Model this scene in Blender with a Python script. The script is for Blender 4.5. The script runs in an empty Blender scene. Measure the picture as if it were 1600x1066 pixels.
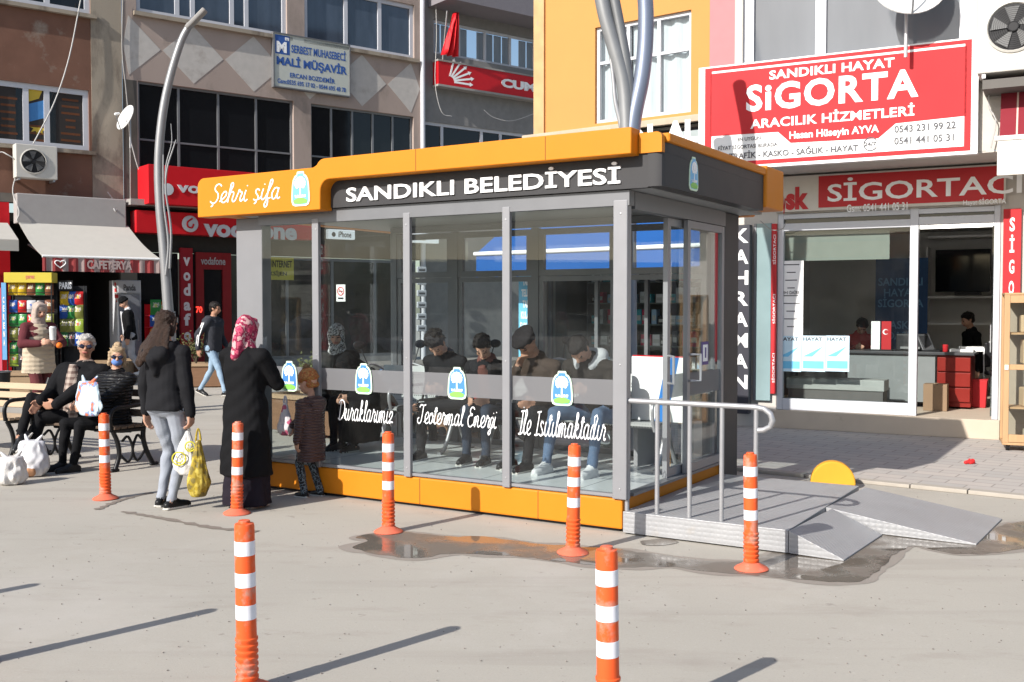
import bpy, bmesh, math, random
import numpy as np
from mathutils import Vector, Matrix, Euler
from mathutils.bvhtree import BVHTree
from mathutils.noise import noise as pnoise

scene = bpy.context.scene
COL = scene.collection
R = math.radians

# ---------------------------------------------------------------- camera, sky, sun, exposure
F_PX, CAM_H = 1620.0, 1.68
PITCH = math.atan(54 / F_PX)
cam_d = bpy.data.cameras.new("camera")
cam_d.sensor_width = 36.0
cam_d.lens = 36.0 * F_PX / 1600
cam_d.clip_start, cam_d.clip_end = 0.05, 2000
cam = bpy.data.objects.new("camera", cam_d)
cam.location = (0, 0, CAM_H)
cam.rotation_euler = (R(90) - PITCH, 0, 0)
COL.objects.link(cam)
scene.camera = cam

SUN_EL, SUN_AZ = 31.0, 46.0          # elevation; heading in which the shadows run (degrees from +x)
world = bpy.data.worlds.new("World")
scene.world = world
world.use_nodes = True
wn = world.node_tree
sky = wn.nodes.new("ShaderNodeTexSky")
sky.sky_type = 'NISHITA'
sky.sun_disc = False
sky.sun_elevation = R(SUN_EL)
sun_dir = Vector((-math.cos(R(SUN_AZ)), -math.sin(R(SUN_AZ)), math.tan(R(SUN_EL)))).normalized()
sky.sun_rotation = math.atan2(sun_dir.x, sun_dir.y)
sky.air_density, sky.dust_density = 1.0, 1.2
bg = wn.nodes["Background"]
bg.inputs[1].default_value = 0.115
wn.links.new(sky.outputs[0], bg.inputs[0])
sun_d = bpy.data.lights.new("sun", 'SUN')
sun_d.energy = 4.6
sun_d.angle = R(0.5)
sun_d.color = (1.0, 0.955, 0.89)
sun = bpy.data.objects.new("sun", sun_d)
sun.rotation_euler = sun_dir.to_track_quat('Z', 'Y').to_euler()
sun.location = (-20, -20, 30)
COL.objects.link(sun)
scene.view_settings.view_transform = 'Standard'
scene.view_settings.look = 'None'
scene.view_settings.gamma = 1
scene.view_settings.exposure = 0.6
# ---------------------------------------------------------------- pixel -> place helpers (photo is 1600 x 1066)
def ray(u, v):
    a = (u - 800) / F_PX
    b = -(v - 533) / F_PX
    return (a, math.cos(PITCH) + b * math.sin(PITCH), -math.sin(PITCH) + b * math.cos(PITCH))
def ground(u, v, z=0.0):
    r = ray(u, v)
    t = (z - CAM_H) / r[2]
    return Vector((r[0] * t, r[1] * t, z))
class Frame:                                   # x runs right along a front, y goes in, z up
    def __init__(s, o, d):
        n = math.hypot(d[0], d[1])
        s.o = Vector((o[0], o[1], 0)); s.x = Vector((d[0] / n, d[1] / n, 0)); s.y = Vector((-s.x.y, s.x.x, 0))
        s.rz = math.atan2(s.x.y, s.x.x)
    def shift(s, dx, dy=0): return Frame(s.o + s.x * dx + s.y * dy, s.x)
    def px(s, u, v, off=0.0):
        r = Vector(ray(u, v)); o = s.o + s.y * off
        t = o.dot(s.y) / Vector((r.x, r.y, 0)).dot(s.y)
        p = r * t
        return ((p - s.o).dot(s.x), CAM_H + p.z)
    def side(s, u, v, xx=0.0):
        r = Vector(ray(u, v)); o = s.o + s.x * xx
        t = o.dot(s.x) / Vector((r.x, r.y, 0)).dot(s.x)
        p = r * t
        return ((p - s.o).dot(s.y), CAM_H + p.z)
    def rect(s, u0, v0, u1, v1, off=0.0):      # x0, x1, z0, z1
        a = s.px(u0, v0, off); b = s.px(u1, v1, off); c = s.px(u0, v1, off); d = s.px(u1, v0, off)
        return ((a[0] + c[0]) / 2, (b[0] + d[0]) / 2, min(b[1], c[1]), max(a[1], d[1]))
    def gl(s, u, v, z=0.0):
        p = ground(u, v, z) - s.o
        return (p.dot(s.x), p.dot(s.y))
    def w(s, x, y, z=0.0): return s.o + s.x * x + s.y * y + Vector((0, 0, z))

# ---------------------------------------------------------------- materials
MATS = {}
def nodes_of(m): return m.node_tree.nodes, m.node_tree.links
def mat(name, col=(.5, .5, .5), rough=.6, metal=0.0, var=.12, scale=6.0, bump=0.0, bscale=60.0, spec=.2, detail=5, dirt=None, stretch=(1, 1, 1), vary=False):
    if name in MATS: return MATS[name]
    m = bpy.data.materials.new(name); m.use_nodes = True
    N, L = nodes_of(m); P = N["Principled BSDF"]
    P.inputs["Metallic"].default_value = metal
    P.inputs["Specular IOR Level"].default_value = spec
    tc = N.new("ShaderNodeTexCoord"); mp = N.new("ShaderNodeMapping"); mp.inputs["Scale"].default_value = stretch
    L.new(tc.outputs["Object"], mp.inputs[0])
    if vary:                                    # each copy wears its own stains
        oi = N.new("ShaderNodeObjectInfo"); mu = N.new("ShaderNodeMath"); mu.operation = 'MULTIPLY'; mu.inputs[1].default_value = 60; L.new(oi.outputs["Random"], mu.inputs[0]); L.new(mu.outputs[0], mp.inputs["Location"])
    nz = N.new("ShaderNodeTexNoise"); nz.inputs["Scale"].default_value = scale; nz.inputs["Detail"].default_value = detail
    L.new(mp.outputs[0], nz.inputs["Vector"])
    mx = N.new("ShaderNodeMix"); mx.data_type = 'RGBA'
    mx.inputs[6].default_value = (*[max(0, c * (1 - var)) for c in col], 1)
    mx.inputs[7].default_value = (*[min(1, c * (1 + var)) for c in col], 1)
    L.new(nz.outputs[0], mx.inputs[0])
    out = mx.outputs[2]
    if dirt:                                    # (colour, amount 0..1, scale)
        n2 = N.new("ShaderNodeTexNoise"); n2.inputs["Scale"].default_value = dirt[2]; n2.inputs["Detail"].default_value = 8; n2.inputs["Roughness"].default_value = .65
        L.new(mp.outputs[0], n2.inputs["Vector"])
        rp = N.new("ShaderNodeValToRGB"); rp.color_ramp.elements[0].position = 1 - dirt[1] - .06; rp.color_ramp.elements[1].position = 1 - dirt[1] + .1
        L.new(n2.outputs[0], rp.inputs[0])
        m2 = N.new("ShaderNodeMix"); m2.data_type = 'RGBA'; m2.inputs[7].default_value = (*dirt[0], 1)
        L.new(rp.outputs[0], m2.inputs[0]); L.new(out, m2.inputs[6]); out = m2.outputs[2]
    L.new(out, P.inputs["Base Color"])
    mr = N.new("ShaderNodeMapRange"); mr.inputs[3].default_value = max(.02, rough - .08); mr.inputs[4].default_value = min(1, rough + .08)
    L.new(nz.outputs[0], mr.inputs[0]); L.new(mr.outputs[0], P.inputs["Roughness"])
    if bump:
        b = N.new("ShaderNodeBump"); b.inputs["Strength"].default_value = bump; b.inputs["Distance"].default_value = .01
        n3 = N.new("ShaderNodeTexNoise"); n3.inputs["Scale"].default_value = bscale; n3.inputs["Detail"].default_value = 4
        L.new(mp.outputs[0], n3.inputs["Vector"]); L.new(n3.outputs[0], b.inputs["Height"]); L.new(b.outputs[0], P.inputs["Normal"])
    MATS[name] = m
    return m
def glass(name, tint=(.9, .95, .95), refl=1.0):
    if name in MATS: return MATS[name]
    m = bpy.data.materials.new(name); m.use_nodes = True
    N, L = nodes_of(m); N.remove(N["Principled BSDF"])
    tr = N.new("ShaderNodeBsdfTransparent"); tr.inputs[0].default_value = (*tint, 1)
    gl = N.new("ShaderNodeBsdfGlossy"); gl.inputs["Roughness"].default_value = 0.0
    lw = N.new("ShaderNodeFresnel"); ge = N.new("ShaderNodeNewGeometry")
    ior = N.new("ShaderNodeMapRange"); ior.inputs[3].default_value = 1.5; ior.inputs[4].default_value = 1 / 1.5   # a thin sheet reflects alike from both sides
    L.new(ge.outputs["Backfacing"], ior.inputs[0]); L.new(ior.outputs[0], lw.inputs[0])
    mu = N.new("ShaderNodeMath"); mu.operation = 'MULTIPLY'; mu.inputs[1].default_value = refl
    L.new(lw.outputs[0], mu.inputs[0])
    mx = N.new("ShaderNodeMixShader")
    L.new(mu.outputs[0], mx.inputs[0]); L.new(tr.outputs[0], mx.inputs[1]); L.new(gl.outputs[0], mx.inputs[2])
    df = N.new("ShaderNodeBsdfDiffuse"); df.inputs[0].default_value = (.5, .48, .45, 1)     # thin dust and smears on the pane
    tc = N.new("ShaderNodeTexCoord"); nz = N.new("ShaderNodeTexNoise"); nz.inputs["Scale"].default_value = 2.2; nz.inputs["Detail"].default_value = 7; nz.inputs["Roughness"].default_value = .65; L.new(tc.outputs["Object"], nz.inputs["Vector"])
    mr = N.new("ShaderNodeMapRange"); mr.inputs[1].default_value = .42; mr.inputs[2].default_value = .75; mr.inputs[3].default_value = .004; mr.inputs[4].default_value = .022; L.new(nz.outputs[0], mr.inputs[0])
    m2 = N.new("ShaderNodeMixShader"); L.new(mr.outputs[0], m2.inputs[0]); L.new(mx.outputs[0], m2.inputs[1]); L.new(df.outputs[0], m2.inputs[2])
    L.new(m2.outputs[0], N["Material Output"].inputs[0])
    MATS[name] = m
    return m
def stripes(name, c1, c2, freq, axis=0, duty=.5, rough=.6, coord="Object"):
    if name in MATS: return MATS[name]
    m = mat(name, c1, rough, var=.05); N, L = nodes_of(m); P = N["Principled BSDF"]
    tc = N.new("ShaderNodeTexCoord"); sp = N.new("ShaderNodeSeparateXYZ"); L.new(tc.outputs[coord], sp.inputs[0])
    a = N.new("ShaderNodeMath"); a.operation = 'MULTIPLY'; a.inputs[1].default_value = freq; L.new(sp.outputs[axis], a.inputs[0])
    fr = N.new("ShaderNodeMath"); fr.operation = 'FRACT'; L.new(a.outputs[0], fr.inputs[0])
    gt = N.new("ShaderNodeMath"); gt.operation = 'GREATER_THAN'; gt.inputs[1].default_value = duty; L.new(fr.outputs[0], gt.inputs[0])
    mx = N.new("ShaderNodeMix"); mx.data_type = 'RGBA'; mx.inputs[6].default_value = (*c1, 1); mx.inputs[7].default_value = (*c2, 1)
    L.new(gt.outputs[0], mx.inputs[0]); L.new(mx.outputs[2], P.inputs["Base Color"])
    return m
def patches(name, cols, scale=30, rough=.8, kind='noise', stretch=(1, 1, 1)):   # printed cloth, packets: colour patches of a pattern
    if name in MATS: return MATS[name]
    m = mat(name, cols[0], rough, var=.05); N, L = nodes_of(m); P = N["Principled BSDF"]
    tc = N.new("ShaderNodeTexCoord"); mp = N.new("ShaderNodeMapping"); mp.inputs["Scale"].default_value = stretch; L.new(tc.outputs["Object"], mp.inputs[0])
    if kind == 'noise':
        t = N.new("ShaderNodeTexNoise"); t.inputs["Detail"].default_value = 2; o = t.outputs[0]
    else:
        t = N.new("ShaderNodeTexVoronoi"); o = t.outputs["Distance"]
    t.inputs["Scale"].default_value = scale; L.new(mp.outputs[0], t.inputs["Vector"])
    rp = N.new("ShaderNodeValToRGB"); rp.color_ramp.interpolation = 'CONSTANT'; L.new(o, rp.inputs[0])
    e = rp.color_ramp.elements
    lo, hi = (.36, .64) if kind == 'noise' else (.1, .6)
    e[0].position = 0; e[0].color = (*cols[0], 1)
    e[1].position = lo; e[1].color = (*cols[1], 1)
    for i, c in enumerate(cols[2:]):
        k = e.new(lo + (hi - lo) * (i + 1) / max(1, len(cols) - 1)); k.color = (*c, 1)
    L.new(rp.outputs[0], P.inputs["Base Color"])
    return m
def wave_bump(m, scale, strength, axis='Z', dist=.02):
    N, L = nodes_of(m); P = N["Principled BSDF"]
    tc = N.new("ShaderNodeTexCoord"); w = N.new("ShaderNodeTexWave"); w.bands_direction = axis; w.wave_profile = 'SIN'
    w.inputs["Scale"].default_value = scale; w.inputs["Distortion"].default_value = 1.6; w.inputs["Detail"].default_value = 2; w.inputs["Detail Scale"].default_value = 1.5
    L.new(tc.outputs["Object"], w.inputs[0])
    b = N.new("ShaderNodeBump"); b.inputs["Strength"].default_value = strength; b.inputs["Distance"].default_value = dist
    L.new(w.outputs[1], b.inputs["Height"]); L.new(b.outputs[0], P.inputs["Normal"])
    return m
def emit(name, col, s):
    if name in MATS: return MATS[name]
    m = bpy.data.materials.new(name); m.use_nodes = True
    P = m.node_tree.nodes["Principled BSDF"]; P.inputs["Base Color"].default_value = (*col, 1)
    P.inputs["Emission Color"].default_value = (*col, 1); P.inputs["Emission Strength"].default_value = s
    MATS[name] = m
    return m

# ---------------------------------------------------------------- mesh builder
class MB:
    def __init__(s): s.bm = bmesh.new(); s.mi = 0
    def m(s, i): s.mi = i; return s
    def face(s, pts):
        try:
            f = s.bm.faces.new([s.bm.verts.new(p) for p in pts]); f.material_index = s.mi; return f
        except ValueError: return None
    def box(s, x0, x1, y0, y1, z0, z1):
        v = [s.bm.verts.new(p) for p in ((x0, y0, z0), (x1, y0, z0), (x1, y1, z0), (x0, y1, z0), (x0, y0, z1), (x1, y0, z1), (x1, y1, z1), (x0, y1, z1))]
        for q in ((3, 2, 1, 0), (4, 5, 6, 7), (0, 1, 5, 4), (1, 2, 6, 5), (2, 3, 7, 6), (3, 0, 4, 7)):
            f = s.bm.faces.new([v[i] for i in q]); f.material_index = s.mi
        return s
    def xbox(s, M, sx, sy, sz):                 # box of given size centred on matrix M
        v = [s.bm.verts.new(M @ Vector((a * sx / 2, b * sy / 2, c * sz / 2))) for c in (-1, 1) for a, b in ((-1, -1), (1, -1), (1, 1), (-1, 1))]
        for q in ((3, 2, 1, 0), (4, 5, 6, 7), (0, 1, 5, 4), (1, 2, 6, 5), (2, 3, 7, 6), (3, 0, 4, 7)):
            f = s.bm.faces.new([v[i] for i in q]); f.material_index = s.mi
        return s
    def bar(s, p, q, w, h, up=(0, 0, 1)):
        p, q = Vector(p), Vector(q); d = (q - p); L = d.length; d.normalize()
        u = Vector(up)
        if abs(u.dot(d)) > .98: u = Vector((0, 1, 0))
        sx = d.cross(u).normalized(); uz = sx.cross(d).normalized()
        M = Matrix((( sx.x, d.x, uz.x, 0), (sx.y, d.y, uz.y, 0), (sx.z, d.z, uz.z, 0), (0, 0, 0, 1)))
        M.translation = (p + q) / 2
        return s.xbox(M, w, L, h)
    def tube(s, pts, r, n=8, closed=False, flat=1.0):
        pts = [Vector(p) for p in pts]; k = len(pts)
        rs = r if isinstance(r, (list, tuple)) else [r] * k
        ref = None; rings = []
        for i, p in enumerate(pts):
            a = pts[(i - 1) % k] if (i > 0 or closed) else p
            b = pts[(i + 1) % k] if (i < k - 1 or closed) else p
            d = (b - a).normalized()
            if ref is None:
                ref = Vector((0, 0, 1)) if abs(d.z) < .9 else Vector((0, 1, 0))
            x = d.cross(ref).normalized(); y = x.cross(d).normalized(); ref = y
            rings.append([s.bm.verts.new(p + x * math.cos(t) * rs[i] + y * math.sin(t) * rs[i] * flat) for t in [2 * math.pi * j / n for j in range(n)]])
        m = k if closed else k - 1
        for i in range(m):
            A, B = rings[i], rings[(i + 1) % k]
            for j in range(n):
                f = s.bm.faces.new((A[j], A[(j + 1) % n], B[(j + 1) % n], B[j])); f.material_index = s.mi
        if not closed:
            f = s.bm.faces.new(rings[0][::-1]); f.material_index = s.mi
            f = s.bm.faces.new(rings[-1]); f.material_index = s.mi
        return s
    def lathe(s, prof, n=24, c=(0, 0, 0), M=None, caps=True):
        c = Vector(c); rings = []
        for r, z in prof:
            ring = []
            for j in range(n):
                t = 2 * math.pi * j / n
                p = Vector((max(r, 1e-4) * math.cos(t), max(r, 1e-4) * math.sin(t), z))
                if M: p = M @ p
                ring.append(s.bm.verts.new(p + c))
            rings.append(ring)
        for A, B in zip(rings, rings[1:]):
            for j in range(n):
                f = s.bm.faces.new((A[j], A[(j + 1) % n], B[(j + 1) % n], B[j])); f.material_index = s.mi
        if not caps: return s
        f = s.bm.faces.new(rings[0][::-1]); f.material_index = s.mi
        f = s.bm.faces.new(rings[-1]); f.material_index = s.mi
        return s
    def loft(s, rings):
        vr = [[s.bm.verts.new(p) for p in r] for r in rings]; n = len(vr[0])
        for A, B in zip(vr, vr[1:]):
            for j in range(n):
                f = s.bm.faces.new((A[j], A[(j + 1) % n], B[(j + 1) % n], B[j])); f.material_index = s.mi
        f = s.bm.faces.new(vr[0][::-1]); f.material_index = s.mi
        f = s.bm.faces.new(vr[-1]); f.material_index = s.mi
        return s
    def prism(s, out, y0, y1):                  # outline (x, z), extruded along y
        return s.loft2([(x, y0, z) for x, z in out], [(x, y1, z) for x, z in out])
    def loft2(s, A, B):
        a = [s.bm.verts.new(p) for p in A]; b = [s.bm.verts.new(p) for p in B]; n = len(a)
        for j in range(n):
            f = s.bm.faces.new((a[j], a[(j + 1) % n], b[(j + 1) % n], b[j])); f.material_index = s.mi
        f = s.bm.faces.new(a[::-1]); f.material_index = s.mi
        f = s.bm.faces.new(b); f.material_index = s.mi
        return s
    def ell(s, c, r, M=None, n=14):
        T = Matrix.Translation(c) @ (M.to_4x4() if M else Matrix()) @ Matrix.Diagonal((*r, 1))
        ret = bmesh.ops.create_uvsphere(s.bm, u_segments=n, v_segments=max(6, n * 2 // 3), radius=1, matrix=T)
        for v in ret['verts']:
            for f in v.link_faces: f.material_index = s.mi
        return s
    def cap(s, p, q, r1, r2, n=12, flat=1.0, ref=None):   # tapered rounded limb
        p, q = Vector(p), Vector(q); d = q - p; L = d.length; d = d / max(L, 1e-6)
        ref = Vector(ref) if ref else (Vector((0, 1, 0)) if abs(d.y) < .8 else Vector((1, 0, 0)))
        x = d.cross(ref).normalized(); y = x.cross(d)
        rings = []
        def ring(c, r):
            r = max(r, 1e-4); rings.append([c + x * math.cos(t) * r + y * math.sin(t) * r * flat for t in [2 * math.pi * j / n for j in range(n)]])
        for a in (-85, -60, -30, 0): ring(p + d * r1 * math.sin(R(a)), r1 * math.cos(R(a)))
        for a in (0, 30, 60, 85): ring(q + d * r2 * math.sin(R(a)), r2 * math.cos(R(a)))
        return s.loft(rings)
    def build(s, name, mats, parent=None, smooth=None, bevel=0.0, loc=None, rz=0.0):
        bmesh.ops.recalc_face_normals(s.bm, faces=s.bm.faces[:])
        me = bpy.data.meshes.new(name); s.bm.to_mesh(me); s.bm.free()
        return link(name, me, mats, parent, smooth, bevel, loc, rz)
def link(name, me, mats, parent=None, smooth=None, bevel=0.0, loc=None, rz=0.0):
    for mm in (mats if isinstance(mats, (list, tuple)) else [mats]): me.materials.append(mm)
    if smooth is not None:
        me.polygons.foreach_set('use_smooth', [True] * len(me.polygons))
        me.set_sharp_from_angle(angle=R(smooth))
    o = bpy.data.objects.new(name, me); COL.objects.link(o)
    if parent: o.parent = parent
    if loc is not None: o.location = loc
    o.rotation_euler.z = rz
    if bevel:
        b = o.modifiers.new("edge", 'BEVEL'); b.width = bevel; b.segments = 2; b.limit_method = 'ANGLE'; b.angle_limit = R(40)
    return o
def thing(name, label, cat, loc=(0, 0, 0), rz=0.0, group=None, scale=1.0):
    o = bpy.data.objects.new(name, None); COL.objects.link(o); o.empty_display_size = .2
    o.location = loc; o.rotation_euler.z = rz; o.scale = (scale,) * 3
    return tag(o, label, cat, group)
def tag(o, label, cat, group=None):
    o["label"] = label; o["category"] = cat
    if group: o["group"] = group
    return o
def kind(o, k): o["kind"] = k; return o
def copy_thing(root, loc, rz=None, label=None):
    c = root.copy(); COL.objects.link(c); c.location = loc
    if rz is not None: c.rotation_euler.z = rz
    if label: c["label"] = label
    for ch in root.children:
        k = ch.copy(); COL.objects.link(k); k.parent = c
        for g in ch.children:
            d = g.copy(); COL.objects.link(d); d.parent = k
    return c
def fit(me, x0, x1, z0, z1, y, M=None):
    n = len(me.vertices); co = np.empty(n * 3, 'f'); me.vertices.foreach_get('co', co); co = co.reshape(-1, 3)
    lo, hi = co.min(0), co.max(0)
    sx = (x1 - x0) / max(hi[0] - lo[0], 1e-6); sz = (z1 - z0) / max(hi[1] - lo[1], 1e-6)
    new = np.stack([x0 + (co[:, 0] - lo[0]) * sx, y - (co[:, 2] - lo[2]), z0 + (co[:, 1] - lo[1]) * sz], 1)
    if M is not None:
        Mn = np.array(M); new = new @ Mn[:3, :3].T + Mn[:3, 3]
    me.vertices.foreach_set('co', new.astype('f').ravel()); me.update()
def text(parent, s, x0, x1, z0, z1, y, m, weight=0.0, shear=0.0, ext=.004, name="lettering", M=None, align='LEFT', space=1.0, line=1.0):
    cu = bpy.data.curves.new("t", 'FONT'); cu.body = s; cu.size = 1; cu.offset = weight; cu.shear = shear; cu.extrude = ext / 2
    cu.resolution_u = 3; cu.align_x = align; cu.space_character = space; cu.space_line = line
    ob = bpy.data.objects.new("t", cu)
    me = bpy.data.meshes.new_from_object(ob); me.name = name
    bpy.data.objects.remove(ob); bpy.data.curves.remove(cu)
    fit(me, x0, x1, z0, z1, y, M)
    me.materials.clear()
    return link(name, me, m, parent)
# joined-up brush lettering: strokes per letter, x-height 1
HAND = {
 'e': (.7, [[(0, .12), (.34, .38), (.58, .72), (.48, 1), (.24, .9), (.12, .4), (.34, .02), (.7, .15)]]),
 'h': (.9, [[(0, .12), (.32, 1.2), (.42, 1.95), (.3, 2.1), (.2, 1.5), (.16, 0)], [(.17, .4), (.42, .95), (.6, .85), (.58, .25), (.7, .03), (.9, .15)]]),
 'r': (.72, [[(0, .12), (.2, .85), (.26, 1.1), (.34, .88), (.52, .86), (.47, .3), (.56, .03), (.72, .15)]]),
 'i': (.5, [[(0, .14), (.15, .34)], [(.2, 1), (.14, .3), (.28, .02), (.5, .16)], [(.24, 1.5), (.27, 1.6)]]),
 'ı': (.52, [[(0, .14), (.15, .34)], [(.2, 1), (.14, .3), (.28, .02), (.52, .16)]]),
 's': (.66, [[(.52, .84), (.34, 1), (.14, .80), (.32, .52), (.50, .26), (.32, 0), (.04, .12)], [(.42, .08), (.66, .12)]]),
 'f': (.55, [[(0, .12), (.34, 1.1), (.46, 1.9), (.36, 2.1), (.25, 1.6), (.18, 0), (.1, -.85), (.24, -.9), (.34, -.3), (.3, .06), (.55, .15)]]),
 'a': (.9, [[(.62, .84), (.4, 1), (.13, .72), (.1, .25), (.3, .01), (.54, .35), (.64, .95)], [(.63, .98), (.6, .3), (.7, .03), (.9, .15)]]),
 'u': (.9, [[(0, .12), (.16, .98), (.12, .3), (.3, .02), (.56, .4), (.64, .98)], [(.62, .9), (.60, .3), (.7, .03), (.9, .15)]]),
 'k': (.8, [[(0, .12), (.32, 1.3), (.4, 1.95), (.28, 2.1), (.2, 1.5), (.16, 0)], [(.18, .4), (.48, .98), (.5, .7), (.22, .5), (.48, .06), (.62, .03), (.8, .15)]]),
 'l': (.48, [[(0, .12), (.3, 1.2), (.38, 1.95), (.26, 2.1), (.18, 1.4), (.16, .3), (.3, .03), (.48, .15)]]),
 'm': (1.2, [[(0, .12), (.2, .9), (.15, 0)], [(.16, .4), (.4, .97), (.52, .8), (.48, 0)], [(.49, .4), (.74, .97), (.88, .8), (.86, .25), (.98, .03), (1.2, .15)]]),
 'n': (.88, [[(0, .12), (.2, .9), (.15, 0)], [(.16, .4), (.42, .97), (.56, .8), (.54, .25), (.66, .03), (.88, .15)]]),
 'z': (.7, [[(0, .5), (.2, .95), (.48, .9), (.3, .4), (.06, .05), (.36, .12), (.7, .1)]]),
 'o': (.66, [[(.42, .95), (.16, .85), (.08, .3), (.26, .02), (.5, .3), (.5, .8), (.36, .97), (.42, .75), (.66, .7)]]),
 't': (.5, [[(0, .12), (.28, 1.1), (.32, 1.7), (.2, .7), (.18, .2), (.3, .03), (.5, .15)], [(.04, 1.2), (.5, 1.26)]]),
 'j': (.45, [[(0, .12), (.26, .95), (.2, 0), (.06, -.8), (-.1, -.7), (.1, -.2), (.45, .15)], [(.32, 1.38), (.35, 1.45)]]),
 'd': (.86, [[(.52, .84), (.38, 1), (.14, .72), (.1, .2), (.26, .02), (.46, .4), (.62, 2.0), (.54, .6), (.6, .05), (.86, .15)]]),
 'S': (1.0, [[(.95, 1.75), (.7, 2.05), (.35, 1.85), (.35, 1.3), (.7, .85), (.7, .25), (.35, 0), (.02, .2)]]),
 'D': (1.15, [[(.32, 1.8), (.28, 1), (.22, .05)], [(0, .15), (.3, 0), (.8, .3), (1.02, 1.2), (.72, 1.9), (.2, 1.95), (-.08, 1.6)]]),
 'J': (1.0, [[(.1, 1.6), (.3, 1.95), (.65, 1.85), (1, 2)], [(.66, 1.85), (.6, .6), (.4, 0), (.1, .05), (0, .35), (.2, .5)]]),
 'E': (.95, [[(.85, 1.75), (.6, 2.02), (.28, 1.8), (.32, 1.25), (.62, 1.1), (.2, .95), (.1, .35), (.38, 0), (.9, .25)]]),
 'I': (.6, [[(.4, 1.95), (.36, 1), (.24, .02)], [(.12, 1.9), (.4, 1.95), (.66, 2)], [(0, .04), (.24, .02), (.55, .12)]]),
 ' ': (.55, []), }
CED = [(.3, .0), (.36, -.22), (.2, -.42)]
def script_text(parent, s, x0, x1, z0, z1, y, m, r=.07, name="lettering", shear=.22):
    cu = bpy.data.curves.new("s", 'CURVE'); cu.dimensions = '3D'; cu.bevel_depth = r; cu.bevel_resolution = 1; cu.resolution_u = 3; cu.use_fill_caps = True
    x = 0.0
    for ch in s:
        base = {'Ş': 'S', 'ş': 's', 'İ': 'I'}.get(ch, ch)
        adv, st = HAND[base]
        st = [list(q) for q in st]
        if ch in 'Şş': st.append(CED)
        if ch == 'İ': st.append([(.42, 2.3), (.45, 2.36)])
        for q in st:
            sp = cu.splines.new('BEZIER'); sp.bezier_points.add(len(q) - 1)
            for k, (a, b) in enumerate(q):
                bp = sp.bezier_points[k]; b = 1 + (b - 1) * .68 if b > 1 else (b * .7 if b < 0 else b); bp.co = (x + a + shear * b, b, 0); bp.handle_left_type = bp.handle_right_type = 'AUTO'
        x += adv
    ob = bpy.data.objects.new("s", cu); COL.objects.link(ob)
    dg = bpy.context.evaluated_depsgraph_get()
    me = bpy.data.meshes.new_from_object(ob.evaluated_get(dg)); me.name = name
    bpy.data.objects.remove(ob); bpy.data.curves.remove(cu)
    n = len(me.vertices); co = np.empty(n * 3, 'f'); me.vertices.foreach_get('co', co); co = co.reshape(-1, 3); co[:, 2] *= .35 * (z1 - z0) / 3; me.vertices.foreach_set('co', co.ravel())
    fit(me, x0, x1, z0, z1, y)
    me.materials.clear()
    return link(name, me, m, parent, smooth=60)
def wall_open(mb, x0, x1, z0, z1, holes, y=0.0, depth=.18):      # front sheet with window holes and their reveals
    xs = sorted({x0, x1, *[h[0] for h in holes], *[h[1] for h in holes]}); zs = sorted({z0, z1, *[h[2] for h in holes], *[h[3] for h in holes]})
    xs = [a for a in xs if x0 <= a <= x1]; zs = [a for a in zs if z0 <= a <= z1]
    for a, b in zip(xs, xs[1:]):
        for c, d in zip(zs, zs[1:]):
            cx, cz = (a + b) / 2, (c + d) / 2
            if any(h[0] < cx < h[1] and h[2] < cz < h[3] for h in holes): continue
            mb.face([(a, y, c), (b, y, c), (b, y, d), (a, y, d)])
    for h in holes:
        a, b, c, d = h[0], h[1], max(h[2], z0), min(h[3], z1)
        mb.face([(a, y, c), (a, y + depth, c), (b, y + depth, c), (b, y, c)]); mb.face([(a, y, d), (b, y, d), (b, y + depth, d), (a, y + depth, d)])
        mb.face([(a, y, c), (a, y, d), (a, y + depth, d), (a, y + depth, c)]); mb.face([(b, y, c), (b, y + depth, c), (b, y + depth, d), (b, y, d)])
    return mb
def window(parent, x0, x1, z0, z1, y, fm, gm, vs=(), hs=(), fw=.06, fd=.07, name="window"):   # vs, hs: fractions for mullions
    mb = MB(); e = .002
    mb.box(x0, x1, y, y + fd, z1 - fw, z1).box(x0, x1, y, y + fd, z0, z0 + fw)
    mb.box(x0, x0 + fw, y + e, y + fd - e, z0 + fw, z1 - fw).box(x1 - fw, x1, y + e, y + fd - e, z0 + fw, z1 - fw)
    for v in vs:
        c = x0 + (x1 - x0) * v; mb.box(c - fw * .5, c + fw * .5, y + 2 * e, y + fd - 2 * e, z0 + fw, z1 - fw)
    for h in hs:
        c = z0 + (z1 - z0) * h; mb.box(x0 + fw, x1 - fw, y + 3 * e, y + fd - 3 * e, c - fw * .4, c + fw * .4)
    w = mb.build(name, fm, parent)
    p = MB(); p.face([(x0 + .01, y + fd * .6, z0 + .01), (x1 - .01, y + fd * .6, z0 + .01), (x1 - .01, y + fd * .6, z1 - .01), (x0 + .01, y + fd * .6, z1 - .01)])
    p.build("pane", gm, w)
    return w
def panel(parent, name, m, x0, x1, y0, y1, z0, z1, bevel=0.0):
    return MB().box(x0, x1, y0, y1, z0, z1).build(name, m, parent, bevel=bevel)
def smooth_path(pts, k=6):                      # Catmull-Rom
    P = [Vector(p) for p in pts]; P = [P[0] * 2 - P[1]] + P + [P[-1] * 2 - P[-2]]; out = []
    for i in range(1, len(P) - 2):
        for j in range(k):
            t = j / k; a, b, c, d = P[i - 1], P[i], P[i + 1], P[i + 2]
            out.append(.5 * ((2 * b) + (c - a) * t + (2 * a - 5 * b + 4 * c - d) * t * t + (3 * b - 3 * c + d - a) * t ** 3))
    out.append(P[-2]); return out
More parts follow.
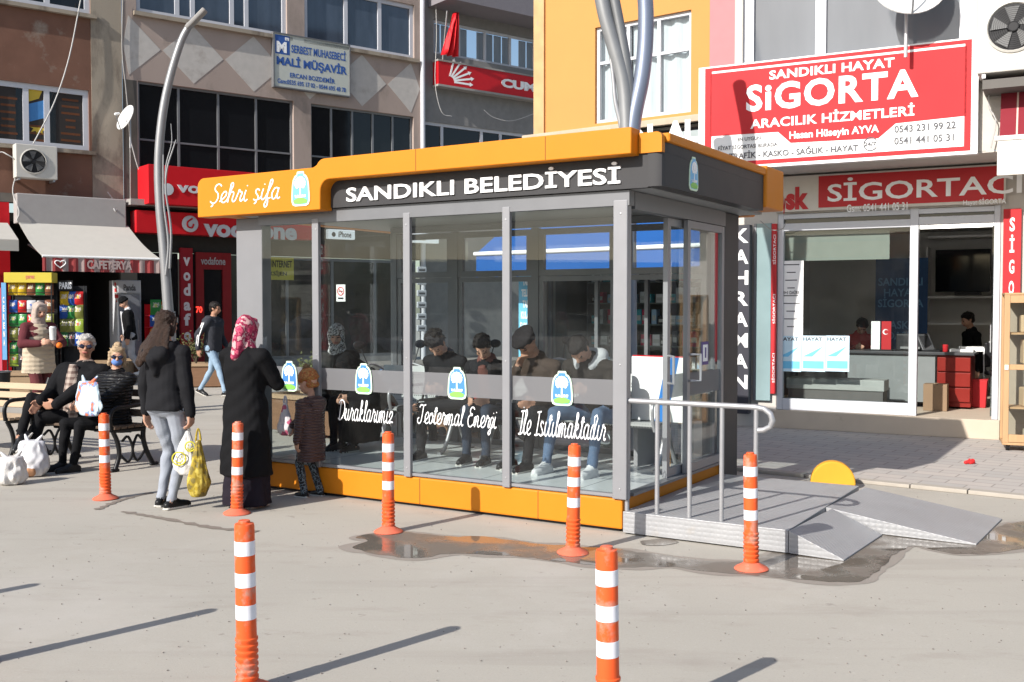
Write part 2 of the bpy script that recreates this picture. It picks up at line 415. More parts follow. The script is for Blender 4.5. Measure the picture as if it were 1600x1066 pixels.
# ---------------------------------------------------------------- colours
ORANGE = mat("orange_paint", (.55, .185, .010), .5, var=.06, scale=3, bump=.05, bscale=25, dirt=((.46, .17, .02), .22, 4))
GREY_D = mat("dark_grey_panel", (.042, .041, .043), .5, var=.1)
GREY_C = mat("grey_column", (.19, .19, .198), .5, var=.06, dirt=((.15, .145, .145), .2, 5))
COLD = mat("charcoal_column", (.05, .05, .053), .5, var=.08)
ALU = mat("aluminium", (.25, .25, .262), .38, .25, var=.05)
ALU_D = mat("grey_aluminium", (.17, .172, .18), .4, .3, var=.06)
STEEL = mat("galvanised_steel", (.38, .38, .39), .38, .5, var=.1, scale=9)
WHITE = mat("white_paint", (.78, .78, .77), .4, var=.04)
PVC = mat("white_plastic", (.52, .53, .56), .35, var=.04, dirt=((.5, .5, .48), .2, 6))
WHITE_L = mat("white_letters", (.85, .85, .85), .4, var=.02)
BLACK = mat("black_plastic", (.018, .018, .02), .45, var=.2)
GLASS = glass("clear_glass", (.86, .91, .91), 1.25)
DARKG = mat("dark_window_glass", (.008, .009, .011), .04, var=.3, scale=2, spec=.4)
CONC = mat("concrete_wall", (.30, .285, .27), .85, var=.15, dirt=((.17, .155, .14), .35, 2), bump=.2)

# ---------------------------------------------------------------- ground
def ground_mat():
    m = mat("plaza_concrete", (.378, .352, .306), .85, var=.10, scale=.7, detail=8)
    N, L = nodes_of(m); P = N["Principled BSDF"]
    src = P.inputs["Base Color"].links[0].from_socket
    tc = N.new("ShaderNodeTexCoord")
    def nz(sc, det, rough=.6, st=(1, 1, 1)):
        mp = N.new("ShaderNodeMapping"); mp.inputs["Scale"].default_value = st; mp.inputs["Rotation"].default_value = (0, 0, .5); L.new(tc.outputs["Object"], mp.inputs[0])
        n = N.new("ShaderNodeTexNoise"); n.inputs["Scale"].default_value = sc; n.inputs["Detail"].default_value = det; n.inputs["Roughness"].default_value = rough
        L.new(mp.outputs[0], n.inputs["Vector"]); return n.outputs[0]
    def over(a, fac, lo, hi, col, amt):
        rp = N.new("ShaderNodeMapRange"); rp.inputs[1].default_value = lo; rp.inputs[2].default_value = hi; rp.inputs[4].default_value = amt; L.new(fac, rp.inputs[0])
        x = N.new("ShaderNodeMix"); x.data_type = 'RGBA'; x.inputs[7].default_value = (*col, 1); L.new(rp.outputs[0], x.inputs[0]); L.new(a, x.inputs[6]); return x.outputs[2]
    a = over(src, nz(90, 3, .8), .5, .75, (.26, .235, .21), .45)
    a = over(a, nz(1.3, 9, .7, (1, 2.5, 1)), .54, .72, (.29, .255, .22), .55)
    a = over(a, nz(.45, 6, .7), .52, .7, (.45, .42, .385), .5)
    a = over(a, nz(.9, 5, .6, (.25, 3.2, 1)), .55, .72, (.27, .24, .21), .4)
    a = over(a, nz(45, 3, .7), .62, .72, (.50, .47, .43), .5)
    a = over(a, nz(7, 4, .6), .66, .74, (.20, .175, .155), .6)
    a = over(a, nz(26, 2, .5), .72, .76, (.15, .13, .12), .6)
    L.new(a, P.inputs["Base Color"])
    b = N.new("ShaderNodeBump"); b.inputs["Strength"].default_value = .25; b.inputs["Distance"].default_value = .006
    L.new(nz(120, 4, .7), b.inputs["Height"]); L.new(b.outputs[0], P.inputs["Normal"])
    return m
g = MB(); n = 24
g.face([(-160, -160, 0), (160, -160, 0), (160, 160, 0), (-160, 160, 0)])
kind(g.build("plaza_ground", ground_mat()), "structure")

SH = Frame(ground(972, 833), (2650, -F_PX))
INS = Frame(ground(1429, 676, .06), (3000, -F_PX))
_o = ray(1100, 300)
ORG = Frame((_o[0] / _o[1] * 15, 15), (2150, -F_PX))
LEFT = Frame((-800 / F_PX * 23, 23), (2100, F_PX))

def paver_mat():
    m = mat("paving_stones", (.40, .37, .34), .85, var=.15)
    N, L = nodes_of(m); P = N["Principled BSDF"]; src = P.inputs["Base Color"].links[0].from_socket
    tc = N.new("ShaderNodeTexCoord"); mp = N.new("ShaderNodeMapping"); mp.inputs["Rotation"].default_value = (0, 0, R(36)); L.new(tc.outputs["Object"], mp.inputs[0])
    bt = N.new("ShaderNodeTexBrick"); bt.inputs["Scale"].default_value = 1.0; bt.inputs["Brick Width"].default_value = .4; bt.inputs["Row Height"].default_value = .2
    bt.inputs["Mortar Size"].default_value = .008; bt.inputs["Bias"].default_value = 0
    bt.inputs["Color1"].default_value = (.36, .34, .32, 1); bt.inputs["Color2"].default_value = (.45, .40, .36, 1); bt.inputs["Mortar"].default_value = (.19, .17, .155, 1)
    L.new(mp.outputs[0], bt.inputs[0])
    mx = N.new("ShaderNodeMix"); mx.data_type = 'RGBA'; mx.inputs[0].default_value = .6; L.new(src, mx.inputs[6]); L.new(bt.outputs[0], mx.inputs[7])
    L.new(mx.outputs[2], P.inputs["Base Color"])
    b = N.new("ShaderNodeBump"); b.inputs["Strength"].default_value = .4; b.inputs["Distance"].default_value = .006; b.invert = True
    L.new(bt.outputs[1], b.inputs["Height"]); L.new(b.outputs[0], P.inputs["Normal"])
    return m
ka, kb = ground(1190, 737), ground(1600, 778)
kd = (kb - ka).normalized(); kn = Vector((-kd.y, kd.x, 0))
pv = MB(); a, b = ka - kd * 6, kb + kd * 5
pv.loft2([(p.x, p.y, .002) for p in (a, b, b + kn * 9, a + kn * 9)], [(p.x, p.y, .03) for p in (a, b, b + kn * 9, a + kn * 9)])
kind(pv.build("pavement", paver_mat()), "structure")
kb_ = MB(); t = -6.0; random.seed(4)
while t < 9:
    p, q = ka + kd * t, ka + kd * (t + .49)
    h = .034 + random.random() * .006
    kb_.loft2([(v.x, v.y, .001) for v in (p - kn * .12, q - kn * .12, q - kn * .003, p - kn * .003)], [(v.x, v.y, h) for v in (p - kn * .12, q - kn * .12, q - kn * .003, p - kn * .003)])
    t += .5
kind(kb_.build("kerb", mat("kerb_stone", (.36, .325, .28), .85, var=.15, scale=12, bump=.2), bevel=.006), "structure")

def wet_mat():
    m = mat("wet_concrete", (.145, .124, .102), .1, var=.25, scale=2.2)
    N, L = nodes_of(m); P = N["Principled BSDF"]
    tc = N.new("ShaderNodeTexCoord"); nz = N.new("ShaderNodeTexNoise"); nz.inputs["Scale"].default_value = 2.6; nz.inputs["Detail"].default_value = 6; L.new(tc.outputs["Object"], nz.inputs["Vector"])
    mr = N.new("ShaderNodeMapRange"); mr.inputs[1].default_value = .42; mr.inputs[2].default_value = .6; mr.inputs[3].default_value = .03; mr.inputs[4].default_value = .5
    L.new(nz.outputs[0], mr.inputs[0]); L.new(mr.outputs[0], P.inputs["Roughness"])
    P.inputs["Specular IOR Level"].default_value = .55
    return m
wet_px = [(550, 855), (575, 846), (556, 840), (590, 834), (640, 832), (690, 838), (770, 841), (850, 851), (950, 857), (1010, 864), (1090, 876), (1170, 878), (1215, 862), (1290, 860), (1390, 838), (1440, 840), (1520, 849), (1560, 822), (1640, 815), (1700, 820),
          (1700, 850), (1640, 852), (1560, 864), (1490, 866), (1430, 853), (1402, 866), (1372, 892), (1335, 911), (1250, 906), (1190, 900), (1100, 893), (1040, 886), (980, 888), (900, 881), (830, 872), (770, 868), (700, 866), (650, 873), (600, 868), (565, 862)]
pp = smooth_path([ground(u, v) for u, v in wet_px + wet_px[:1]], 6)[:-1]
dp = MB(); cen = sum(pp, Vector()) / len(pp)
dq = []
for i, p in enumerate(pp):
    d = (pp[(i + 2) % len(pp)] - pp[i - 2]).normalized(); nn = Vector((d.y, -d.x, 0)); nn = nn if nn.dot(Vector((.2, -1, 0))) * (1 if p.y < cen.y else 1) else nn
    dq.append(p - nn * (.03 + .10 * abs(pnoise(p * 3))) )
area = sum(a.x * b.y - b.x * a.y for a, b in zip(pp, pp[1:] + pp[:1]))
if area > 0: dq = [p * 2 - q for p, q in zip(pp, dq)]
dp.face([(p.x, p.y, .002) for p in dq]); kind(dp.build("damp_patch", mat("damp_concrete", (.265, .235, .205), .7, var=.12, scale=5)), "structure")
wp = MB(); random.seed(2)
wp.face([(p.x + (pnoise(p * 7) * .035), p.y + pnoise(p * 9 + Vector((5, 0, 0))) * .05, .004) for p in pp])
w2 = [ground(u, v) for u, v in ((1000, 846), (1040, 842), (1060, 848), (1035, 853), (1005, 852))]
wp.face([(p.x, p.y, .004) for p in smooth_path(w2 + w2[:1], 5)[:-1]])
kind(wp.build("puddle", wet_mat()), "structure")
dirt = MB(); random.seed(8)
dl = [(152, 797), (190, 782), (238, 770)], [(190, 800), (260, 812), (330, 825), (400, 832)], [(600, 838), (560, 842)]
for q in dl[:2]:
    pts = smooth_path([ground(*p) for p in q], 10)
    L_ = []; R_ = []
    for i, p in enumerate(pts):
        d = (pts[min(i + 1, len(pts) - 1)] - pts[max(0, i - 1)]).normalized(); nn = Vector((-d.y, d.x, 0)); w = .012 + .045 * random.random()
        L_.append(p + nn * w); R_.append(p - nn * w * .7)
    for i in range(len(pts) - 1): dirt.face([(v.x, v.y, .004) for v in (L_[i], L_[i + 1], R_[i + 1], R_[i])])
kind(dirt.build("dirt_line", mat("road_dirt", (.20, .17, .145), .9, var=.3, scale=30)), "structure")

random.seed(31); gv = MB()
for k in range(900):
    y = 3.6 + 9 * random.random() ** 1.4; x = random.uniform(-.55, .55) * y
    if SH.x.dot(Vector((x, y, 0)) - SH.o) < 2.5 and -4.1 < SH.x.dot(Vector((x, y, 0)) - SH.o) and -.05 < SH.y.dot(Vector((x, y, 0)) - SH.o) < 2.2: continue
    r = random.choice((.003, .004, .005, .007)); 
    T = Matrix.Translation((x, y, r * .45)) @ Matrix.Rotation(random.random() * 3, 4, 'Z') @ Matrix.Rotation(random.random(), 4, 'X')
    vs_ = [gv.bm.verts.new(T @ Vector(p)) for p in ((r, 0, 0), (0, r * random.uniform(.5, 1), 0), (-r, 0, 0), (0, -r * random.uniform(.5, 1), 0), (0, 0, r * .6), (0, 0, -r * .6))]
    for q in ((0, 1, 4), (1, 2, 4), (2, 3, 4), (3, 0, 4), (1, 0, 5), (2, 1, 5), (3, 2, 5), (0, 3, 5)): gv.bm.faces.new([vs_[i] for i in q])
kind(gv.build("gravel", mat("grit", (.22, .2, .18), .9, var=.5, scale=3)), "stuff")
# ---------------------------------------------------------------- the bus shelter
EM_G = mat("emblem_pale_green", (.62, .78, .60), .4); EM_B = mat("emblem_blue", (.07, .22, .62), .4, var=.05); EM_W = WHITE_L; EM_T = mat("emblem_green", (.22, .52, .10), .4)
EM_L = mat("emblem_light_blue", (.16, .45, .72), .4)
def emblem(parent, cx, cz, h, y, M=None, blue=EM_B, ext=.006):
    w = h * .7
    half = [(0, .5), (.16, .5), (.2, .46), (.2, .42), (.32, .37), (.42, .26), (.47, .1), (.5, -.2), (.5, -.36), (.44, -.46), (.3, -.5), (0, -.5)]
    def outl(k, dx=0, dz=0): 
        a = [(cx + x * w * k + dx, cz + z * h * (1 - (1 - k) * .75) + dz) for x, z in half]
        return a + [(2 * cx - x, z) for x, z in a[-2:0:-1]]
    mb = MB()
    mb.m(0).prism(outl(1), y - ext, y)
    mb.m(1).prism(outl(.85), y - ext - .002, y - ext - .0002)
    y2 = y - ext - .0026
    hill = [(cx - w * .40, cz - h * .33), (cx - w * .2, cz - h * .27), (cx, cz - h * .25), (cx + w * .2, cz - h * .27), (cx + w * .40, cz - h * .33), (cx + w * .34, cz - h * .42), (cx, cz - h * .44), (cx - w * .34, cz - h * .42)]
    mb.m(3).prism(hill, y2 - .0012, y2)
    mb.m(2).prism([(cx - w * .04, cz - h * .26), (cx + w * .04, cz - h * .26), (cx + w * .025, cz + h * .1), (cx - w * .025, cz + h * .1)], y2 - .0014, y2)
    random.seed(3); k = 0
    for a in range(11):
        t = a / 10 * math.pi * 1.5 - math.pi * .25
        bx, bz = cx + math.cos(t) * w * .24, cz + h * .16 + math.sin(t) * h * .15
        r = h * .05; y3 = y2 - .0016 - .0002 * a
        mb.prism([(bx + math.cos(q) * r, bz + math.sin(q) * r) for q in [j * math.pi / 4 for j in range(8)]], y3, y2)
        mb.prism([(cx - .012 * w, cz + h * .02), (cx + .012 * w, cz + h * .02), (bx + .02 * w, bz), (bx - .02 * w, bz)], y2 - .0013 + .00005 * a, y2)
    r = h * .085; mb.prism([(cx + math.cos(q) * r, cz + h * .18 + math.sin(q) * r) for q in [j * math.pi / 5 for j in range(10)]], y2 - .004, y2)
    for sx in (-1, 1):
        for j in range(2):
            x0 = cx + sx * w * (.1 + .13 * j); mb.prism([(x0 - .05 * w, cz - h * .25), (x0 + .06 * w, cz - h * .25), (x0 + sx * .08 * w, cz - h * .18), (x0 - .01 * w, cz - h * .17)], y2 - .0015 - .0002 * j, y2)
    o = mb.build("emblem", [EM_G, blue, EM_W, EM_T], parent)
    if M is not None: o.data.transform(M)
    return o
def frost(name, a, col):
    m = bpy.data.materials.new(name); m.use_nodes = True; N, L = nodes_of(m); P = N["Principled BSDF"]
    P.inputs["Base Color"].default_value = (*col, 1); P.inputs["Roughness"].default_value = .6; P.inputs["Alpha"].default_value = a
    return m
FROST = frost("frosted_film", .82, (.15, .15, .158))

sh = thing("bus_shelter", "glass walled bus shelter with orange plinth and orange and charcoal roof band", "bus shelter", SH.w(0, 0), SH.rz)
DEP = 2.05; XL = -3.98
panel(sh, "plinth", ORANGE, XL, 0, 0, DEP + .1, .025, .25, .012)
panel(sh, "plinth_skirt", BLACK, XL + .04, -.04, .04, DEP, 0.001, .024)
TILE = stripes("pale_floor_tile", (.60, .62, .61), (.30, .31, .31), 1 / .45, 0, .97, .18)
panel(sh, "floor", TILE, XL + .06, -.005, .03, DEP + .05, .2505, .262)
panel(sh, "column", GREY_C, -4.0, -3.67, .02, .14, .2505, 2.50, .008)
panel(sh, "column", COLD, -.12, .04, 2.04, 2.42, 0.03, 2.53, .008)
# posts, rails
for x0, x1, d in ((-.07, .045, .075), (-1.035, -.965, .04), (-2.01, -1.94, .04), (-3.02, -2.945, .04)):
    panel(sh, "post", ALU, x0, x1, -.025, d - .025, .252, 2.46, .006)
panel(sh, "top_rail", ALU_D, -3.67, .058, -.02, .07, 2.42, 2.53)
panel(sh, "bottom_rail", ALU, -3.67, -.07, 0.0, .05, .2625, .285)
for x0, x1 in ((-3.67, -3.02), (-2.945, -2.01), (-1.94, -1.035), (-.965, -.07)):
    p = MB(); p.face([(x0, .02, .285), (x1, .02, .285), (x1, .02, 2.42), (x0, .02, 2.42)]); p.build("glass_pane", GLASS, sh)
    p = MB(); p.face([(x0, .012, .945), (x1, .012, .945), (x1, .012, 1.135), (x0, .012, 1.135)]); p.build("frosted_band", FROST, sh)
for u, v, h in ((452, 588, .275), (568, 592, .265), (714, 599, .262), (878, 607, .265)):
    c = SH.px(u, v); emblem(sh, c[0], c[1], h, .006)
for s, (u0, v0, u1, v1) in (("Duraklarımız", (527, 628, 613, 657)), ("Jeotermal Enerji", (651, 637, 776, 672)), ("İle Isıtılmaktadır", (809, 643, 946, 680))):
    x0, x1, z0, z1 = SH.rect(u0, v0, u1, v1); script_text(sh, s, x0, x1, z0, z1, .008, WHITE_L, r=.058)
# back wall
for x0, x1 in ((-3.72, -3.64), (-2.92, -2.84), (-1.95, -1.87), (-1.03, -.93), (-.12, -.04)):
    panel(sh, "post", ALU_D, x0, x1, DEP - .06, DEP, .2625, 2.46)
for x0, x1 in ((-3.64, -2.92), (-2.84, -1.95), (-1.87, -1.03), (-.93, -.12)):
    window(sh, x0, x1, .263, 1.98, DEP - .05, ALU_D, GLASS, fw=.05, fd=.04, name="back_window")
    window(sh, x0, x1, 1.985, 2.45, DEP - .055, ALU_D, GLASS, fw=.06, fd=.05, name="transom_window")
panel(sh, "top_rail", ALU_D, -3.72, -.125, DEP - .06, DEP + .01, 2.465, 2.53)
# left end and door side
p = MB(); p.face([(-3.69, .15, .263), (-3.69, DEP - .06, .263), (-3.69, DEP - .06, 2.45), (-3.69, .15, 2.45)]); p.build("glass_pane", GLASS, sh)
panel(sh, "top_rail", ALU_D, -.03, .05, .1, 2.035, 2.40, 2.53)
panel(sh, "door_sill", ALU_D, -.03, .05, .1, 2.03, .2625, .285)
def side_frame(name, y0, y1, x, fw=.06):
    mb = MB(); z0, z1 = .287, 2.395
    mb.box(x - .02, x + .02, y0, y0 + fw, z0, z1).box(x - .02, x + .02, y1 - fw, y1, z0, z1).box(x - .018, x + .018, y0 + fw, y1 - fw, z0, z0 + .07).box(x - .018, x + .018, y0 + fw, y1 - fw, z1 - .06, z1)
    f = mb.build(name, ALU, sh)
    q = MB(); q.face([(x, y0 + fw, z0 + .07), (x, y1 - fw, z0 + .07), (x, y1 - fw, z1 - .06), (x, y0 + fw, z1 - .06)]); q.build("pane", GLASS, f)
    q = MB(); q.face([(x + .004, y0 + fw, .93), (x + .004, y1 - fw, .93), (x + .004, y1 - fw, 1.12), (x + .004, y0 + fw, 1.12)]); q.build("frosted_band", FROST, f)
    return f
door = side_frame("sliding_door", .86, 2.0, -.03)
fixed = side_frame("side_window", 1.16, 2.03, .022)
MB().tube([(-.0, .86, 1.28), (.07, .80, 1.28), (.07, .80, 1.06), (-.0, .86, 1.06)], .012).build("handle", STEEL, door, smooth=40)
MB().tube([(.05, 1.2, 1.28), (.12, 1.26, 1.28), (.12, 1.26, 1.06), (.05, 1.2, 1.06)], .012).build("handle", STEEL, fixed, smooth=40)
y_, z_ = SH.side(1096, 552)
st = MB(); st.m(0).box(.027, .030, y_ - .07, y_ + .09, z_ - .1, z_ + .1).m(1).box(.0302, .032, y_ - .045, y_ + .065, z_ - .07, z_ + .075).m(0).box(.0322, .034, y_ - .0, y_ + .03, z_ - .04, z_ + .05); st.build("sticker", [mat("purple_film", (.10, .07, .22), .5), WHITE_L], fixed)
# roof
def arc(cx, cz, r, a0, a1, n=6): return [(cx + r * math.cos(R(a0 + (a1 - a0) * i / n)), cz + r * math.sin(R(a0 + (a1 - a0) * i / n))) for i in range(n + 1)]
band = [(-4.28, 2.51), (-2.77, 2.51)] + [(-2.77, 2.66)] + arc(-2.67, 2.665, .1, 180, 90) + [(.15, 2.765), (.15, 2.955)] + [(-2.62, 2.945)] + arc(-2.72, 2.845, .1, 90, 150)[1:] + [(-2.85, 2.875)] + arc(-4.20, 2.79, .08, 90, 180)
MB().prism(band, -.19, -.035).build("orange_band", ORANGE, sh, smooth=35, bevel=.008)
MB().box(-2.765, .22, -.055, .0, 2.535, 2.78).build("charcoal_fascia", GREY_D, sh)
MB().prism([(.155, 2.78), (.335, 2.78)] + [(.335, 2.88)] + arc(.295, 2.885, .04, 0, 90) + [(.155, 2.925)], -.075, -.02).build("orange_corner", ORANGE, sh)
e = MB()
plan = [(.222, -.065), (.29, -.065), (.325, -.05), (.34, -.01), (.34, 2.2), (.222, 2.2)]
e.loft2([(x, y, 2.54) for x, y in plan], [(x, y, 2.779) for x, y in plan])
plan2 = [(.222, -.0), (.325, -.0), (.34, .05), (.34, 2.2), (.222, 2.2)]
e.loft2([(x, y, 2.78) for x, y in plan2], [(x, y, 2.855) for x, y in plan2])
e.build("charcoal_side_fascia", GREY_D, sh, smooth=30)
MB().box(.20, .365, .0, 2.2, 2.857, 2.925).build("orange_rim", ORANGE, sh, bevel=.015)
MB().box(.10, .37, 2.203, 2.72, 2.57, 2.945).build("orange_end_block", ORANGE, sh, bevel=.02)
MB().box(-4.27, .22, .0, 2.72, 2.80, 2.855).build("roof_slab", GREY_D, sh)
MB().box(-4.27, .098, 2.56, 2.72, 2.53, 2.93).build("orange_back_band", ORANGE, sh, bevel=.015)
MB().box(-4.27, -4.12, -.03, 2.55, 2.53, 2.87).build("orange_left_fascia", ORANGE, sh, bevel=.01)
MB().box(-4.11, .215, .004, 2.55, 2.535, 2.56).build("soffit", mat("grey_ceiling_sheet", (.26, .27, .28), .5), sh)
x0, x1, z0, z1 = SH.rect(542, 256, 970, 305, -.06)
a, b = SH.px(542, 308, -.06), SH.px(970, 253, -.06)
text(sh, "SANDIKLI BELEDİYESİ", a[0], b[0], 2.575, 2.705 + .03, -.056, WHITE_L, weight=.018, ext=.014)
c = SH.px(382, 303, -.2); q0, q1 = SH.px(327, 303, -.2), SH.px(437, 303, -.2)
script_text(sh, "Şehri şifa", q0[0], q1[0], c[1] - .135, c[1] + .115, -.192, WHITE_L, r=.058)
c = SH.px(469, 295, -.2); emblem(sh, c[0], c[1], .30, -.191, blue=EM_L)
y_, z_ = SH.side(1083, 272, .34)
emblem(sh, 0, 0, .255, 0, M=Matrix.Translation((.341, y_, z_)) @ Matrix.Rotation(R(90), 4, 'Z'), blue=EM_L)
# no-smoking notice on the back glass
c = SH.px(533, 458, DEP - .06)
ns = MB(); ns.m(0).box(c[0] - .065, c[0] + .065, DEP - .066, DEP - .062, c[1] - .095, c[1] + .095)
ns.m(1).tube([(c[0] + .045 * math.cos(t), DEP - .067, c[1] + .02 + .045 * math.sin(t)) for t in [i * math.pi / 8 for i in range(16)]], .006, 5, True)
ns.tube([(c[0] - .03, DEP - .068, c[1] + .05), (c[0] + .03, DEP - .068, c[1] - .01)], .005, 5)
ns.m(2).box(c[0] - .028, c[0] + .028, DEP - .0675, DEP - .0665, c[1] + .014, c[1] + .026).box(c[0] - .04, c[0] + .04, DEP - .0675, DEP - .0665, c[1] - .07, c[1] - .05)
tag(ns.build("no_smoking_sign", [WHITE, mat("sign_red", (.6, .05, .05), .5), BLACK]), "small white no smoking notice stuck on the glass inside the shelter", "sign")
bpy.data.objects["no_smoking_sign"].location = SH.w(0, 0); bpy.data.objects["no_smoking_sign"].rotation_euler.z = SH.rz

SEAM = mat("panel_seam", (.10, .05, .015), .7)
for x in (-3.0, -1.86, -.72): panel(sh, "plinth_seam", SEAM, x - .003, x + .003, -.0012, .02, .03, .246)
for x in (-1.75, -.55): panel(sh, "band_seam", SEAM, x - .0025, x + .0025, -.1912, -.18, 2.772, 2.945)
for x in (-2.97, -1.975, -1.0, -.01):
    for z in (.33, 1.25, 2.36): MB().lathe([(.008, 0), (.007, .003), (.002, .0042)], 10, (x, -.0251, z), Matrix.Rotation(R(90), 4, 'X')).build("screw", STEEL, sh, smooth=40)

# ramp with railing
def plate_mat():
    m = mat("checker_plate", (.33, .33, .335), .45, .2, var=.14, scale=4, dirt=((.33, .31, .29), .35, 6))
    N, L = nodes_of(m); P = N["Principled BSDF"]
    tc = N.new("ShaderNodeTexCoord"); mp = N.new("ShaderNodeMapping"); mp.inputs["Rotation"].default_value = (0, 0, R(45)); L.new(tc.outputs["Object"], mp.inputs[0])
    ck = N.new("ShaderNodeTexVoronoi"); ck.inputs["Scale"].default_value = 30; ck.inputs["Randomness"].default_value = .15; L.new(mp.outputs[0], ck.inputs["Vector"])
    b = N.new("ShaderNodeBump"); b.inputs["Strength"].default_value = .8; b.inputs["Distance"].default_value = .006; b.invert = True
    L.new(ck.outputs["Distance"], b.inputs["Height"]); L.new(b.outputs[0], P.inputs["Normal"]); return m
PLATE = plate_mat()
rp = thing("wheelchair_ramp", "grey checker plate ramp platform with tube railing beside the shelter door", "ramp", SH.w(.02, 0), SH.rz)
MB().box(0.0, 1.23, -.03, 2.0, .012, .168).build("platform", PLATE, rp, bevel=.004)
def wedge(x0, x1, y0, y1, skew): return MB().loft2([(x0, y0, .012), (x1, y0, .004), (x1, y0, .014), (x0, y0, .166)], [(x0 + skew, y1, .012), (x1 + skew, y1, .004), (x1 + skew, y1, .014), (x0 + skew, y1, .166)])
wedge(1.234, 1.60, -.03, .90, .05).build("slope", PLATE, rp, bevel=.003)
wedge(1.234, 2.28, .92, 1.98, .05).build("slope", PLATE, rp, bevel=.003)
rl = MB(); hz = .985
loop = [(0.0, .02, hz), (.55, .02, hz), (.98, .02, hz), (1.04, .02, hz - .008), (1.085, .02, hz - .04), (1.10, .02, hz - .085), (1.085, .02, hz - .13), (1.04, .02, hz - .155), (1.0, .02, hz - .16)]
rl.tube(loop, .021, 10); rail = rl.build("handrail", STEEL, rp, smooth=50)
for x in (.01, .25, .5, .74, .985):
    MB().tube([(x, .02, .169), (x, .02, hz - .015)], .017, 10).build("railing_post", STEEL, rail, smooth=50)

# half-round yellow kerb stop
yb = MB(); yb.prism([(.2, 0), *[(.2 * math.cos(t), .02 + .2 * math.sin(t)) for t in [i * math.pi / 16 for i in range(17)]], (-.2, 0)], -.06, .06)
o = yb.build("parking_stop", mat("yellow_concrete", (.66, .32, .03), .7, var=.1, dirt=((.45, .3, .12), .25, 9)), smooth=30, bevel=.012); tag(o, "yellow half-round concrete stop standing on the kerb", "kerb stop")
o.location = ground(1301, 762); o.location.z = .03; o.rotation_euler.z = R(-14)
lt = MB(); lt.cap((-.05, 0, .02), (.03, .01, .035), .018, .022).cap((0, 0, .02), (.05, .02, .015), .02, .012).cap((-.02, 0, .03), (0, .02, .05), .014, .008)
o = lt.build("red_wrapper", mat("red_wrapper", (.7, .03, .03), .4), smooth=60); tag(o, "crumpled red wrapper lying on the pavement", "litter"); o.location = ground(1516, 730); o.location.z = .03

# flexible orange bollards
BOR = mat("orange_plastic", (.72, .10, .025), .38, var=.1, scale=7, dirt=((.44, .25, .19), .42, 9), vary=True)
BOR2 = mat("dusty_orange_plastic", (.62, .14, .08), .6, var=.12, scale=12, dirt=((.45, .22, .16), .38, 18), vary=True)
BWH = mat("reflective_white", (.74, .74, .78), .3, var=.08, scale=20, dirt=((.45, .36, .33), .30, 22), vary=True)
def make_bollard(label):
    b = thing("bollard", label, "bollard", group="orange and white flexible bollards around the shelter")
    pr = [(.105, 0), (.11, .008), (.10, .018), (.06, .038), (.048, .05)]
    MB().lathe(pr, 28).build("base", BOR2, b, smooth=50)
    pr = [(.046, .0505)]
    for i in range(7):
        z = .055 + i * .028; pr += [(.0495, z + .004), (.0495, z + .014), (.0445, z + .019), (.0445, z + .026)]
    pr += [(.044, .27), (.043, .725), (.040, .738), (.026, .742), (.024, .752), (.008, .753)]
    MB().lathe(pr, 28).build("tube", BOR, b, smooth=40)
    for z0, z1 in ((.602, .664), (.464, .526), (.322, .386)):
        MB().lathe([(.0438, z0), (.0447, z0 + .001), (.0445, z1 - .001), (.0436, z1)], 28).build("reflective_band", BWH, b, smooth=40)
    return b
spots = [((165, 780), "orange and white bollard standing beside the seated couple"), ((370, 803), "bollard in front of the woman in the long black coat"), ((607, 832), "bollard by the shelter at the narrow end of the puddle"),
         ((895, 865), "bollard in the puddle before the shelter's right-hand pane"), ((1174, 890), "bollard standing by the ramp's handrail")]
proto = None
for i, (p, l) in enumerate(spots):
    g_ = ground(*p)
    if proto is None: proto = make_bollard(l); proto.location = g_
    else: copy_thing(proto, g_, random.random() * 6, l)
for x, y, l in ((-1.156, 4.48, "near bollard cut off by the photo's bottom edge, below the black coated woman"), (.378, 4.0, "nearest and largest bollard, chipped and scuffed, cut off below the ramp side"), (-2.53, 4.80, "bollard just outside the photo's left edge whose shadow falls across the plaza"), (-3.75, 5.3, "bollard outside the photo whose shadow tip shows at the left edge")):
    c = copy_thing(proto, (x, y, 0), random.random() * 6, l)
for o in [o for o in COL.objects if o.name.startswith('bollard')]: o.rotation_euler.x = R(random.uniform(-1.3, 1.3)); o.rotation_euler.y = R(random.uniform(-1.3, 1.3))
# ---------------------------------------------------------------- insurance office building (right)
WALL_L = mat("pale_plaster", (.50, .47, .43), .85, var=.1, dirt=((.33, .30, .27), .3, 3), bump=.15)
RED_S = mat("sign_red_vinyl", (.46, .025, .03), .6, var=.06, scale=2)
RED_D = mat("faded_red_vinyl", (.48, .03, .035), .45, var=.1, scale=2)
INK = mat("sign_grey_ink", (.10, .10, .11), .5)
BEIGE = mat("beige_stone_tile", (.50, .42, .33), .6, var=.1, scale=5, dirt=((.36, .3, .24), .3, 6))
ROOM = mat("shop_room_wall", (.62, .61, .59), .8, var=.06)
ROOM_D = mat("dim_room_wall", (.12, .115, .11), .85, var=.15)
def label_fit(parent, s, fr, u0, v0, u1, v1, off, m, weight=.02, ext=.004, M=None, **k):
    a, b = fr.px(u0, v1, off), fr.px(u1, v0, off); c = fr.px(u0, v0, off); d = fr.px(u1, v1, off)
    return text(parent, s, a[0], b[0], (a[1] + d[1]) / 2, (b[1] + c[1]) / 2, off, m, weight, ext=ext, M=M, **k)
ins = thing("office_building", "pale corner office building above the insurance agency with large white framed windows", "building", INS.w(0, 0), INS.rz)
OH = -1.0                                       # the upper storey juts out
xl = INS.px(1148, 100, OH)[0]
wl = MB()
wall_open(wl, -2.6, 4.5, .03, 3.44, [(-1.78, .97, .03, 2.93)], 0, .2)
wl.box(-2.6, -2.45, 0.21, 5, .03, 3.44)
wl.build("wall", WALL_L, ins)
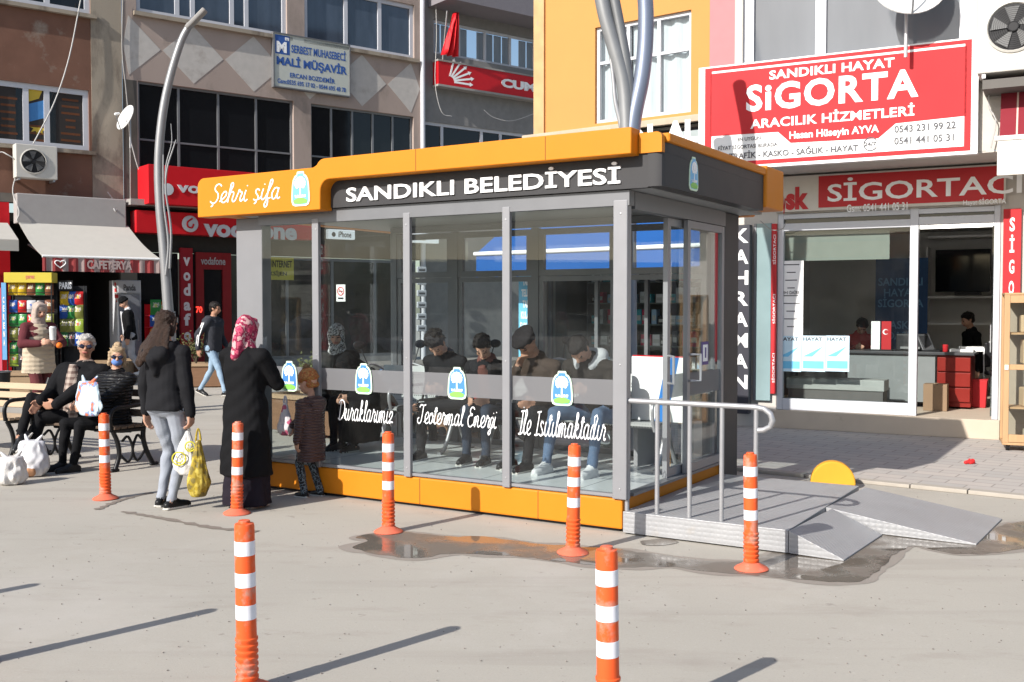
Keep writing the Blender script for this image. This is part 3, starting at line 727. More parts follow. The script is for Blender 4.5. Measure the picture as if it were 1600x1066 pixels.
z_s = INS.px(1300, 92, OH)[1] - .05
up = MB(); wall_open(up, xl, 4.5, 3.47, 11, [(xl + .1, .68, z_s, 6.6), (1.0, 4.2, z_s, 6.6), (xl + .1, 4.2, 7.6, 9.4)], OH, .2)
up.box(xl, 4.5, OH + .005, 5, 3.45, 3.468); up.face([(xl, OH, 3.47), (xl, 5, 3.47), (xl, 5, 11), (xl, OH, 11)])
up.build("upper_wall", WALL_L, ins)
PALEG = mat("pale_sky_painted_glass", (.13, .14, .155), .08, var=.35, scale=.8, spec=.8, stretch=(2, 2, .5))  # pale reflected sky is put into the base colour of these panes
window(ins, xl + .1, .68, z_s, 6.6, OH + .05, PVC, PALEG, vs=(.36,), fw=.13, name="upper_window")
window(ins, 1.0, 4.2, z_s, 6.6, OH + .05, PVC, PALEG, vs=(.5,), fw=.1, name="upper_window")
window(ins, xl + .1, 4.2, 7.6, 9.4, OH + .05, PVC, DARKG, vs=(.25, .5, .75), fw=.1, name="upper_window")
# ground floor room
rm = MB()
rm.box(-2.44, 3.2, .22, 5, .03, .27); rm.build("shop_floor", BEIGE, ins)
rm = MB()
for q in ([(-2.44, 5, .27), (3.2, 5, .27), (3.2, 5, 2.95), (-2.44, 5, 2.95)], [(-2.44, .21, .27), (-2.44, 5, .27), (-2.44, 5, 2.95), (-2.44, .21, 2.95)], [(3.2, .21, .27), (3.2, 5, .27), (3.2, 5, 2.95), (3.2, .21, 2.95)], [(-2.44, .21, 2.95), (3.2, .21, 2.95), (3.2, 5, 2.95), (-2.44, 5, 2.95)]): rm.face(q)
rm.build("shop_room", ROOM, ins)
MB().box(-1.80, .99, -.06, .2, .03, .272).build("doorstep", BEIGE, ins, bevel=.006)
fr = MB(); y0, y1 = .0, .1
for a, b in ((-1.775, -1.70), (-.085, .015), (.895, .965)): fr.box(a, b, y0, y1, .275, 2.93)
fr.box(-1.699, -.086, y0 + .005, y1 - .005, .275, .43).box(-1.699, -.086, y0 + .005, y1 - .005, 2.70, 2.80).box(.016, .894, y0 + .005, y1 - .005, 2.72, 2.82)
fr.box(-1.699, -.086, y0 + .006, y1 - .006, 2.86, 2.925).box(.016, .894, y0 + .006, y1 - .006, 2.86, 2.925)
sf = fr.build("shopfront_frame", PVC, ins, bevel=.004)
p = MB(); p.face([(-1.70, .05, .43), (-.085, .05, .43), (-.085, .05, 2.70), (-1.70, .05, 2.70)]); p.build("pane", GLASS, sf)
p = MB(); p.face([(-1.70, .05, 2.8), (.895, .05, 2.8), (.895, .05, 2.86), (-1.70, .05, 2.86)]); p.build("transom_pane", DARKG, sf)
od = MB(); od.box(.87, .893, .11, .95, .30, 2.69); dr = od.build("open_door", glass("door_glass", (.8, .86, .86), 1.5), ins)
MB().box(.85, .869, .25, .28, 1.1, 1.45).build("handle", STEEL, dr)
# main sign
o1 = OH - .14
a, b = INS.px(1092, 107, o1), INS.px(1527, 240, o1); c, d = INS.px(1092, 268, o1), INS.px(1527, 57, o1)
X0, X1, Z0, Z1 = a[0], b[0], (b[1] + c[1]) / 2, (a[1] + d[1]) / 2
s1 = thing("shop_sign", "large red and white insurance agency sign with phone numbers above the shop", "sign", INS.w(0, o1), INS.rz)
W = lambda t: INS.px(1092 + 435 * t, 160, o1)[0]
H = lambda t: Z0 + (Z1 - Z0) * t
panel(s1, "board", WHITE, X0, X1, 0, .12, Z0, Z1)
rb = MB(); y = -.003
for q in ((.022, .978, .952, .985), (.022, .978, .03, .07), (.022, .046, .0701, .9519), (.954, .978, .0701, .9519)): rb.box(W(q[0]), W(q[1]), y, -.0002, H(q[2]), H(q[3]))
U1 = lambda u: INS.px(u, 160, o1)[0]
rb.prism([(U1(1110), H(.93)), (U1(1510), H(.93)), (U1(1510), H(.331)), (U1(1400), H(.314)), (U1(1373), H(.193)), (U1(1236), H(.21)), (U1(1216), H(.322)), (U1(1110), H(.33))], y, -.0002)
rb.build("red_field", RED_S, s1)
def on1(s, u0, u1, z0, z1, m, w=.02, **k): text(s1, s, U1(u0), U1(u1), H(z0), H(z1), -.0035, m, w, **k)
on1("SANDIKLI HAYAT", 1202, 1397, .815, .90, WHITE_L, .03, space=1.05)
on1("SiGORTA", 1166, 1435, .53, .785, WHITE_L, .032, space=1.1)
on1("ARACILIK HİZMETLERİ", 1173, 1429, .37, .485, WHITE_L, .025, space=1.04)
on1("Hasan Hüseyin AYVA", 1234, 1374, .225, .315, WHITE_L, .025)
on1("0543 231 99 22", 1398, 1494, .23, .293, INK, .015)
on1("0541 441 05 31", 1398, 1491, .125, .188, INK, .015)
on1("EN UYGUN", 1153, 1189, .262, .297, INK, .01); on1("FİYAT SİGORTASI BURADA...", 1123, 1220, .19, .238, INK, .01)
on1("TRAFİK - KASKO - SAĞLIK - HAYAT", 1140, 1342, .095, .17, INK, .02)
cc = MB(); cc.tube([(U1(1361) + .078 * math.cos(t), -.004, H(.147) + .078 * math.sin(t)) for t in [.5 + i * math.pi / 9 for i in range(16)]], .006, 5); cc.build("round_mark", INK, s1)
on1("24/7", 1351, 1370, .13, .165, INK, .01)
# fascia sign under the overhang
o2 = -.10
s2 = thing("fascia_sign", "shaded red fascia sign under the overhang over the insurance shop window", "sign", INS.w(0, 0), INS.rz)
panel(s2, "board", mat("sign_cream", (.60, .56, .50), .6), -1.80, 1.02, o2, -.005, 2.95, 3.42)
xr = INS.px(1279, 300, o2)[0]
panel(s2, "red_field", RED_D, xr, 1.0, o2 - .004, o2 - .0005, 2.985, 3.40)
label_fit(s2, "SİGORTACI", INS, 1293, 271, 1597, 309, o2 - .005, WHITE_L, .015)
label_fit(s2, "Gsm: 0541 441 05 31", INS, 1323, 318, 1418, 330, o2 - .005, WHITE_L, .01)
label_fit(s2, "Hayat SİGORTA", INS, 1505, 309, 1572, 322, o2 - .005, WHITE_L, .01)
label_fit(s2, "sk", INS, 1228, 292, 1264, 328, o2 - .001, RED_D, .05)
pl = MB(); q = [INS.px(u, v, o2) for u, v in ((1215, 315), (1218, 312), (1219, 296), (1221, 330), (1223, 300), (1225, 334), (1227, 310), (1229, 314))]
pl.tube([(x, o2 - .004, z) for x, z in q], .007, 5); pl.build("pulse_line", RED_D, s2)
# stickers, posters, blind in the window
ps = thing("window_notice", "tall white printed notice taped inside the insurance shop window", "notice", INS.w(0, .04), INS.rz)
x0, x1, z0, z1 = INS.rect(1217, 408, 1255, 525, .04)
panel(ps, "paper", WHITE, x0, x1, 0, .004, z0, z1)
for k in range(9):
    zz = z1 - .06 - k * .105; w = (.11, .06, .08, .05, .1, .12, .06, .09, .05)[k]
    panel(ps, "printed_line", INK, (x0 + x1) / 2 - w, (x0 + x1) / 2 + w, -.001, -.0002, zz, zz + .014)
label_fit(ps, "3+1 DAİRE", INS, 1224, 453, 1249, 460, .0395, INK, .02)
for o in ps.children:
    if o.name.startswith("lettering"): o.location.y = -.04
BLU = mat("poster_blue", (.16, .50, .75), .5); BLU2 = mat("poster_pale_blue", (.55, .72, .82), .5)
for i in range(3):
    u0 = 1215 + i * 37.5; x0, x1, z0, z1 = INS.rect(u0, 525, u0 + 37, 580, .04)
    t = thing("window_poster", ("left one of three pale blue posters low in the insurance window, beside the red strip", "middle one of three pale blue posters low in the insurance window", "right one of three pale blue posters, closest to the shop's desk")[i], "poster", INS.w(0, .04), INS.rz, "pale blue posters in the insurance window")
    panel(t, "paper", BLU2, x0, x1, 0, .004, z0, z1)
    text(t, "HAYAT", x0 + .02, x1 - .04, z1 - .07, z1 - .02, -.0005, INK, .03, ext=.001)
    b_ = MB(); dx = x1 - x0
    b_.box(x0 + .02, x1 - .02, -.002, -.0003, z0 + .04, z0 + .14); b_.prism([(x0 + .02, z0 + .2), (x0 + dx * .5, z0 + .27), (x1 - .03, z0 + .34), (x0 + dx * .45, z0 + .2)], -.002, -.0003)
    b_.build("print", BLU, t)
for k, (x, y) in enumerate(((-1.0, 1.3), (.3, 2.6))):
    t = thing("ceiling_lamp", ("lit tube lamp on the insurance shop ceiling near the window", "lit tube lamp on the insurance shop ceiling further back")[k], "ceiling lamp", INS.w(x, y, 2.9), INS.rz)
    panel(t, "housing", WHITE, -.62, .62, -.07, .07, 0, .04); MB().tube([(-.58, 0, -.03), (.58, 0, -.03)], .022, 8).build("tube", emit("lamp_tube", (1, .97, .9), 4.0), t, smooth=60)
x0, x1, z0, z1 = INS.rect(1217, 362, 1390, 405, .14)
bl = thing("roller_blind", "half rolled grey green blind hanging inside the insurance window", "blind", INS.w(0, .14), INS.rz)
panel(bl, "cloth", mat("blind_cloth", (.20, .22, .19), .8, var=.1), x0, x1, 0, .01, z0, z1); MB().tube([(x0, .005, z1 + .03), (x1, .005, z1 + .03)], .03, 10).build("roller", ALU, bl, smooth=40)
# vertical signs
x0, x1, z0, z1 = INS.rect(1148, 352, 1168, 612, -.25)
kh = thing("blade_sign", "dark vertical sign with white letters reading KAHRAMAN beside the shelter column", "sign", INS.w(0, -.25), INS.rz)
panel(kh, "board", mat("blade_dark", (.045, .045, .055), .4), x0 - .03, x1 + .02, .001, .14, z0 - .3, z1)
for i, ch in enumerate("KAHRAMAN"):
    h = (z1 - z0) / 8; text(kh, ch, x0 - .012, x1 + .008, z1 - h * (i + .86), z1 - h * (i + .18), 0, WHITE_L, .03)
x0, x1, z0, z1 = INS.rect(1182, 350, 1205, 625, -.03)
panel_ = thing("glass_showcase", "narrow pale teal glass showcase panel between two vertical signs", "showcase", INS.w(0, 0), INS.rz)
panel(panel_, "panel", mat("teal_glass_panel", (.22, .30, .31), .08, var=.3, scale=1.5), x0, x1, -.06, -.005, z0, z1); panel(panel_, "edge_strip", ALU, x0 - .03, x0 - .002, -.07, -.005, z0, z1)
x0, x1, z0, z1 = INS.rect(1206, 350, 1213, 615, -.03)
vs_ = thing("strip_sign", "thin dark red vertical strip with small lettering at the window's left edge", "sign", INS.w(0, 0), INS.rz)
panel(vs_, "strip", RED_D, x0 - .01, x1, -.05, -.006, z0, z1)
for zc in (z0 + .35, (z0 + z1) / 2, z1 - .35):
    text(vs_, "SİGORTACI", -.2, .2, -.022, .022, 0, WHITE_L, .01, ext=.002, M=Matrix.Translation(((x0 + x1) / 2, -.0505, zc)) @ Matrix.Rotation(R(-90), 4, 'Y'))
x0, x1, z0, z1 = INS.rect(1566, 327, 1594, 600, -.06)
vr = thing("blade_sign", "bright red vertical sign with white letters right of the open shop door", "sign", INS.w(0, -.06), INS.rz)
panel(vr, "board", RED_S, x0, x1, .0, .05, .9, z1)
for i, ch in enumerate("SİGORTA"):
    h = INS.px(1580, 340, -.06)[1] - INS.px(1580, 373, -.06)[1]; zt = INS.px(1580, 340, -.06)[1] - i * h
    k_ = .125 if ch == 'İ' else .07; text(vr, ch, x0 + k_, x1 - k_, zt - .17, zt + (.05 if ch == 'İ' else 0), -.0005, WHITE_L, .03)
# interior furniture
dk = thing("office_desk", "dark topped office desk with red drawers inside the insurance shop", "desk", INS.w(-.35, 1.55, .27), INS.rz)
panel(dk, "top", mat("desk_top", (.06, .06, .065), .35), -.75, .95, -.35, .45, .74, .78, .006)
panel(dk, "front_panel", mat("desk_grey", (.20, .21, .21), .6), -.72, .45, -.30, -.27, .08, .735)
for k in range(3): panel(dk, "drawer", mat("red_laminate", (.20, .015, .01), .4), .48, .9, -.31, -.285, .10 + k * .21, .29 + k * .21, .005)
panel(dk, "drawer_case", mat("red_laminate", (.20, .015, .01), .4), .475, .905, -.28, .4, .03, .735)
fl = thing("desk_flag", "small red flag and white pennant standing on the office desk", "flag", INS.w(-.62, 1.3, 1.05), INS.rz)
panel(fl, "white_pennant", WHITE, -.14, -.02, 0, .01, .02, .42); f2 = panel(fl, "red_pennant", RED_S, 0, .13, 0, .01, .02, .42)
cr = MB(); pts = [(.055 + .04 * math.cos(t), .27 + .04 * math.sin(t)) for t in [R(40 + i * 280 / 12) for i in range(13)]] + [(.065 + .03 * math.cos(t), .27 + .03 * math.sin(t)) for t in [R(320 - i * 280 / 12) for i in range(13)]]
cr.prism(pts, -.002, -.0003); cr.build("crescent", WHITE_L, f2)
panel(fl, "base", BLACK, -.16, .15, -.03, .04, 0, .018)
cup = MB(); cup.lathe([(.032, 0), (.036, .005), (.038, .1), (.034, .1), (.032, .012)], 16); o = cup.build("mug", RED_S, smooth=40, loc=INS.w(.22, 1.35, 1.052)); tag(o, "red mug on the office desk near the open door", "mug")
for k in range(2):
    o = MB().box(-.15, .15, -.1, .1, 0, .035 + .03 * k).build("paper_stack", WHITE, loc=INS.w(.42 + k * .1, 1.5 + k * .22, 1.052), rz=INS.rz + .2 * k); tag(o, ("low stack of papers beside the red mug", "taller stack of papers at the desk's far corner")[k], "papers")
lp = thing("laptop", "open laptop seen edge-on on the office desk behind the white mullion", "laptop", INS.w(.1, 1.5, 1.051), INS.rz + 1.2)
panel(lp, "keyboard", BLACK, -.16, .16, -.12, .12, 0, .018); MB().loft2([(-.16, .12, .018), (.16, .12, .018), (.16, .22, .24), (-.16, .22, .24)], [(-.16, .132, .018), (.16, .132, .018), (.16, .232, .24), (-.16, .232, .24)]).build("screen", ALU, lp)
pt = thing("printer", "dark box printer on the desk behind the flag", "printer", INS.w(-.25, 1.6, 1.051), INS.rz)
panel(pt, "case", BLACK, -.2, .2, -.15, .15, 0, .24, .02); panel(pt, "paper_tray", mat("grey_plastic", (.2, .2, .2), .5), -.13, .13, -.2, -.151, .03, .06)
sb = thing("sideboard", "low grey cabinet under the posters in the insurance shop", "cabinet", INS.w(-1.05, .55, .27), INS.rz)
panel(sb, "case", mat("sideboard_grey", (.32, .33, .31), .6), -.68, .62, -.2, .2, .27, .42, .01); panel(sb, "drawer_front", ROOM_D, -.66, .60, -.18, .2, .02, .268)
bn = thing("banner_stand", "dark blue roll-up banner standing at the back of the insurance shop", "banner", INS.w((INS.px(1368, 470, 2.7)[0] + INS.px(1447, 470, 2.7)[0]) / 2 + .03, 2.7, .27), INS.rz)
panel(bn, "banner", mat("banner_blue", (.02, .055, .13), .5, var=.2), -.40, .36, 0, .015, .05, 2.15); panel(bn, "base", ALU, -.40, .36, -.1, .1, 0, .05)
text(bn, "SANDIKLI\nHAYAT\nSİGORTA\n\nKASKO\nDASK", -.36, .3, .9, 1.85, -.001, mat("banner_teal", (.10, .22, .36), .5), .02, align='CENTER', ext=.001)
sx0, sx1 = INS.px(1448, 460, 4.3)[0], 2.6
shf = thing("wall_shelf", "white wall shelves around a black screen at the back of the insurance shop", "shelf", INS.w(sx0, 4.5, .27), INS.rz)
for v in (371, 466, 508): z = INS.px(1500, v, 4.4)[1] - .27; panel(shf, "board", WHITE, 0, sx1 - sx0, -.1, .3, z, z + .035)
panel(shf, "upright", WHITE, -.035, -.001, -.1, .3, .2, 2.4)
a, b, c, d = INS.rect(1462, 391, 1548, 456, 4.35)
tv = thing("television", "large black screen on the white wall shelves", "screen", INS.w(a, 4.3, c), INS.rz); panel(tv, "panel", DARKG, 0, b - a, 0, .05, .0, d - c, .008); panel(tv, "stand", BLACK, .3, .7, -.02, .08, -.05, -.001)
ch = thing("office_chair", "black chair with chrome legs inside the open shop door", "chair", INS.w(.95, 1.9, .27), INS.rz + .4)
MB().box(-.22, .22, -.22, .22, .44, .5).build("seat", BLACK, ch, bevel=.02); MB().box(-.21, .21, .2, .24, .55, .9).build("backrest", BLACK, ch, bevel=.02)
for sx in (-1, 1):
    MB().tube([(sx * .21, -.2, 0), (sx * .21, -.2, .44)], .013, 8).build("leg", STEEL, ch, smooth=40)
    MB().tube(smooth_path([(sx * .215, .2, 0), (sx * .215, .22, .5), (sx * .2, .25, .8), (sx * .1, .26, .93)], 4), .013, 8).build("leg", STEEL, ch, smooth=40)
bn2 = thing("waste_bin", "bright red box bin on the floor by the office chair", "bin", INS.w(.62, 1.7, .272), INS.rz); MB().loft2([(-.1, -.1, 0), (.1, -.1, 0), (.1, .1, 0), (-.1, .1, 0)], [(-.12, -.12, .38), (.12, -.12, .38), (.12, .12, .38), (-.12, .12, .38)]).build("body", RED_S, bn2, bevel=.008); panel(bn2, "rim", RED_D, -.125, .125, -.125, .125, .381, .395)
cb = thing("cardboard_box", "brown cardboard carton on the floor in front of the red drawers", "box", INS.w(.14, .95, .272), INS.rz); panel(cb, "carton", mat("cardboard", (.24, .16, .10), .8, var=.1), -.14, .16, -.12, .12, 0, .36, .004); panel(cb, "tape", mat("tape_brown", (.42, .32, .2), .4), -.02, .03, -.1215, .1215, .361, .362)
# display cabinet outside
WOOD = mat("light_wood", (.44, .27, .14), .55, var=.2, scale=3, stretch=(8, 8, 1))
p0 = INS.gl(1566, 702, .05)
dc = thing("display_cabinet", "wooden glass fronted display cabinet on wheels at the shop's right edge", "cabinet", INS.w(p0[0], p0[1], .03), INS.rz + .12)
W_, D_, H_ = 1.0, .45, 1.78
f = MB()
for x in (0, W_ - .06):
    for y in (0, D_ - .05): f.box(x, x + .06, y, y + .05, .1, H_)
f.box(.061, W_ - .061, .003, .047, H_ - .09, H_ - .003).box(.061, W_ - .061, .003, .047, .103, .19).box(.061, W_ - .061, .003, .047, .93, .99)
f.box(.0, W_, .0, D_, H_ + .001, H_ + .025).box(.0, W_, .0, D_, .07, .099)
f.build("frame", WOOD, dc, bevel=.004)
for z in (.48, 1.33): panel(dc, "shelf", WOOD, .06, W_ - .06, .05, D_ - .05, z, z + .022)
MB().box(.0, W_, D_ + .001, D_ + .012, .1, H_).build("back_panel", mat("cabinet_back", (.30, .26, .20), .7), dc)
p = MB(); p.face([(.06, .025, .19), (W_ - .06, .025, .19), (W_ - .06, .025, H_ - .09), (.06, .025, H_ - .09)]); p.build("glass_front", GLASS, dc)
MB().box(.012, .05, -.012, -.001, .93, .985).build("latch", WHITE, dc)
for x in (.06, W_ - .06): MB().lathe([(.05, -.02), (.05, .02)], 14, (x, .08, .052), Matrix.Rotation(R(90), 4, 'Y')).build("wheel", BLACK, dc, smooth=40)
PARC = mat("parcel_paper", (.50, .36, .22), .75, var=.12)
for k, (x, z, w, h, l) in enumerate(((.18, 1.352, .2, .2, "brown paper parcel on the display cabinet's top shelf"), (.2, .991, .26, .28, "large brown paper parcel in the middle of the display cabinet"), (.2, .502, .2, .22, "brown paper parcel on the cabinet's lower shelf"), (.3, .192, .22, .12, "flat brown parcel on the cabinet's floor"))):
    o = MB().box(-w / 2, w / 2, -.1, .1, 0, h).build("parcel", PARC, loc=dc.matrix_basis @ Vector((x + w / 2, .22, z)), rz=dc.rotation_euler.z + .1 * k, bevel=.015); tag(o, l, "parcel")
# satellite dish, outdoor unit, striped awning
def dish(label, loc, rz, r, arm=True, txt=None):
    t = thing("satellite_dish", label, "satellite dish", loc, rz)
    Mx = Matrix.Rotation(R(90 - 22), 4, 'X')
    pr = [(r * k / 8, .22 * r * (k / 8) ** 2) for k in range(9)]
    q = MB(); q.lathe(pr + [(a - .004, b + .012) for a, b in pr[::-1]], 32, (0, 0, 0), Mx); q.build("reflector", mat("dish_white", (.62, .62, .61), .45, var=.06, dirt=((.4, .38, .34), .25, 8)), t, smooth=50)
    tip = Mx @ Vector((0, -.15 * r, r * .95)); low = Mx @ Vector((0, -r, .22 * r))
    MB().tube([tuple(low), tuple(tip)], .012, 6).build("arm", ALU_D, t)
    MB().cap(tip, tip + Vector((0, .08, .03)), .035, .025).build("receiver", WHITE, t, smooth=60)
    MB().tube([(0, .05, -r - .35), (0, .05, 0)], .022, 8).build("mast", STEEL, t, smooth=40)
    return t
c = INS.px(1418, -17, OH - .35); dish("large white satellite dish standing above the insurance sign", INS.w(c[0], OH - .35, c[1]), INS.rz + .35, .42)
MET_W = mat("grimy_white_metal", (.52, .50, .46), .5, var=.08, dirt=((.33, .29, .24), .3, 4))
def outdoor_unit(label, loc, rz, w, h, d, fx, fr_):
    t = thing("air_conditioner", label, "air conditioner", loc, rz)
    MB().box(0, w, 0, d, 0, h).build("case", MET_W, t, bevel=.015)
    k = MB(); k.lathe([(fr_, 0), (fr_ * 1.04, .012), (fr_ * .97, .022), (fr_ * .93, .006)], 32, (fx, -.001, h / 2), Matrix.Rotation(R(90), 4, 'X'), False); k.build("fan_ring", MET_W, t, smooth=40)
    k = MB(); k.lathe([(fr_ * .93, 0), (.01, .001)], 32, (fx, -.002, h / 2), Matrix.Rotation(R(90), 4, 'X')); k.build("fan_well", BLACK, t)
    k = MB()
    for i in range(5):
        a = i * 2 * math.pi / 5 + .4
        q = [(fx + math.cos(a + da) * rr, -.006 - dy, h / 2 + math.sin(a + da) * rr) for da, rr, dy in ((-.1, fr_ * .22, 0), (-.35, fr_ * .86, .0), (.3, fr_ * .86, .012), (.35, fr_ * .22, .008))]
        k.loft2(q, [(x, y - .004, z) for x, y, z in q])
    k.build("fan", mat("fan_grey", (.16, .16, .16), .5), t)
    k = MB(); k.lathe([(fr_ * .24, 0), (fr_ * .2, .02)], 20, (fx, -.008, h / 2), Matrix.Rotation(R(90), 4, 'X'))
    for i in range(10):
        rr = fr_ * (.18 + .08 * i); k.tube([(fx + rr * math.cos(a), -.03, h / 2 + rr * math.sin(a)) for a in [j * math.pi / 12 for j in range(24)]], .0018, 4, True)
    k.build("fan_grille", BLACK, t)
    for x in (.05, w - .09): panel(t, "bracket", STEEL, x, x + .04, .02, d + .12, -.05, -.002)
    return t
c = INS.px(1526, 116, OH - .5); outdoor_unit("big grimy white outdoor unit with a large fan above the shop door", INS.w(c[0], OH - .5, c[1]), INS.rz, .95, .95, .45, .36, .27)
o = panel(None, "wall_ledge", mat("dark_ledge", (.13, .12, .11), .8), INS.px(1535, 122, OH - .5)[0], INS.px(1535, 122, OH - .5)[0] + 1.2, 0, .52, 0, .1); o.location = INS.w(0, OH - .48, c[1] - .17); o.rotation_euler.z = INS.rz; tag(o, "dark concrete ledge carrying the big outdoor unit", "ledge")
aw = thing("striped_awning", "dark red awning with cream stripes at the photo's right edge", "awning", INS.w(INS.px(1562, 200, -1.3)[0], 0), INS.rz)
za = INS.px(1565, 215, -1.3)[1]
MB().loft2([(0, -1.3, za), (2.2, -1.3, za), (2.2, -.98, za + .95), (0, -.98, za + .95)], [(0, -1.28, za), (2.2, -1.28, za), (2.2, -.96, za + .95), (0, -.96, za + .95)]).build("canopy", stripes("awning_stripes", (.20, .02, .03), (.55, .42, .36), 5.5, 0, .9, .8), aw)
panel(aw, "valance", mat("cream_canvas", (.62, .57, .50), .8), -.02, 2.2, -1.31, -1.285, za - .42, za - .04); MB().tube([(-.05, -1.3, za - .01), (2.2, -1.3, za - .01)], .03, 8).build("front_bar", WHITE, aw)

# ---------------------------------------------------------------- orange building with the blue awning shop
ORP = mat("apricot_plaster", (.50, .235, .075), .85, var=.06, scale=2, bump=.15, bscale=60, dirt=((.52, .24, .08), .2, 5))
PINK = mat("pink_plaster", (.42, .19, .20), .85, var=.07)
CURT = mat("white_net_curtain", (.50, .54, .56), .8, var=.25, scale=3, stretch=(9, 9, .6))
ob = thing("apartment_building", "apricot orange plastered building with white framed curtained window", "building", ORG.w(0, 0), ORG.rz)
w = MB(); wall_open(w, -3.0, .08, 4.42, 12, [(-1.86, -.22, 4.50, 5.97), (-1.86, -.22, 7.6, 9.1)], 0, .14); w.build("wall", ORP, ob)
w = MB(); w.box(-3.0, -2.8, -.04, -.001, 4.44, 12).build("corner_pilaster", mat("weathered_apricot", (.48, .30, .15), .85, var=.3, scale=4, dirt=((.30, .25, .2), .35, 5)), ob)
MB().box(.085, .75, -.02, 3, 3.0, 12).build("pink_pilaster", PINK, ob)
MB().box(-3.2, .08, -.09, .0, 4.34, 4.44).build("ledge", mat("sandstone", (.42, .34, .26), .85, var=.15), ob, bevel=.01)
wn1 = window(ob, -1.86, -.22, 4.50, 5.97, .05, PVC, glass("window_clear", (.9, .93, .93), 1.8), vs=(.34, .66), hs=(.63,), fw=.055)
c = MB(); k = 40
for i in range(k):
    x0, x1 = -1.84 + i * 1.6 / k, -1.84 + (i + 1) * 1.6 / k
    if .30 < i / k < .34: continue
    c.face([(x0, .16 + .025 * math.sin(i * 1.1), 4.52), (x1, .16 + .025 * math.sin(i * 1.1 + 1.1), 4.52), (x1, .16 + .025 * math.sin(i * 1.1 + 1.1), 5.95), (x0, .16 + .025 * math.sin(i * 1.1), 5.95)])
c.build("curtain", CURT, wn1)
window(ob, -1.86, -.22, 7.6, 9.1, .05, PVC, DARKG, vs=(.34, .66), hs=(.63,), fw=.055)
MB().box(-3.0, .08, .1, 9, 4.3, 4.34).build("floor_slab", CONC, ob)
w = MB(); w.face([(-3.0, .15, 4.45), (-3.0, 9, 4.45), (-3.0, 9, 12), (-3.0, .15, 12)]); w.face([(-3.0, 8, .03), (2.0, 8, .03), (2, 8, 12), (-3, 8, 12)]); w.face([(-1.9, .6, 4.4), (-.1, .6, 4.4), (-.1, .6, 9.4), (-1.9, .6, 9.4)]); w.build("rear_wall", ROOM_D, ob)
w = MB(); w.box(-3.0, -2.8, 0, .3, .03, 4.299).box(.1, .4, 0.0, .3, .03, 2.999); w.build("shop_pillar", CONC, ob)
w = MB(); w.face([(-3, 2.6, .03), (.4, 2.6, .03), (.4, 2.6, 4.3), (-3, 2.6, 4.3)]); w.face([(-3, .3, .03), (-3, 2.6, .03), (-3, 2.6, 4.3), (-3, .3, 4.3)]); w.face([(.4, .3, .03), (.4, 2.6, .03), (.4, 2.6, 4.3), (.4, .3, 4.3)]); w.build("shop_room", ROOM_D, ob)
MB().box(-2.99, .39, .02, 2.59, .031, .14).build("shop_floor", mat("dark_floor_tile", (.16, .15, .14), .4), ob)
window(ob, -2.79, -.95, .5, 2.75, .06, ALU_D, GLASS, vs=(.5,), fw=.06, name="shop_window")
MB().box(-2.79, -.95, .04, .14, .141, .499).build("stall_riser", CONC, ob)
x0, x1, z0, z1 = ORG.rect(1030, 190, 1092, 225, -.15)
sg = thing("shop_sign", "greyish shop sign with white capitals squeezed below the orange wall's ledge", "sign", ORG.w(0, 0), ORG.rz)
panel(sg, "board", mat("grey_green_sign", (.30, .34, .34), .4, var=.12), -2.9, .05, -.16, -.02, 3.35, 4.2); text(sg, "AL", x0 + .1, x1, z1 - .36, z1 - .02, -.161, WHITE_L, .05)
text(sg, "TELEFON", -2.7, x0 - .1, z1 - .36, z1 - .02, -.161, WHITE_L, .05)
# blue awning
BLUE = mat("blue_canvas", (.014, .085, .29), .75, var=.08, scale=3)
ba = thing("shop_awning", "bright blue fabric awning with a white bar over the phone shop", "awning", ORG.w(0, 0), ORG.rz)
ax0, ax1 = -3.4, .62; zt = 2.95; zb = 2.50
MB().loft2([(ax0, -1.0, zb), (ax1, -1.0, zb), (ax1, -.02, zt + .15), (ax0, -.02, zt + .15)], [(ax0, -1.0, zb + .012), (ax1, -1.0, zb + .012), (ax1, -.02, zt + .165), (ax0, -.02, zt + .165)]).build("canopy", BLUE, ba)
v = MB(); n = 96; xs = [ax0 + (ax1 - ax0) * i / n for i in range(n + 1)]
for i in range(n):
    za_, zb_ = [2.13 + .035 * abs(math.sin(t * math.pi * 10 / 4.0)) for t in (xs[i] - ax0, xs[i + 1] - ax0)]
    v.loft2([(xs[i], -1.012, za_), (xs[i + 1], -1.012, zb_), (xs[i + 1], -1.012, zb - .01), (xs[i], -1.012, zb - .01)], [(xs[i], -1.004, za_), (xs[i + 1], -1.004, zb_), (xs[i + 1], -1.004, zb - .01), (xs[i], -1.004, zb - .01)])
v.build("valance", BLUE, ba)
MB().tube([(ax0 - .03, -1.02, zb), (ax1, -1.02, zb)], .032, 10).build("front_bar", WHITE, ba, smooth=40)
for x in (ax0 + .4, ax1 - .6): MB().bar((x, -.02, 2.3), (x, -.98, zb - .03), .03, .03).build("arm", STEEL, ba)
x0, x1, z0, z1 = ORG.rect(812, 430, 836, 575, -.3)
bs = thing("blade_sign", "tall light blue sign listing phone services, seen through the shelter glass", "sign", ORG.w(0, 0), ORG.rz)
panel(bs, "board", mat("sky_blue_sign", (.16, .46, .66), .5), x0 - .02, x1 + .06, -.3, -.26, z0, z1)
text(bs, "TABLET\nTELEFON\nTABLET\nKULAKLIK\nŞARJ ALETİ\nSATILIR\nÜCRETSİZ\nTAMİR", x0 + .01, x1 + .03, z0 + .08, z1 - .05, -.301, WHITE_L, .035, align='CENTER', line=1.15)
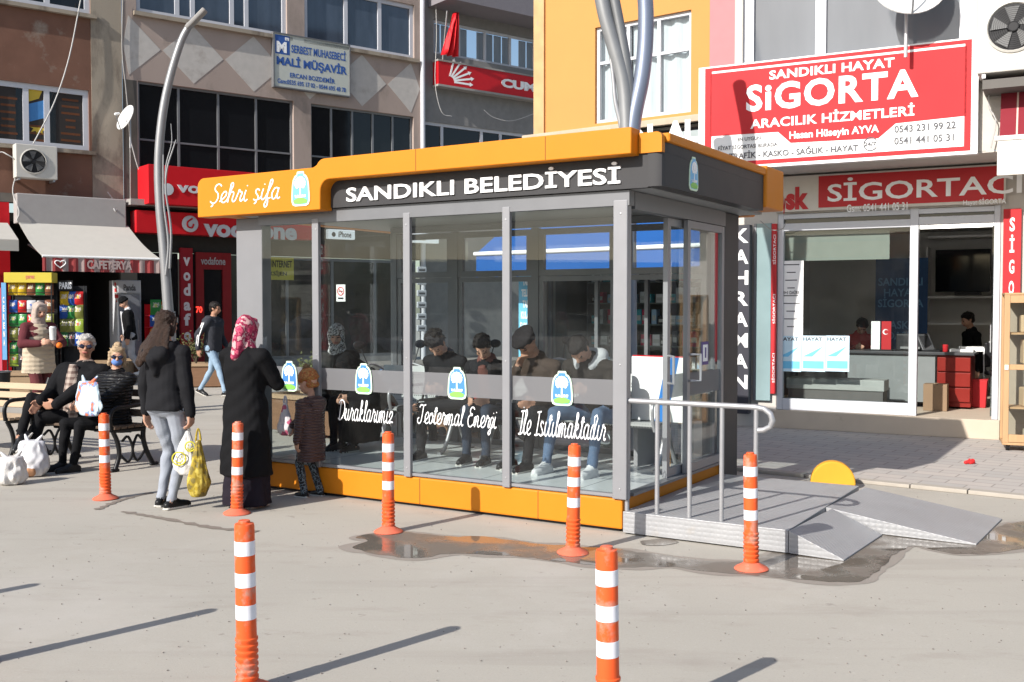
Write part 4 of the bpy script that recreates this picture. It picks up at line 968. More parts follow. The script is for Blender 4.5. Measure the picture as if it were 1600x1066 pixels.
# shelves of goods in the phone shop
random.seed(11)
gs = thing("display_shelf", "dark shelving full of boxed goods inside the phone shop", "shelf", ORG.w(-1.3, 1.4, .141), ORG.rz)
zs = (.55, .9, 1.25, 1.6, 1.95)
for z in zs: panel(gs, "shelf_board", mat("shelf_grey", (.16, .18, .17), .6), -1.45, 1.5, -.2, .2, z - .02, z)
for x in (-1.46, 0.02, 1.51): panel(gs, "upright", ALU_D, x - .02, x, -.19, .205, 0, 2.3)
panel(gs, "back_panel", ROOM_D, -1.45, 1.5, .206, .22, .0, 2.3)
pal = [("white", (.6, .6, .6)), ("red", (.45, .03, .08)), ("teal", (.05, .35, .40)), ("black", (.03, .03, .03)), ("pale blue", (.3, .45, .6))]
me_cache = {}
for r_, z in enumerate(zs):
    x = -1.4
    while x < 1.38:
        nm, cc = random.choice(pal); w = random.choice((.1, .14, .2)); h = random.choice((.14, .18, .24))
        if (nm, w, h) not in me_cache:
            m = MB(); m.m(0).box(0, w - .012, 0, .12, 0, h); m.m(1).box(.012, w - .024, -.002, -.0002, h * .25, h * .6); o = m.build("product_box", [mat("box_" + nm.replace(" ", "_"), cc, .5), mat("box_label", (.45, .45, .43), .5)]); me_cache[(nm, w, h)] = o.data
        else:
            o = bpy.data.objects.new("product_box", me_cache[(nm, w, h)]); COL.objects.link(o)
        o.location = ORG.w(-1.3 + x, 1.23, .1415 + z); o.rotation_euler.z = ORG.rz
        tag(o, nm + " boxed phone accessory on the " + ("lowest", "second lowest", "middle", "second highest", "top")[r_] + " shelf of the phone shop", "box", "boxed goods on the phone shop shelves")
        x += w + random.choice((.0, .02, .08))
# tall branching steel lamp behind the shelter
tl = Frame((0, 11.6), (1, 0))
def tp(pts): return smooth_path([(lambda q: (q[0], 11.6 + dy, q[1]))(tl.px(u, v)) for u, v, dy in [(p + (0,))[:3] for p in pts]], 6)
base = tl.px(982, 700)[0]
LMP = mat("lamp_steel_blue", (.20, .23, .30), .4, .5, var=.1, scale=2)
lg = thing("street_lamp", "tall branching steel lamp post rising behind the shelter roof", "street lamp", (base, 11.6, .03))
off = Matrix.Translation((-base, -11.6, -.03))
def lt_(name, pts, r, m):
    q = tp(pts); o = MB(); o.tube(q, r if not isinstance(r, tuple) else [r[0] + (r[1] - r[0]) * i / (len(q) - 1) for i in range(len(q))], 14); o.bm.transform(off); o.build(name, m, lg, smooth=50)
lt_("main_tube", [(983, 700), (982, 500), (982, 320), (988, 200), (1003, 120), (1009, 50), (1006, -20), (985, -110)], (.095, .085), LMP)
lt_("side_tube", [(978, 330), (979, 250), (979, 195), (974, 130), (960, 75), (946, 25), (936, -25)], .082, mat("lamp_steel", (.24, .245, .25), .45, .4, var=.1))
lt_("side_tube", [(984, 260), (985, 190), (982, 130), (975, 80), (966, 30), (955, -25)], .06, mat("lamp_steel_shade", (.18, .185, .19), .45, .4, var=.1))
lt_("branch", [(978, 260), (971, 200), (962, 160), (958, 120), (952, 72)], (.032, .018), STEEL)
MB().lathe([(.2, 0), (.2, .02), (.11, .03), (.11, .3), (.09, .31)], 20).build("base_flange", STEEL, lg, smooth=40)
# ---------------------------------------------------------------- buildings on the left
TAN = mat("tan_plaster", (.31, .265, .21), .9, var=.25, scale=1.2, bump=.3, dirt=((.15, .12, .095), .46, 1.3), stretch=(1, 1, .4))
BRN = mat("flaking_red_brown_plaster", (.17, .088, .062), .9, var=.28, scale=2.2, bump=.4, dirt=((.27, .225, .185), .36, 1.6))
PNK = mat("pinkish_plaster", (.35, .28, .245), .9, var=.15, scale=1.5, bump=.3, dirt=((.23, .19, .165), .40, 1.2), stretch=(1, 1, .45))
DIA = mat("white_diamond_paint", (.47, .44, .41), .9, var=.14, dirt=((.33, .29, .26), .40, 1.4))
GRB = mat("grey_facade", (.22, .215, .21), .85, var=.2, dirt=((.15, .145, .14), .3, 1.5))
DARKW = mat("dark_interior_wall", (.03, .028, .026), .9, var=.3)  # near-black wall colour stands in for the shade inside the kiosk
PVC2 = mat("old_white_window_frame", (.50, .51, .55), .45, var=.06)
VRED = mat("shop_red", (.50, .012, .018), .35, var=.08)
VLET = mat("silver_letters", (.50, .50, .52), .35, var=.06)
BLUEG = mat("blue_sky_painted_glass", (.05, .065, .09), .04, var=.6, scale=1.2, spec=.8, stretch=(3, 3, .6))  # blue of the mirrored sky is mixed into the pane colour
def rect(u0, v0, u1, v1, off=0.0): return LEFT.rect(u0, v0, u1, v1, off)
LW = LEFT.w
# --- brown building with the kiosk
X0, X1 = -6.0, 2.72
br = thing("plaster_building", "red brown plastered building with flaking paint and tan corner pillar above the kiosk", "building", LW(0, 0), LEFT.rz)
holes = [(-5.2, -.35, 5.28, 6.68), (-.25, 1.96, 5.28, 6.68), (-5.2, -.35, 8.42, 9.9), (-.25, 2.02, 8.42, 9.9)]
MB_ = MB(); wall_open(MB_, X0, 2.02, 4.2, 11.5, holes, 0, .16); MB_.build("wall", BRN, br)
MB().box(2.021, X1, -.015, .3, 3.99, 11.5).build("corner_pillar", TAN, br)
MB().box(X0, X1, -.02, .3, 4.0, 4.2).build("floor_band", mat("sooty_concrete", (.14, .125, .11), .9, var=.3), br)
for h in holes:
    window(br, h[0], h[1], h[2], h[3], .04, PVC2, DARKG, vs=(.39, .59, ) if h[0] > -1 else (.33, .66), fw=.12)
    MB().box(h[0] - .05, h[1] + .12, -.12, .05, h[2] - .09, h[2] - .003).build("sill", TAN, br)
for k, (u0, u1) in enumerate(((0, 25), (43, 76), (88, 132))):
    x0, x1, z0, z1 = rect(u0, 135, u1, 228, .07)
    t = thing("window_poster", ("black poster with orange lines in the brown building's left window pane", "poster with blue and yellow picture in the brown building's narrow window pane", "black poster with orange lines in the brown building's pane beside the tan pillar")[k], "poster", LW(0, .075), LEFT.rz)
    panel(t, "sheet", mat("poster_black", (.035, .03, .028), .5), x0, x1, 0, .004, z0, z1)
    if k == 1:
        q = MB(); dx = x1 - x0; q.m(0).prism([(x0 + .02, z1 - .45), (x1 - .02, z1 - .3), (x1 - .02, z1 - .7), (x0 + .02, z1 - .85)], -.002, -.0003)
        q.m(1).prism([(x0 + .02, z1 - .05), (x1 - .1, z1 - .05), (x1 - .2, z1 - .3), (x0 + .02, z1 - .4)], -.002, -.0003)
        q.prism([(x0 + dx / 2 + (.2 if j % 2 else .11) * math.cos(j * math.pi / 9), z1 - .95 - (.18 if j % 2 else .1) * math.sin(j * math.pi / 9)) for j in range(10)], -.002, -.0003)
        q.build("picture", [mat("poster_picture_blue", (.06, .2, .45), .5), mat("poster_picture_yellow", (.5, .36, .05), .5)], t)
    q = MB(); random.seed(k)
    for j in range(7 if k != 1 else 3):
        w = random.uniform(.1, .22); zz = z0 + .12 + j * .155; q.box((x0 + x1) / 2 - w, (x0 + x1) / 2 + w, -.002, -.0003, zz, zz + .05)
    q.build("printed_lines", mat("poster_orange", (.12, .045, .02), .5), t)
c = rect(24, 230, 89, 277, -.35); u = outdoor_unit("small white air conditioner unit under the brown building's window", LW(c[0], -.4, c[2]), LEFT.rz, c[1] - c[0], c[3] - c[2], .3, (c[1] - c[0]) * .42, .27)
c = LEFT.px(200, 186, -.45); dish("small tilted white satellite dish on the tan corner pillar", LW(c[0], -.45, c[1]), R(-42), .32)
# kiosk front
MB().box(-.35, .22, -.03, .3, 0, 3.99).build("red_pilaster", VRED, br)
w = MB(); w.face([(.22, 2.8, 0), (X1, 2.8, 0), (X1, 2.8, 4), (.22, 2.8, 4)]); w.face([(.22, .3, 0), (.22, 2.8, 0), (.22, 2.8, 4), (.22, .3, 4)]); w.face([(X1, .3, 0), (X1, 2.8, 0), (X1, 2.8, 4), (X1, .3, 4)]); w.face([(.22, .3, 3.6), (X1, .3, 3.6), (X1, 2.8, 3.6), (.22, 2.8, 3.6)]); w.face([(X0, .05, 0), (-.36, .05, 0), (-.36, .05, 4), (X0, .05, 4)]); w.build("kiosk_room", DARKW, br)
c = rect(26, 312, 197, 350, -.35)
MB().box(c[0], c[1], -.36, -.03, c[2] + .02, c[3]).build("awning_cassette", mat("grey_cassette", (.34, .32, .31), .6, var=.08), br, bevel=.02)
CAN = mat("dirty_white_canvas", (.45, .43, .39), .85, var=.06, dirt=((.34, .31, .27), .3, 2))
ka_ = thing("kiosk_awning", "dirty white canvas awning with red and white printed valance over the kiosk", "awning", LW(0, 0), LEFT.rz)
a, b = LEFT.px(28, 348, -.3), LEFT.px(200, 352, -.3); c, d = LEFT.px(66, 404, -1.9), LEFT.px(251, 402, -1.9)
zt, zb = (a[1] + b[1]) / 2, (c[1] + d[1]) / 2
def slab(m, A, B, C, D, t=.02): return m.loft2([A, B, C, D], [(p[0], p[1] + .003, p[2] + t) for p in (A, B, C, D)])
q = MB(); n = 10
for i in range(n):
    f0, f1 = i / n, (i + 1) / n; sag = lambda f: -.08 * math.sin(math.pi * f)
    P_ = lambda t, f: ((a[0] + (b[0] - a[0]) * t) * (1 - f) + (c[0] + (d[0] - c[0]) * t) * f, -.3 - 1.6 * f, zt + (zb - zt) * f + sag(f))
    slab(q, P_(0, f0), P_(1, f0), P_(1, f1), P_(0, f1), .012)
q.build("canopy", CAN, ka_, smooth=30)
val = MB(); n = 60
for i in range(n):
    xa, xb = c[0] + (d[0] - c[0]) * i / n, c[0] + (d[0] - c[0]) * (i + 1) / n
    ya, yb_ = -1.91 - .012 * math.sin(i * 1.3), -1.91 - .012 * math.sin(i * 1.3 + 1.3)
    val.loft2([(xa, ya, zb - .31), (xb, yb_, zb - .31), (xb, yb_, zb), (xa, ya, zb)], [(xa, ya + .006, zb - .31), (xb, yb_ + .006, zb - .31), (xb, yb_ + .006, zb), (xa, ya + .006, zb)])
vo = val.build("valance", stripes("valance_red_white", (.34, .06, .06), (.40, .30, .28), 3.1, 0, .62, .8), ka_, smooth=60)
text(ka_, "CAFETERYA", c[0] + (d[0] - c[0]) * .36, c[0] + (d[0] - c[0]) * .74, zb - .25, zb - .06, -1.925, mat("valance_letters", (.46, .36, .34), .8), .04)
h_ = MB(); hx, hz_ = c[0] + .35, zb - .15
h_.tube([(hx + .11 * (math.sin(t) ** 3) , -1.928, hz_ + .09 * (.81 * math.cos(t) - .31 * math.cos(2 * t) - .12 * math.cos(3 * t))) for t in [i * math.pi / 12 for i in range(24)]], .012, 5, True); h_.build("heart_mark", WHITE_L, ka_)
MB().tube([(c[0], -1.9, zb), (d[0], -1.9, zb)], .03, 8).build("front_bar", WHITE, ka_)
for x in (c[0] + .1, d[0] - .1): MB().bar((x, -.3, zt - .5), (x, -1.88, zb - .02), .04, .03).build("arm", STEEL, ka_)
k2 = thing("shop_awning", "cream canvas awning cut by the photo's left edge beside the kiosk awning", "awning", LW(0, 0), LEFT.rz)
a, c = LEFT.px(12, 350, -.3), LEFT.px(29, 376, -1.6)
slab(MB(), (-4, -.3, a[1]), (a[0], -.3, a[1]), (c[0], -1.6, c[1]), (-4, -1.6, c[1])).build("canopy", CAN, k2); MB().box(-4, c[0], -1.61, -1.595, c[1] - .22, c[1] - .002).build("valance", CAN, k2)
# --- tan building with the diamonds
tb = thing("apartment_building", "pinkish building with painted white diamonds and dark glazed balconies above the red phone shop", "building", LW(2.73, 0), LEFT.rz)
TB = LEFT.shift(2.73); O = 2.73
XE = 11.05 - O
hol = [(.36, 7.12 - O, 4.98, 7.06), (7.62 - O, 10.82 - O, 4.98, 7.06), (.34, 6.95 - O, 8.68, 10.2), (7.45 - O, 10.85 - O, 8.68, 10.2)]
wm = MB(); wall_open(wm, 0, XE, 4.05, 12, hol, 0, .3); wm.build("wall", PNK, tb)
MB().box(0, .33, -.004, -.0005, 4.06, 7.05).build("stain_strip", mat("dark_damp_stain", (.10, .09, .08), .9, var=.4, scale=2), tb)
dm = MB(); hz0, hz1 = 7.16, 8.56; zc = (hz0 + hz1) / 2
for cx in (.15, 1.72, 3.29, 4.86, 6.43, 8.0):
    w = .76; pts = [(cx - w, zc), (cx, hz0), (cx + w, zc), (cx, hz1)]
    pts = [(min(max(x, .02), XE - .02), z) for x, z in pts]; dm.prism(pts, -.006, -.0005)
dm.build("painted_diamonds", DIA, tb)
for i, h in enumerate(hol):
    if i < 2:
        fm = MAT_D = mat("dark_balcony_frame", (.20, .205, .215), .4, .3); n = 4 if i == 0 else 5
        w = window(tb, h[0], h[1], h[2], h[3], .08, MAT_D, DARKG, vs=tuple((k + 1) / n for k in range(n - 1)), hs=(.34,), fw=.055, name="balcony_glazing")
    else:
        window(tb, h[0], h[1], h[2], h[3], .06, PVC2, BLUEG, vs=(.26, .36, .62, .72) if i == 2 else (.37, .68), fw=.11)
        MB().box(h[0] - .08, h[1] + .1, -.12, .05, h[2] - .1, h[2] - .003).build("sill", TAN, tb)
ms = thing("office_sign", "weathered white and blue accountant's sign fixed on the painted diamonds", "sign", LW(0, 0), LEFT.rz)
x0, x1, z0, z1 = rect(428, 72, 545, 134, -.1)
panel(ms, "board", mat("sign_dirty_white", (.46, .48, .44), .5, var=.08, dirt=((.36, .36, .32), .3, 3)), x0, x1, -.12, -.01, z0, z1); SB = mat("sign_blue", (.04, .10, .32), .5)
fm = MB(); fm.box(x0 - .03, x1 + .03, -.14, -.005, z1 + .001, z1 + .03).box(x0 - .03, x1 + .03, -.14, -.005, z0 - .03, z0 - .001).box(x0 - .03, x0 - .001, -.14, -.005, z0, z1).box(x1 + .001, x1 + .03, -.14, -.005, z0, z1); fm.build("frame", ALU_D, ms)
dx, dz = x1 - x0, z1 - z0
panel(ms, "logo_square", SB, x0 + .03, x0 + dx * .2, -.1225, -.1202, z0 + dz * .62, z0 + dz * .98)
def ont(s, a, b, c, d, m=SB, w=.02): text(ms, s, x0 + dx * a, x0 + dx * b, z0 + dz * c, z0 + dz * d, -.1205, m, w)
text(ms, "M", x0 + dx * .03, x0 + dx * .16, z0 + dz * .65, z0 + dz * .86, -.123, WHITE_L, .05); text(ms, "m", x0 + dx * .14, x0 + dx * .19, z0 + dz * .89, z0 + dz * .95, -.123, WHITE_L, .03)
ont("SERBEST MUHASEBECİ", .22, .95, .68, .88); ont("MALİ MÜŞAVİR", .03, .97, .37, .62, SB, .04); ont("ERCAN BOZDEMİR", .2, .8, .2, .32); ont("Gsm:0535 695 17 02 - 0544 695 48 78", .04, .95, .06, .15)
# red phone shop
ps_ = thing("shop_sign", "wide red fascia sign with silver lettering and round mark above the phone shop", "sign", LW(0, 0), LEFT.rz)
x0, x1, z0, z1 = rect(213, 334, 491, 368, -.45)
z0, z1 = LEFT.px(300, 367, -.45)[1], LEFT.px(300, 333, -.45)[1]
panel(ps_, "box", VRED, x0, x1, -.45, -.02, z0, z1, .01)
label_fit(ps_, "vodafone", LEFT, 318, 345, 463, 373, -.452, VLET, .04, ext=.03)
c = LEFT.px(297, 350, -.46); q = MB(); q.lathe([(.2, 0), (.2, .02), (.19, .028), (0.001, .03)], 28, (c[0], -.451, c[1]), Matrix.Rotation(R(90), 4, 'X')); q.build("round_mark", VLET, ps_, smooth=40)
q = MB(); q.tube(smooth_path([(c[0] + .05, -.485, c[1] + .13), (c[0] - .07, -.485, c[1] + .04), (c[0] - .06, -.485, c[1] - .07), (c[0] + .04, -.485, c[1] - .09), (c[0] + .08, -.485, c[1])], 4), .022, 6); q.build("quote_mark", VRED, ps_, smooth=60)
pb = thing("shop_sign", "red projecting sign box half hidden by the lamp post and the shelter roof", "sign", LW(0, 0), LEFT.rz)
x0, x1, z0, z1 = rect(232, 272, 420, 318, -.8)
panel(pb, "box", VRED, x0, x1, -.8, -.02, z0, z1, .01); label_fit(pb, "vodafone", LEFT, 277, 288, 400, 305, -.802, VLET, .03, ext=.02)
c = LEFT.px(262, 296, -.81); q = MB(); q.lathe([(.14, 0), (.14, .02), (0.001, .024)], 24, (c[0], -.801, c[1]), Matrix.Rotation(R(90), 4, 'X')); q.build("round_mark", VLET, pb, smooth=40)
MB().box(.0, XE, -.5, .3, 4.06, 4.2).build("canopy_slab", CONC, tb)
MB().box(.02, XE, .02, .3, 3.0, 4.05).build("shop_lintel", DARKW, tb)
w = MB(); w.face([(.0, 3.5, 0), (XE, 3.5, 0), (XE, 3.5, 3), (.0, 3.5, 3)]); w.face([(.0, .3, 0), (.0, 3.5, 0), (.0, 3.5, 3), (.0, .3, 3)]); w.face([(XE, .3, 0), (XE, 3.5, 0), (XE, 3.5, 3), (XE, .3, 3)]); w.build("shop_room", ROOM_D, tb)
w = window(tb, 5.6 - O, 10.9 - O, .3, 2.98, .05, ALU_D, DARKG, vs=(.25, .5, .75), fw=.08, name="shop_window")
MB().box(5.6 - O, 10.9 - O, .03, .2, 0, .298).build("stall_riser", CONC, tb)
x0, x1, z0, z1 = rect(306, 396, 361, 560, -.02); z0 = .02
dr = MB(); dr.box(x0, x0 + .2, -.05, .1, z0, z1).box(x1 - .22, x1, -.05, .1, z0, z1).box(x0 + .201, x1 - .221, -.045, .095, z1 - .42, z1).box(x0 + .201, x1 - .221, -.04, .09, z0, .12)
d_ = dr.build("shop_door", mat("door_dark_red", (.20, .012, .015), .4), tb); d_.location.x = -O
p = MB(); p.face([(x0 + .2, .03, .12), (x1 - .22, .03, .12), (x1 - .22, .03, z1 - .42), (x0 + .2, .03, z1 - .42)]); p.build("pane", DARKG, d_)
t = label_fit(d_, "vodafone", LEFT, 314, 402, 352, 414, -.052, mat("dim_letters", (.32, .30, .30), .5), .02)
t = label_fit(d_, "fone", LEFT, 318, 446, 343, 460, .028, mat("etched_letters", (.07, .08, .09), .3), .02)
t = label_fit(d_, "70", LEFT, 306, 479, 316, 489, -.055, emit("red_led", (1, .05, .03), 1.2), .03)
x0, x1, z0, z1 = rect(283, 388, 302, 585, -.12); z0 = .15
vf = thing("blade_sign", "dark red vertical sign with white lower case letters left of the phone shop door", "sign", LW(0, 0), LEFT.rz)
panel(vf, "board", mat("vertical_red", (.26, .012, .02), .4), x0, x1, -.12, -.01, z0, z1)
for i, ch in enumerate("vodafone"):
    zt_ = LEFT.px(292, 401 + i * 23.3, -.12)[1]; hh = .21 if ch not in "dft" else .3
    text(vf, ch, (x0 + x1) / 2 - .085, (x0 + x1) / 2 + .085, zt_ - .23, zt_ - .23 + hh, -.1205, mat("vertical_letters", (.62, .56, .56), .5), .04)
MB().box(3.06 - O, x0 - O - .02, .02, .12, 0, 2.98).build("dark_shop_panel", DARKG, tb)
MB().box(x1 - O + .02, 5.58 - O, .02, .12, 0, 2.98).build("dark_shop_panel", DARKG, tb)
# things seen through the shelter on the far shop window
x0, x1, z0, z1 = rect(410, 403, 459, 437, -.02); t = thing("shop_sign", "yellow paper sign about internet in the far shop window, seen through the shelter", "sign", LW(0, 0), LEFT.rz)
panel(t, "sheet", mat("yellow_paper", (.42, .38, .06), .6, var=.1), x0, x1, -.02, -.005, z0, z1); text(t, "4.5 INTERNET", x0 + .06, x1 - .05, z0 + (z1 - z0) * .55, z1 - .08, -.0205, BLACK, .02); text(t, "OKSİJEN", x0 + .06, x1 - .2, z0 + .08, z0 + (z1 - z0) * .42, -.0205, BLACK, .02)
x0, x1, z0, z1 = rect(513, 360, 555, 373, -.3); t = thing("light_box", "white light box with black lettering glowing inside the far phone shop", "light box", LW(0, 0), LEFT.rz)
panel(t, "box", emit("lightbox_white", (.75, .78, .8), .35), x0, x1, -.3, -.15, z0, z1, .02); text(t, "iPhone", x0 + .3, x1 - .12, z0 + .05, z1 - .05, -.3005, BLACK, .02)
q = MB(); q.ell((x0 + .16, -.301, (z0 + z1) / 2 - .01), (.06, .004, .065)); q.build("fruit_mark", BLACK, t)
x0, x1, z0, z1 = rect(646, 366, 686, 379, -.3); t = thing("light_box", "pale blank light box in the right-hand part of the far shop front", "light box", LW(0, 0), LEFT.rz)
panel(t, "box", MATS["lightbox_white"], x0, x1, -.3, -.15, z0, z1, .02); panel(t, "print", mat("tan_print", (.5, .4, .25), .5), x0 + .2, x0 + .4, -.303, -.3005, z0 + .07, z1 - .08)
for k in range(6):
    v_ = 417 + k * 18.2; x0, x1, z0, z1 = rect(652, v_, 667, v_ + 10, -.25)
    t = thing("price_plate", ("top", "second from top", "third from top", "third from bottom", "second from bottom", "lowest")[k] + " plate of the column of six small white plates seen through the glass", "plate", LW(0, 0), LEFT.rz, "column of small white plates on the far shop")
    panel(t, "plate", PVC, x0, x1, -.25, -.2, z0, z1, .03); panel(t, "printed_bar", INK, x0 + .06, x1 - .06, -.252, -.2502, z0 + .06, z1 - .07)
# --- grey building further back with red party sign
cb_ = thing("office_building", "grey building further back carrying the long red sign", "building", LW(11.07, 0), LEFT.rz); O2 = 11.07
hl = [(.5, 9, 8.98, 9.95), (.1, 9, 5.6, 7.0)]
wm = MB(); wall_open(wm, 0, 12, 0, 13, hl, .1, .25); wm.build("wall", GRB, cb_)
MB().box(.3, 12, -1.0, .1, 10.25, 13).build("upper_overhang", mat("grey_violet_plaster", (.20, .185, .20), .85, var=.1), cb_)
window(cb_, .5, 9, 8.98, 9.95, .16, PVC2, glass("stair_glass", (.75, .78, .8), 2.0), vs=tuple(i / 9 for i in range(1, 9)), fw=.07)
c = MB(); random.seed(5)
for i in range(26):
    x = .6 + i * .32
    if i % 5 != 4: c.box(x, x + .27, .34, .36, 8.98, 9.9)
c.build("curtain", mat("stained_curtain", (.36, .34, .33), .9, var=.35, scale=2, stretch=(4, 4, .5)), cb_)
window(cb_, .1, 9, 5.6, 7.0, .14, PVC2, DARKG, vs=(.08, .24, .32, .48, .56, .72), fw=.09)
MB().tube([(.02, -.06, 0), (.02, -.06, 12)], .07, 12).build("downpipe", PVC2, cb_, smooth=50)
rs = thing("party_sign", "long red sign with white arrow fan emblem and letters on the grey building", "sign", LW(0, 0), LEFT.rz)
x0, z1_ = LEFT.px(685, 95, -.2); z0 = LEFT.px(685, 131, -.2)[1]; x1 = x0 + 7.5
panel(rs, "board", VRED, x0, x1, -.2, .09, z0, z1_); MB().box(x0 - .02, x1, -.22, .09, z1_ + .001, z1_ + .05).box(x0 - .02, x1, -.22, .09, z0 - .06, z0 - .001).build("edge_trim", CONC, rs)
ar = MB(); bx, bz = x0 + .35, z0 + .12
for i in range(6):
    a_ = R(0 + i * 15.5); L_ = .82 if i else .75; w = .028
    ca, sa = math.cos(a_), math.sin(a_)
    P2 = lambda l, s: (bx + ca * l - sa * s, bz + sa * l * .75 + ca * s)
    ar.prism([P2(.2, -w), P2(L_, -w), P2(L_, -w * 2.2), P2(L_ + .12, 0), P2(L_, w * 2.2), P2(L_, w), P2(.2, w)], -.204 - .0003 * i, -.2005)
ar.build("arrow_emblem", WHITE_L, rs)
a = LEFT.px(783, 117, -.2); text(rs, "CUMHURİYET", a[0], a[0] + 3.9, z0 + .2, z0 + .54, -.2005, WHITE_L, .05, ext=.02)
fg = thing("flag", "red flag hanging limp from a slanted pole beside the white downpipe", "flag", LW(0, 0), LEFT.rz)
p0, p1 = LEFT.px(697, 100, -.3), LEFT.px(711, 12, -1.0)
MB().tube([(p0[0], -.1, p0[1]), (p1[0], -.6, p1[1])], .022, 6).build("pole", STEEL, fg)
t0, t1 = LEFT.px(709, 20, -.6), LEFT.px(690, 86, -.45)
q = MB(); n = 10
for k in range(7):
    f = k / 6; 
    A_ = [(t0[0] + (t1[0] - t0[0]) * f + (j / n) * (.10 + .42 * f), -.62 + .12 * f + .09 * math.sin(j * 1.7 + k * .25), t0[1] + (t1[1] - t0[1]) * f - .25 * f * (j / n) ** 2 * 0) for j in range(n + 1)]
    if k:
        for j in range(n): q.face([prev[j], prev[j + 1], A_[j + 1], A_[j]])
    prev = A_
bmesh.ops.remove_doubles(q.bm, verts=q.bm.verts[:], dist=1e-4)
ff = q.build("cloth", mat("flag_red", (.62, .012, .02), .55, var=.1), fg, smooth=80); sm = ff.modifiers.new("thick", 'SOLIDIFY'); sm.thickness = .008
# hanging cables
CAB = mat("grey_cable", (.25, .24, .23), .6); CABW = mat("white_cable", (.42, .41, .40), .6)
def cable(label, pts, r, m, fr_=LEFT):
    q = [fr_.w(*(lambda c: (c[0], o_, c[1]))(fr_.px(u, v, o_))) for u, v, o_ in pts]; b0 = q[-1].copy()
    o = MB().tube(smooth_path([p - b0 for p in q], 5), r, 5).build("cable", m, None, smooth=60, loc=b0); tag(o, label, "cable", "cables hanging on the old facades")
cable("white cable slung across the brown building's wall to the outdoor unit", [(126, 0, -.1), (108, 90, -.15), (85, 160, -.15), (52, 225, -.2)], .015, CABW)
cable("loose grey cable looping from the outdoor unit to the left edge", [(25, 250, -.3), (12, 242, -.3), (0, 238, -.2), (-20, 250, -.2)], .014, CABW)
cable("grey cable drooping below the outdoor unit to the kiosk awning", [(26, 270, -.2), (20, 300, -.2), (30, 330, -.4), (26, 345, -.4)], .014, CABW)
cable("thin cable running down the tan pillar past the satellite dish", [(192, 0, -.05), (191, 80, -.05), (197, 140, -.05), (203, 215, -.05), (204, 320, -.05)], .016, CAB)
cable("grey cable down the corner beside the dish mast", [(203, 215, -.1), (215, 260, -.1), (228, 290, -.1), (230, 320, -.1)], .014, CABW)
cable("tangled cable above the kiosk awning cassette", [(168, 300, -.2), (176, 312, -.2), (180, 330, -.4), (192, 312, -.1), (230, 315, -.1)], .014, CABW)
cable("thin cable hanging in front of the red party sign", [(681, 0, -.1), (682, 60, -.1), (680, 130, -.1), (690, 175, -.1), (706, 182, -.1)], .012, CABW)
cable("white cable sagging under the red party sign", [(756, 172, -.1), (772, 184, -.1), (800, 189, -.1), (834, 178, -.1)], .012, CABW)
cable("looped wire hanging from the fascia over the strip sign", [(1188, 345, -.3), (1205, 359, -.3), (1222, 358, -.3), (1228, 348, -.3)], .006, CAB, INS)
cable("bunch of wires below the outdoor unit's ledge", [(1548, 120, -1.1), (1545, 165, -1.1), (1556, 190, -1.1), (1548, 232, -1.1)], .008, CABW, INS)
# ---------------------------------------------------------------- across the plaza, behind the photographer (seen only mirrored in the glass)
def far_block(label, x, y, rz, w, h, col):
    t = thing("apartment_building", label, "building", (x, y, 0), R(rz))
    hs = [(-w / 2 + 1 + i * 3, -w / 2 + 2.6 + i * 3, .9 + k * 3.1, 2.5 + k * 3.1) for i in range(int((w - 1) / 3)) for k in range(int(h / 3.1))]
    m = MB(); wall_open(m, -w / 2, w / 2, 0, h, hs, 0, .2); m.face([(-w / 2, 0, 0), (-w / 2, 9, 0), (-w / 2, 9, h), (-w / 2, 0, h)]); m.face([(w / 2, 0, 0), (w / 2, 9, 0), (w / 2, 9, h), (w / 2, 0, h)]); m.face([(-w / 2, 0, h), (w / 2, 0, h), (w / 2, 9, h), (-w / 2, 9, h)]); m.face([(-w / 2, 9, 0), (w / 2, 9, 0), (w / 2, 9, h), (-w / 2, 9, h)])
    m.build("wall", col, t)
    for hh in hs:
        p = MB(); p.face([(hh[0], .15, hh[2]), (hh[1], .15, hh[2]), (hh[1], .15, hh[3]), (hh[0], .15, hh[3])]); p.build("window", DARKG, t)
DRK = mat("dull_brown_render", (.13, .11, .095), .85, var=.15); DRK2 = mat("dull_grey_render", (.15, .15, .15), .85, var=.15)
far_block("dull brown block across the plaza, behind the photographer on the left", -52, -14, 112, 34, 4.6, DRK)
far_block("dull grey block across the plaza, seen only mirrored in the shelter glass", -38, -44, 140, 30, 5.6, DRK2)
far_block("long brown block across the plaza, directly behind the photographer", -2, -48, 180, 36, 6.5, DRK)
far_block("grey block across the plaza, behind the photographer on the right", 38, -36, 222, 34, 9, DRK2)
# ---------------------------------------------------------------- street objects
# raised strip before the left shops
q = MB(); q.loft2([tuple(LW(x, y, .002)) for x, y in ((-8, -2.0), (14, -2.0), (14, -.06), (-8, -.06))], [tuple(LW(x, y, .16)) for x, y in ((-8, -2.0), (14, -2.0), (14, -.06), (-8, -.06))])
kind(q.build("shop_pavement", mat("shop_paving", (.26, .24, .22), .85, var=.15, scale=4, bump=.2)), "structure")
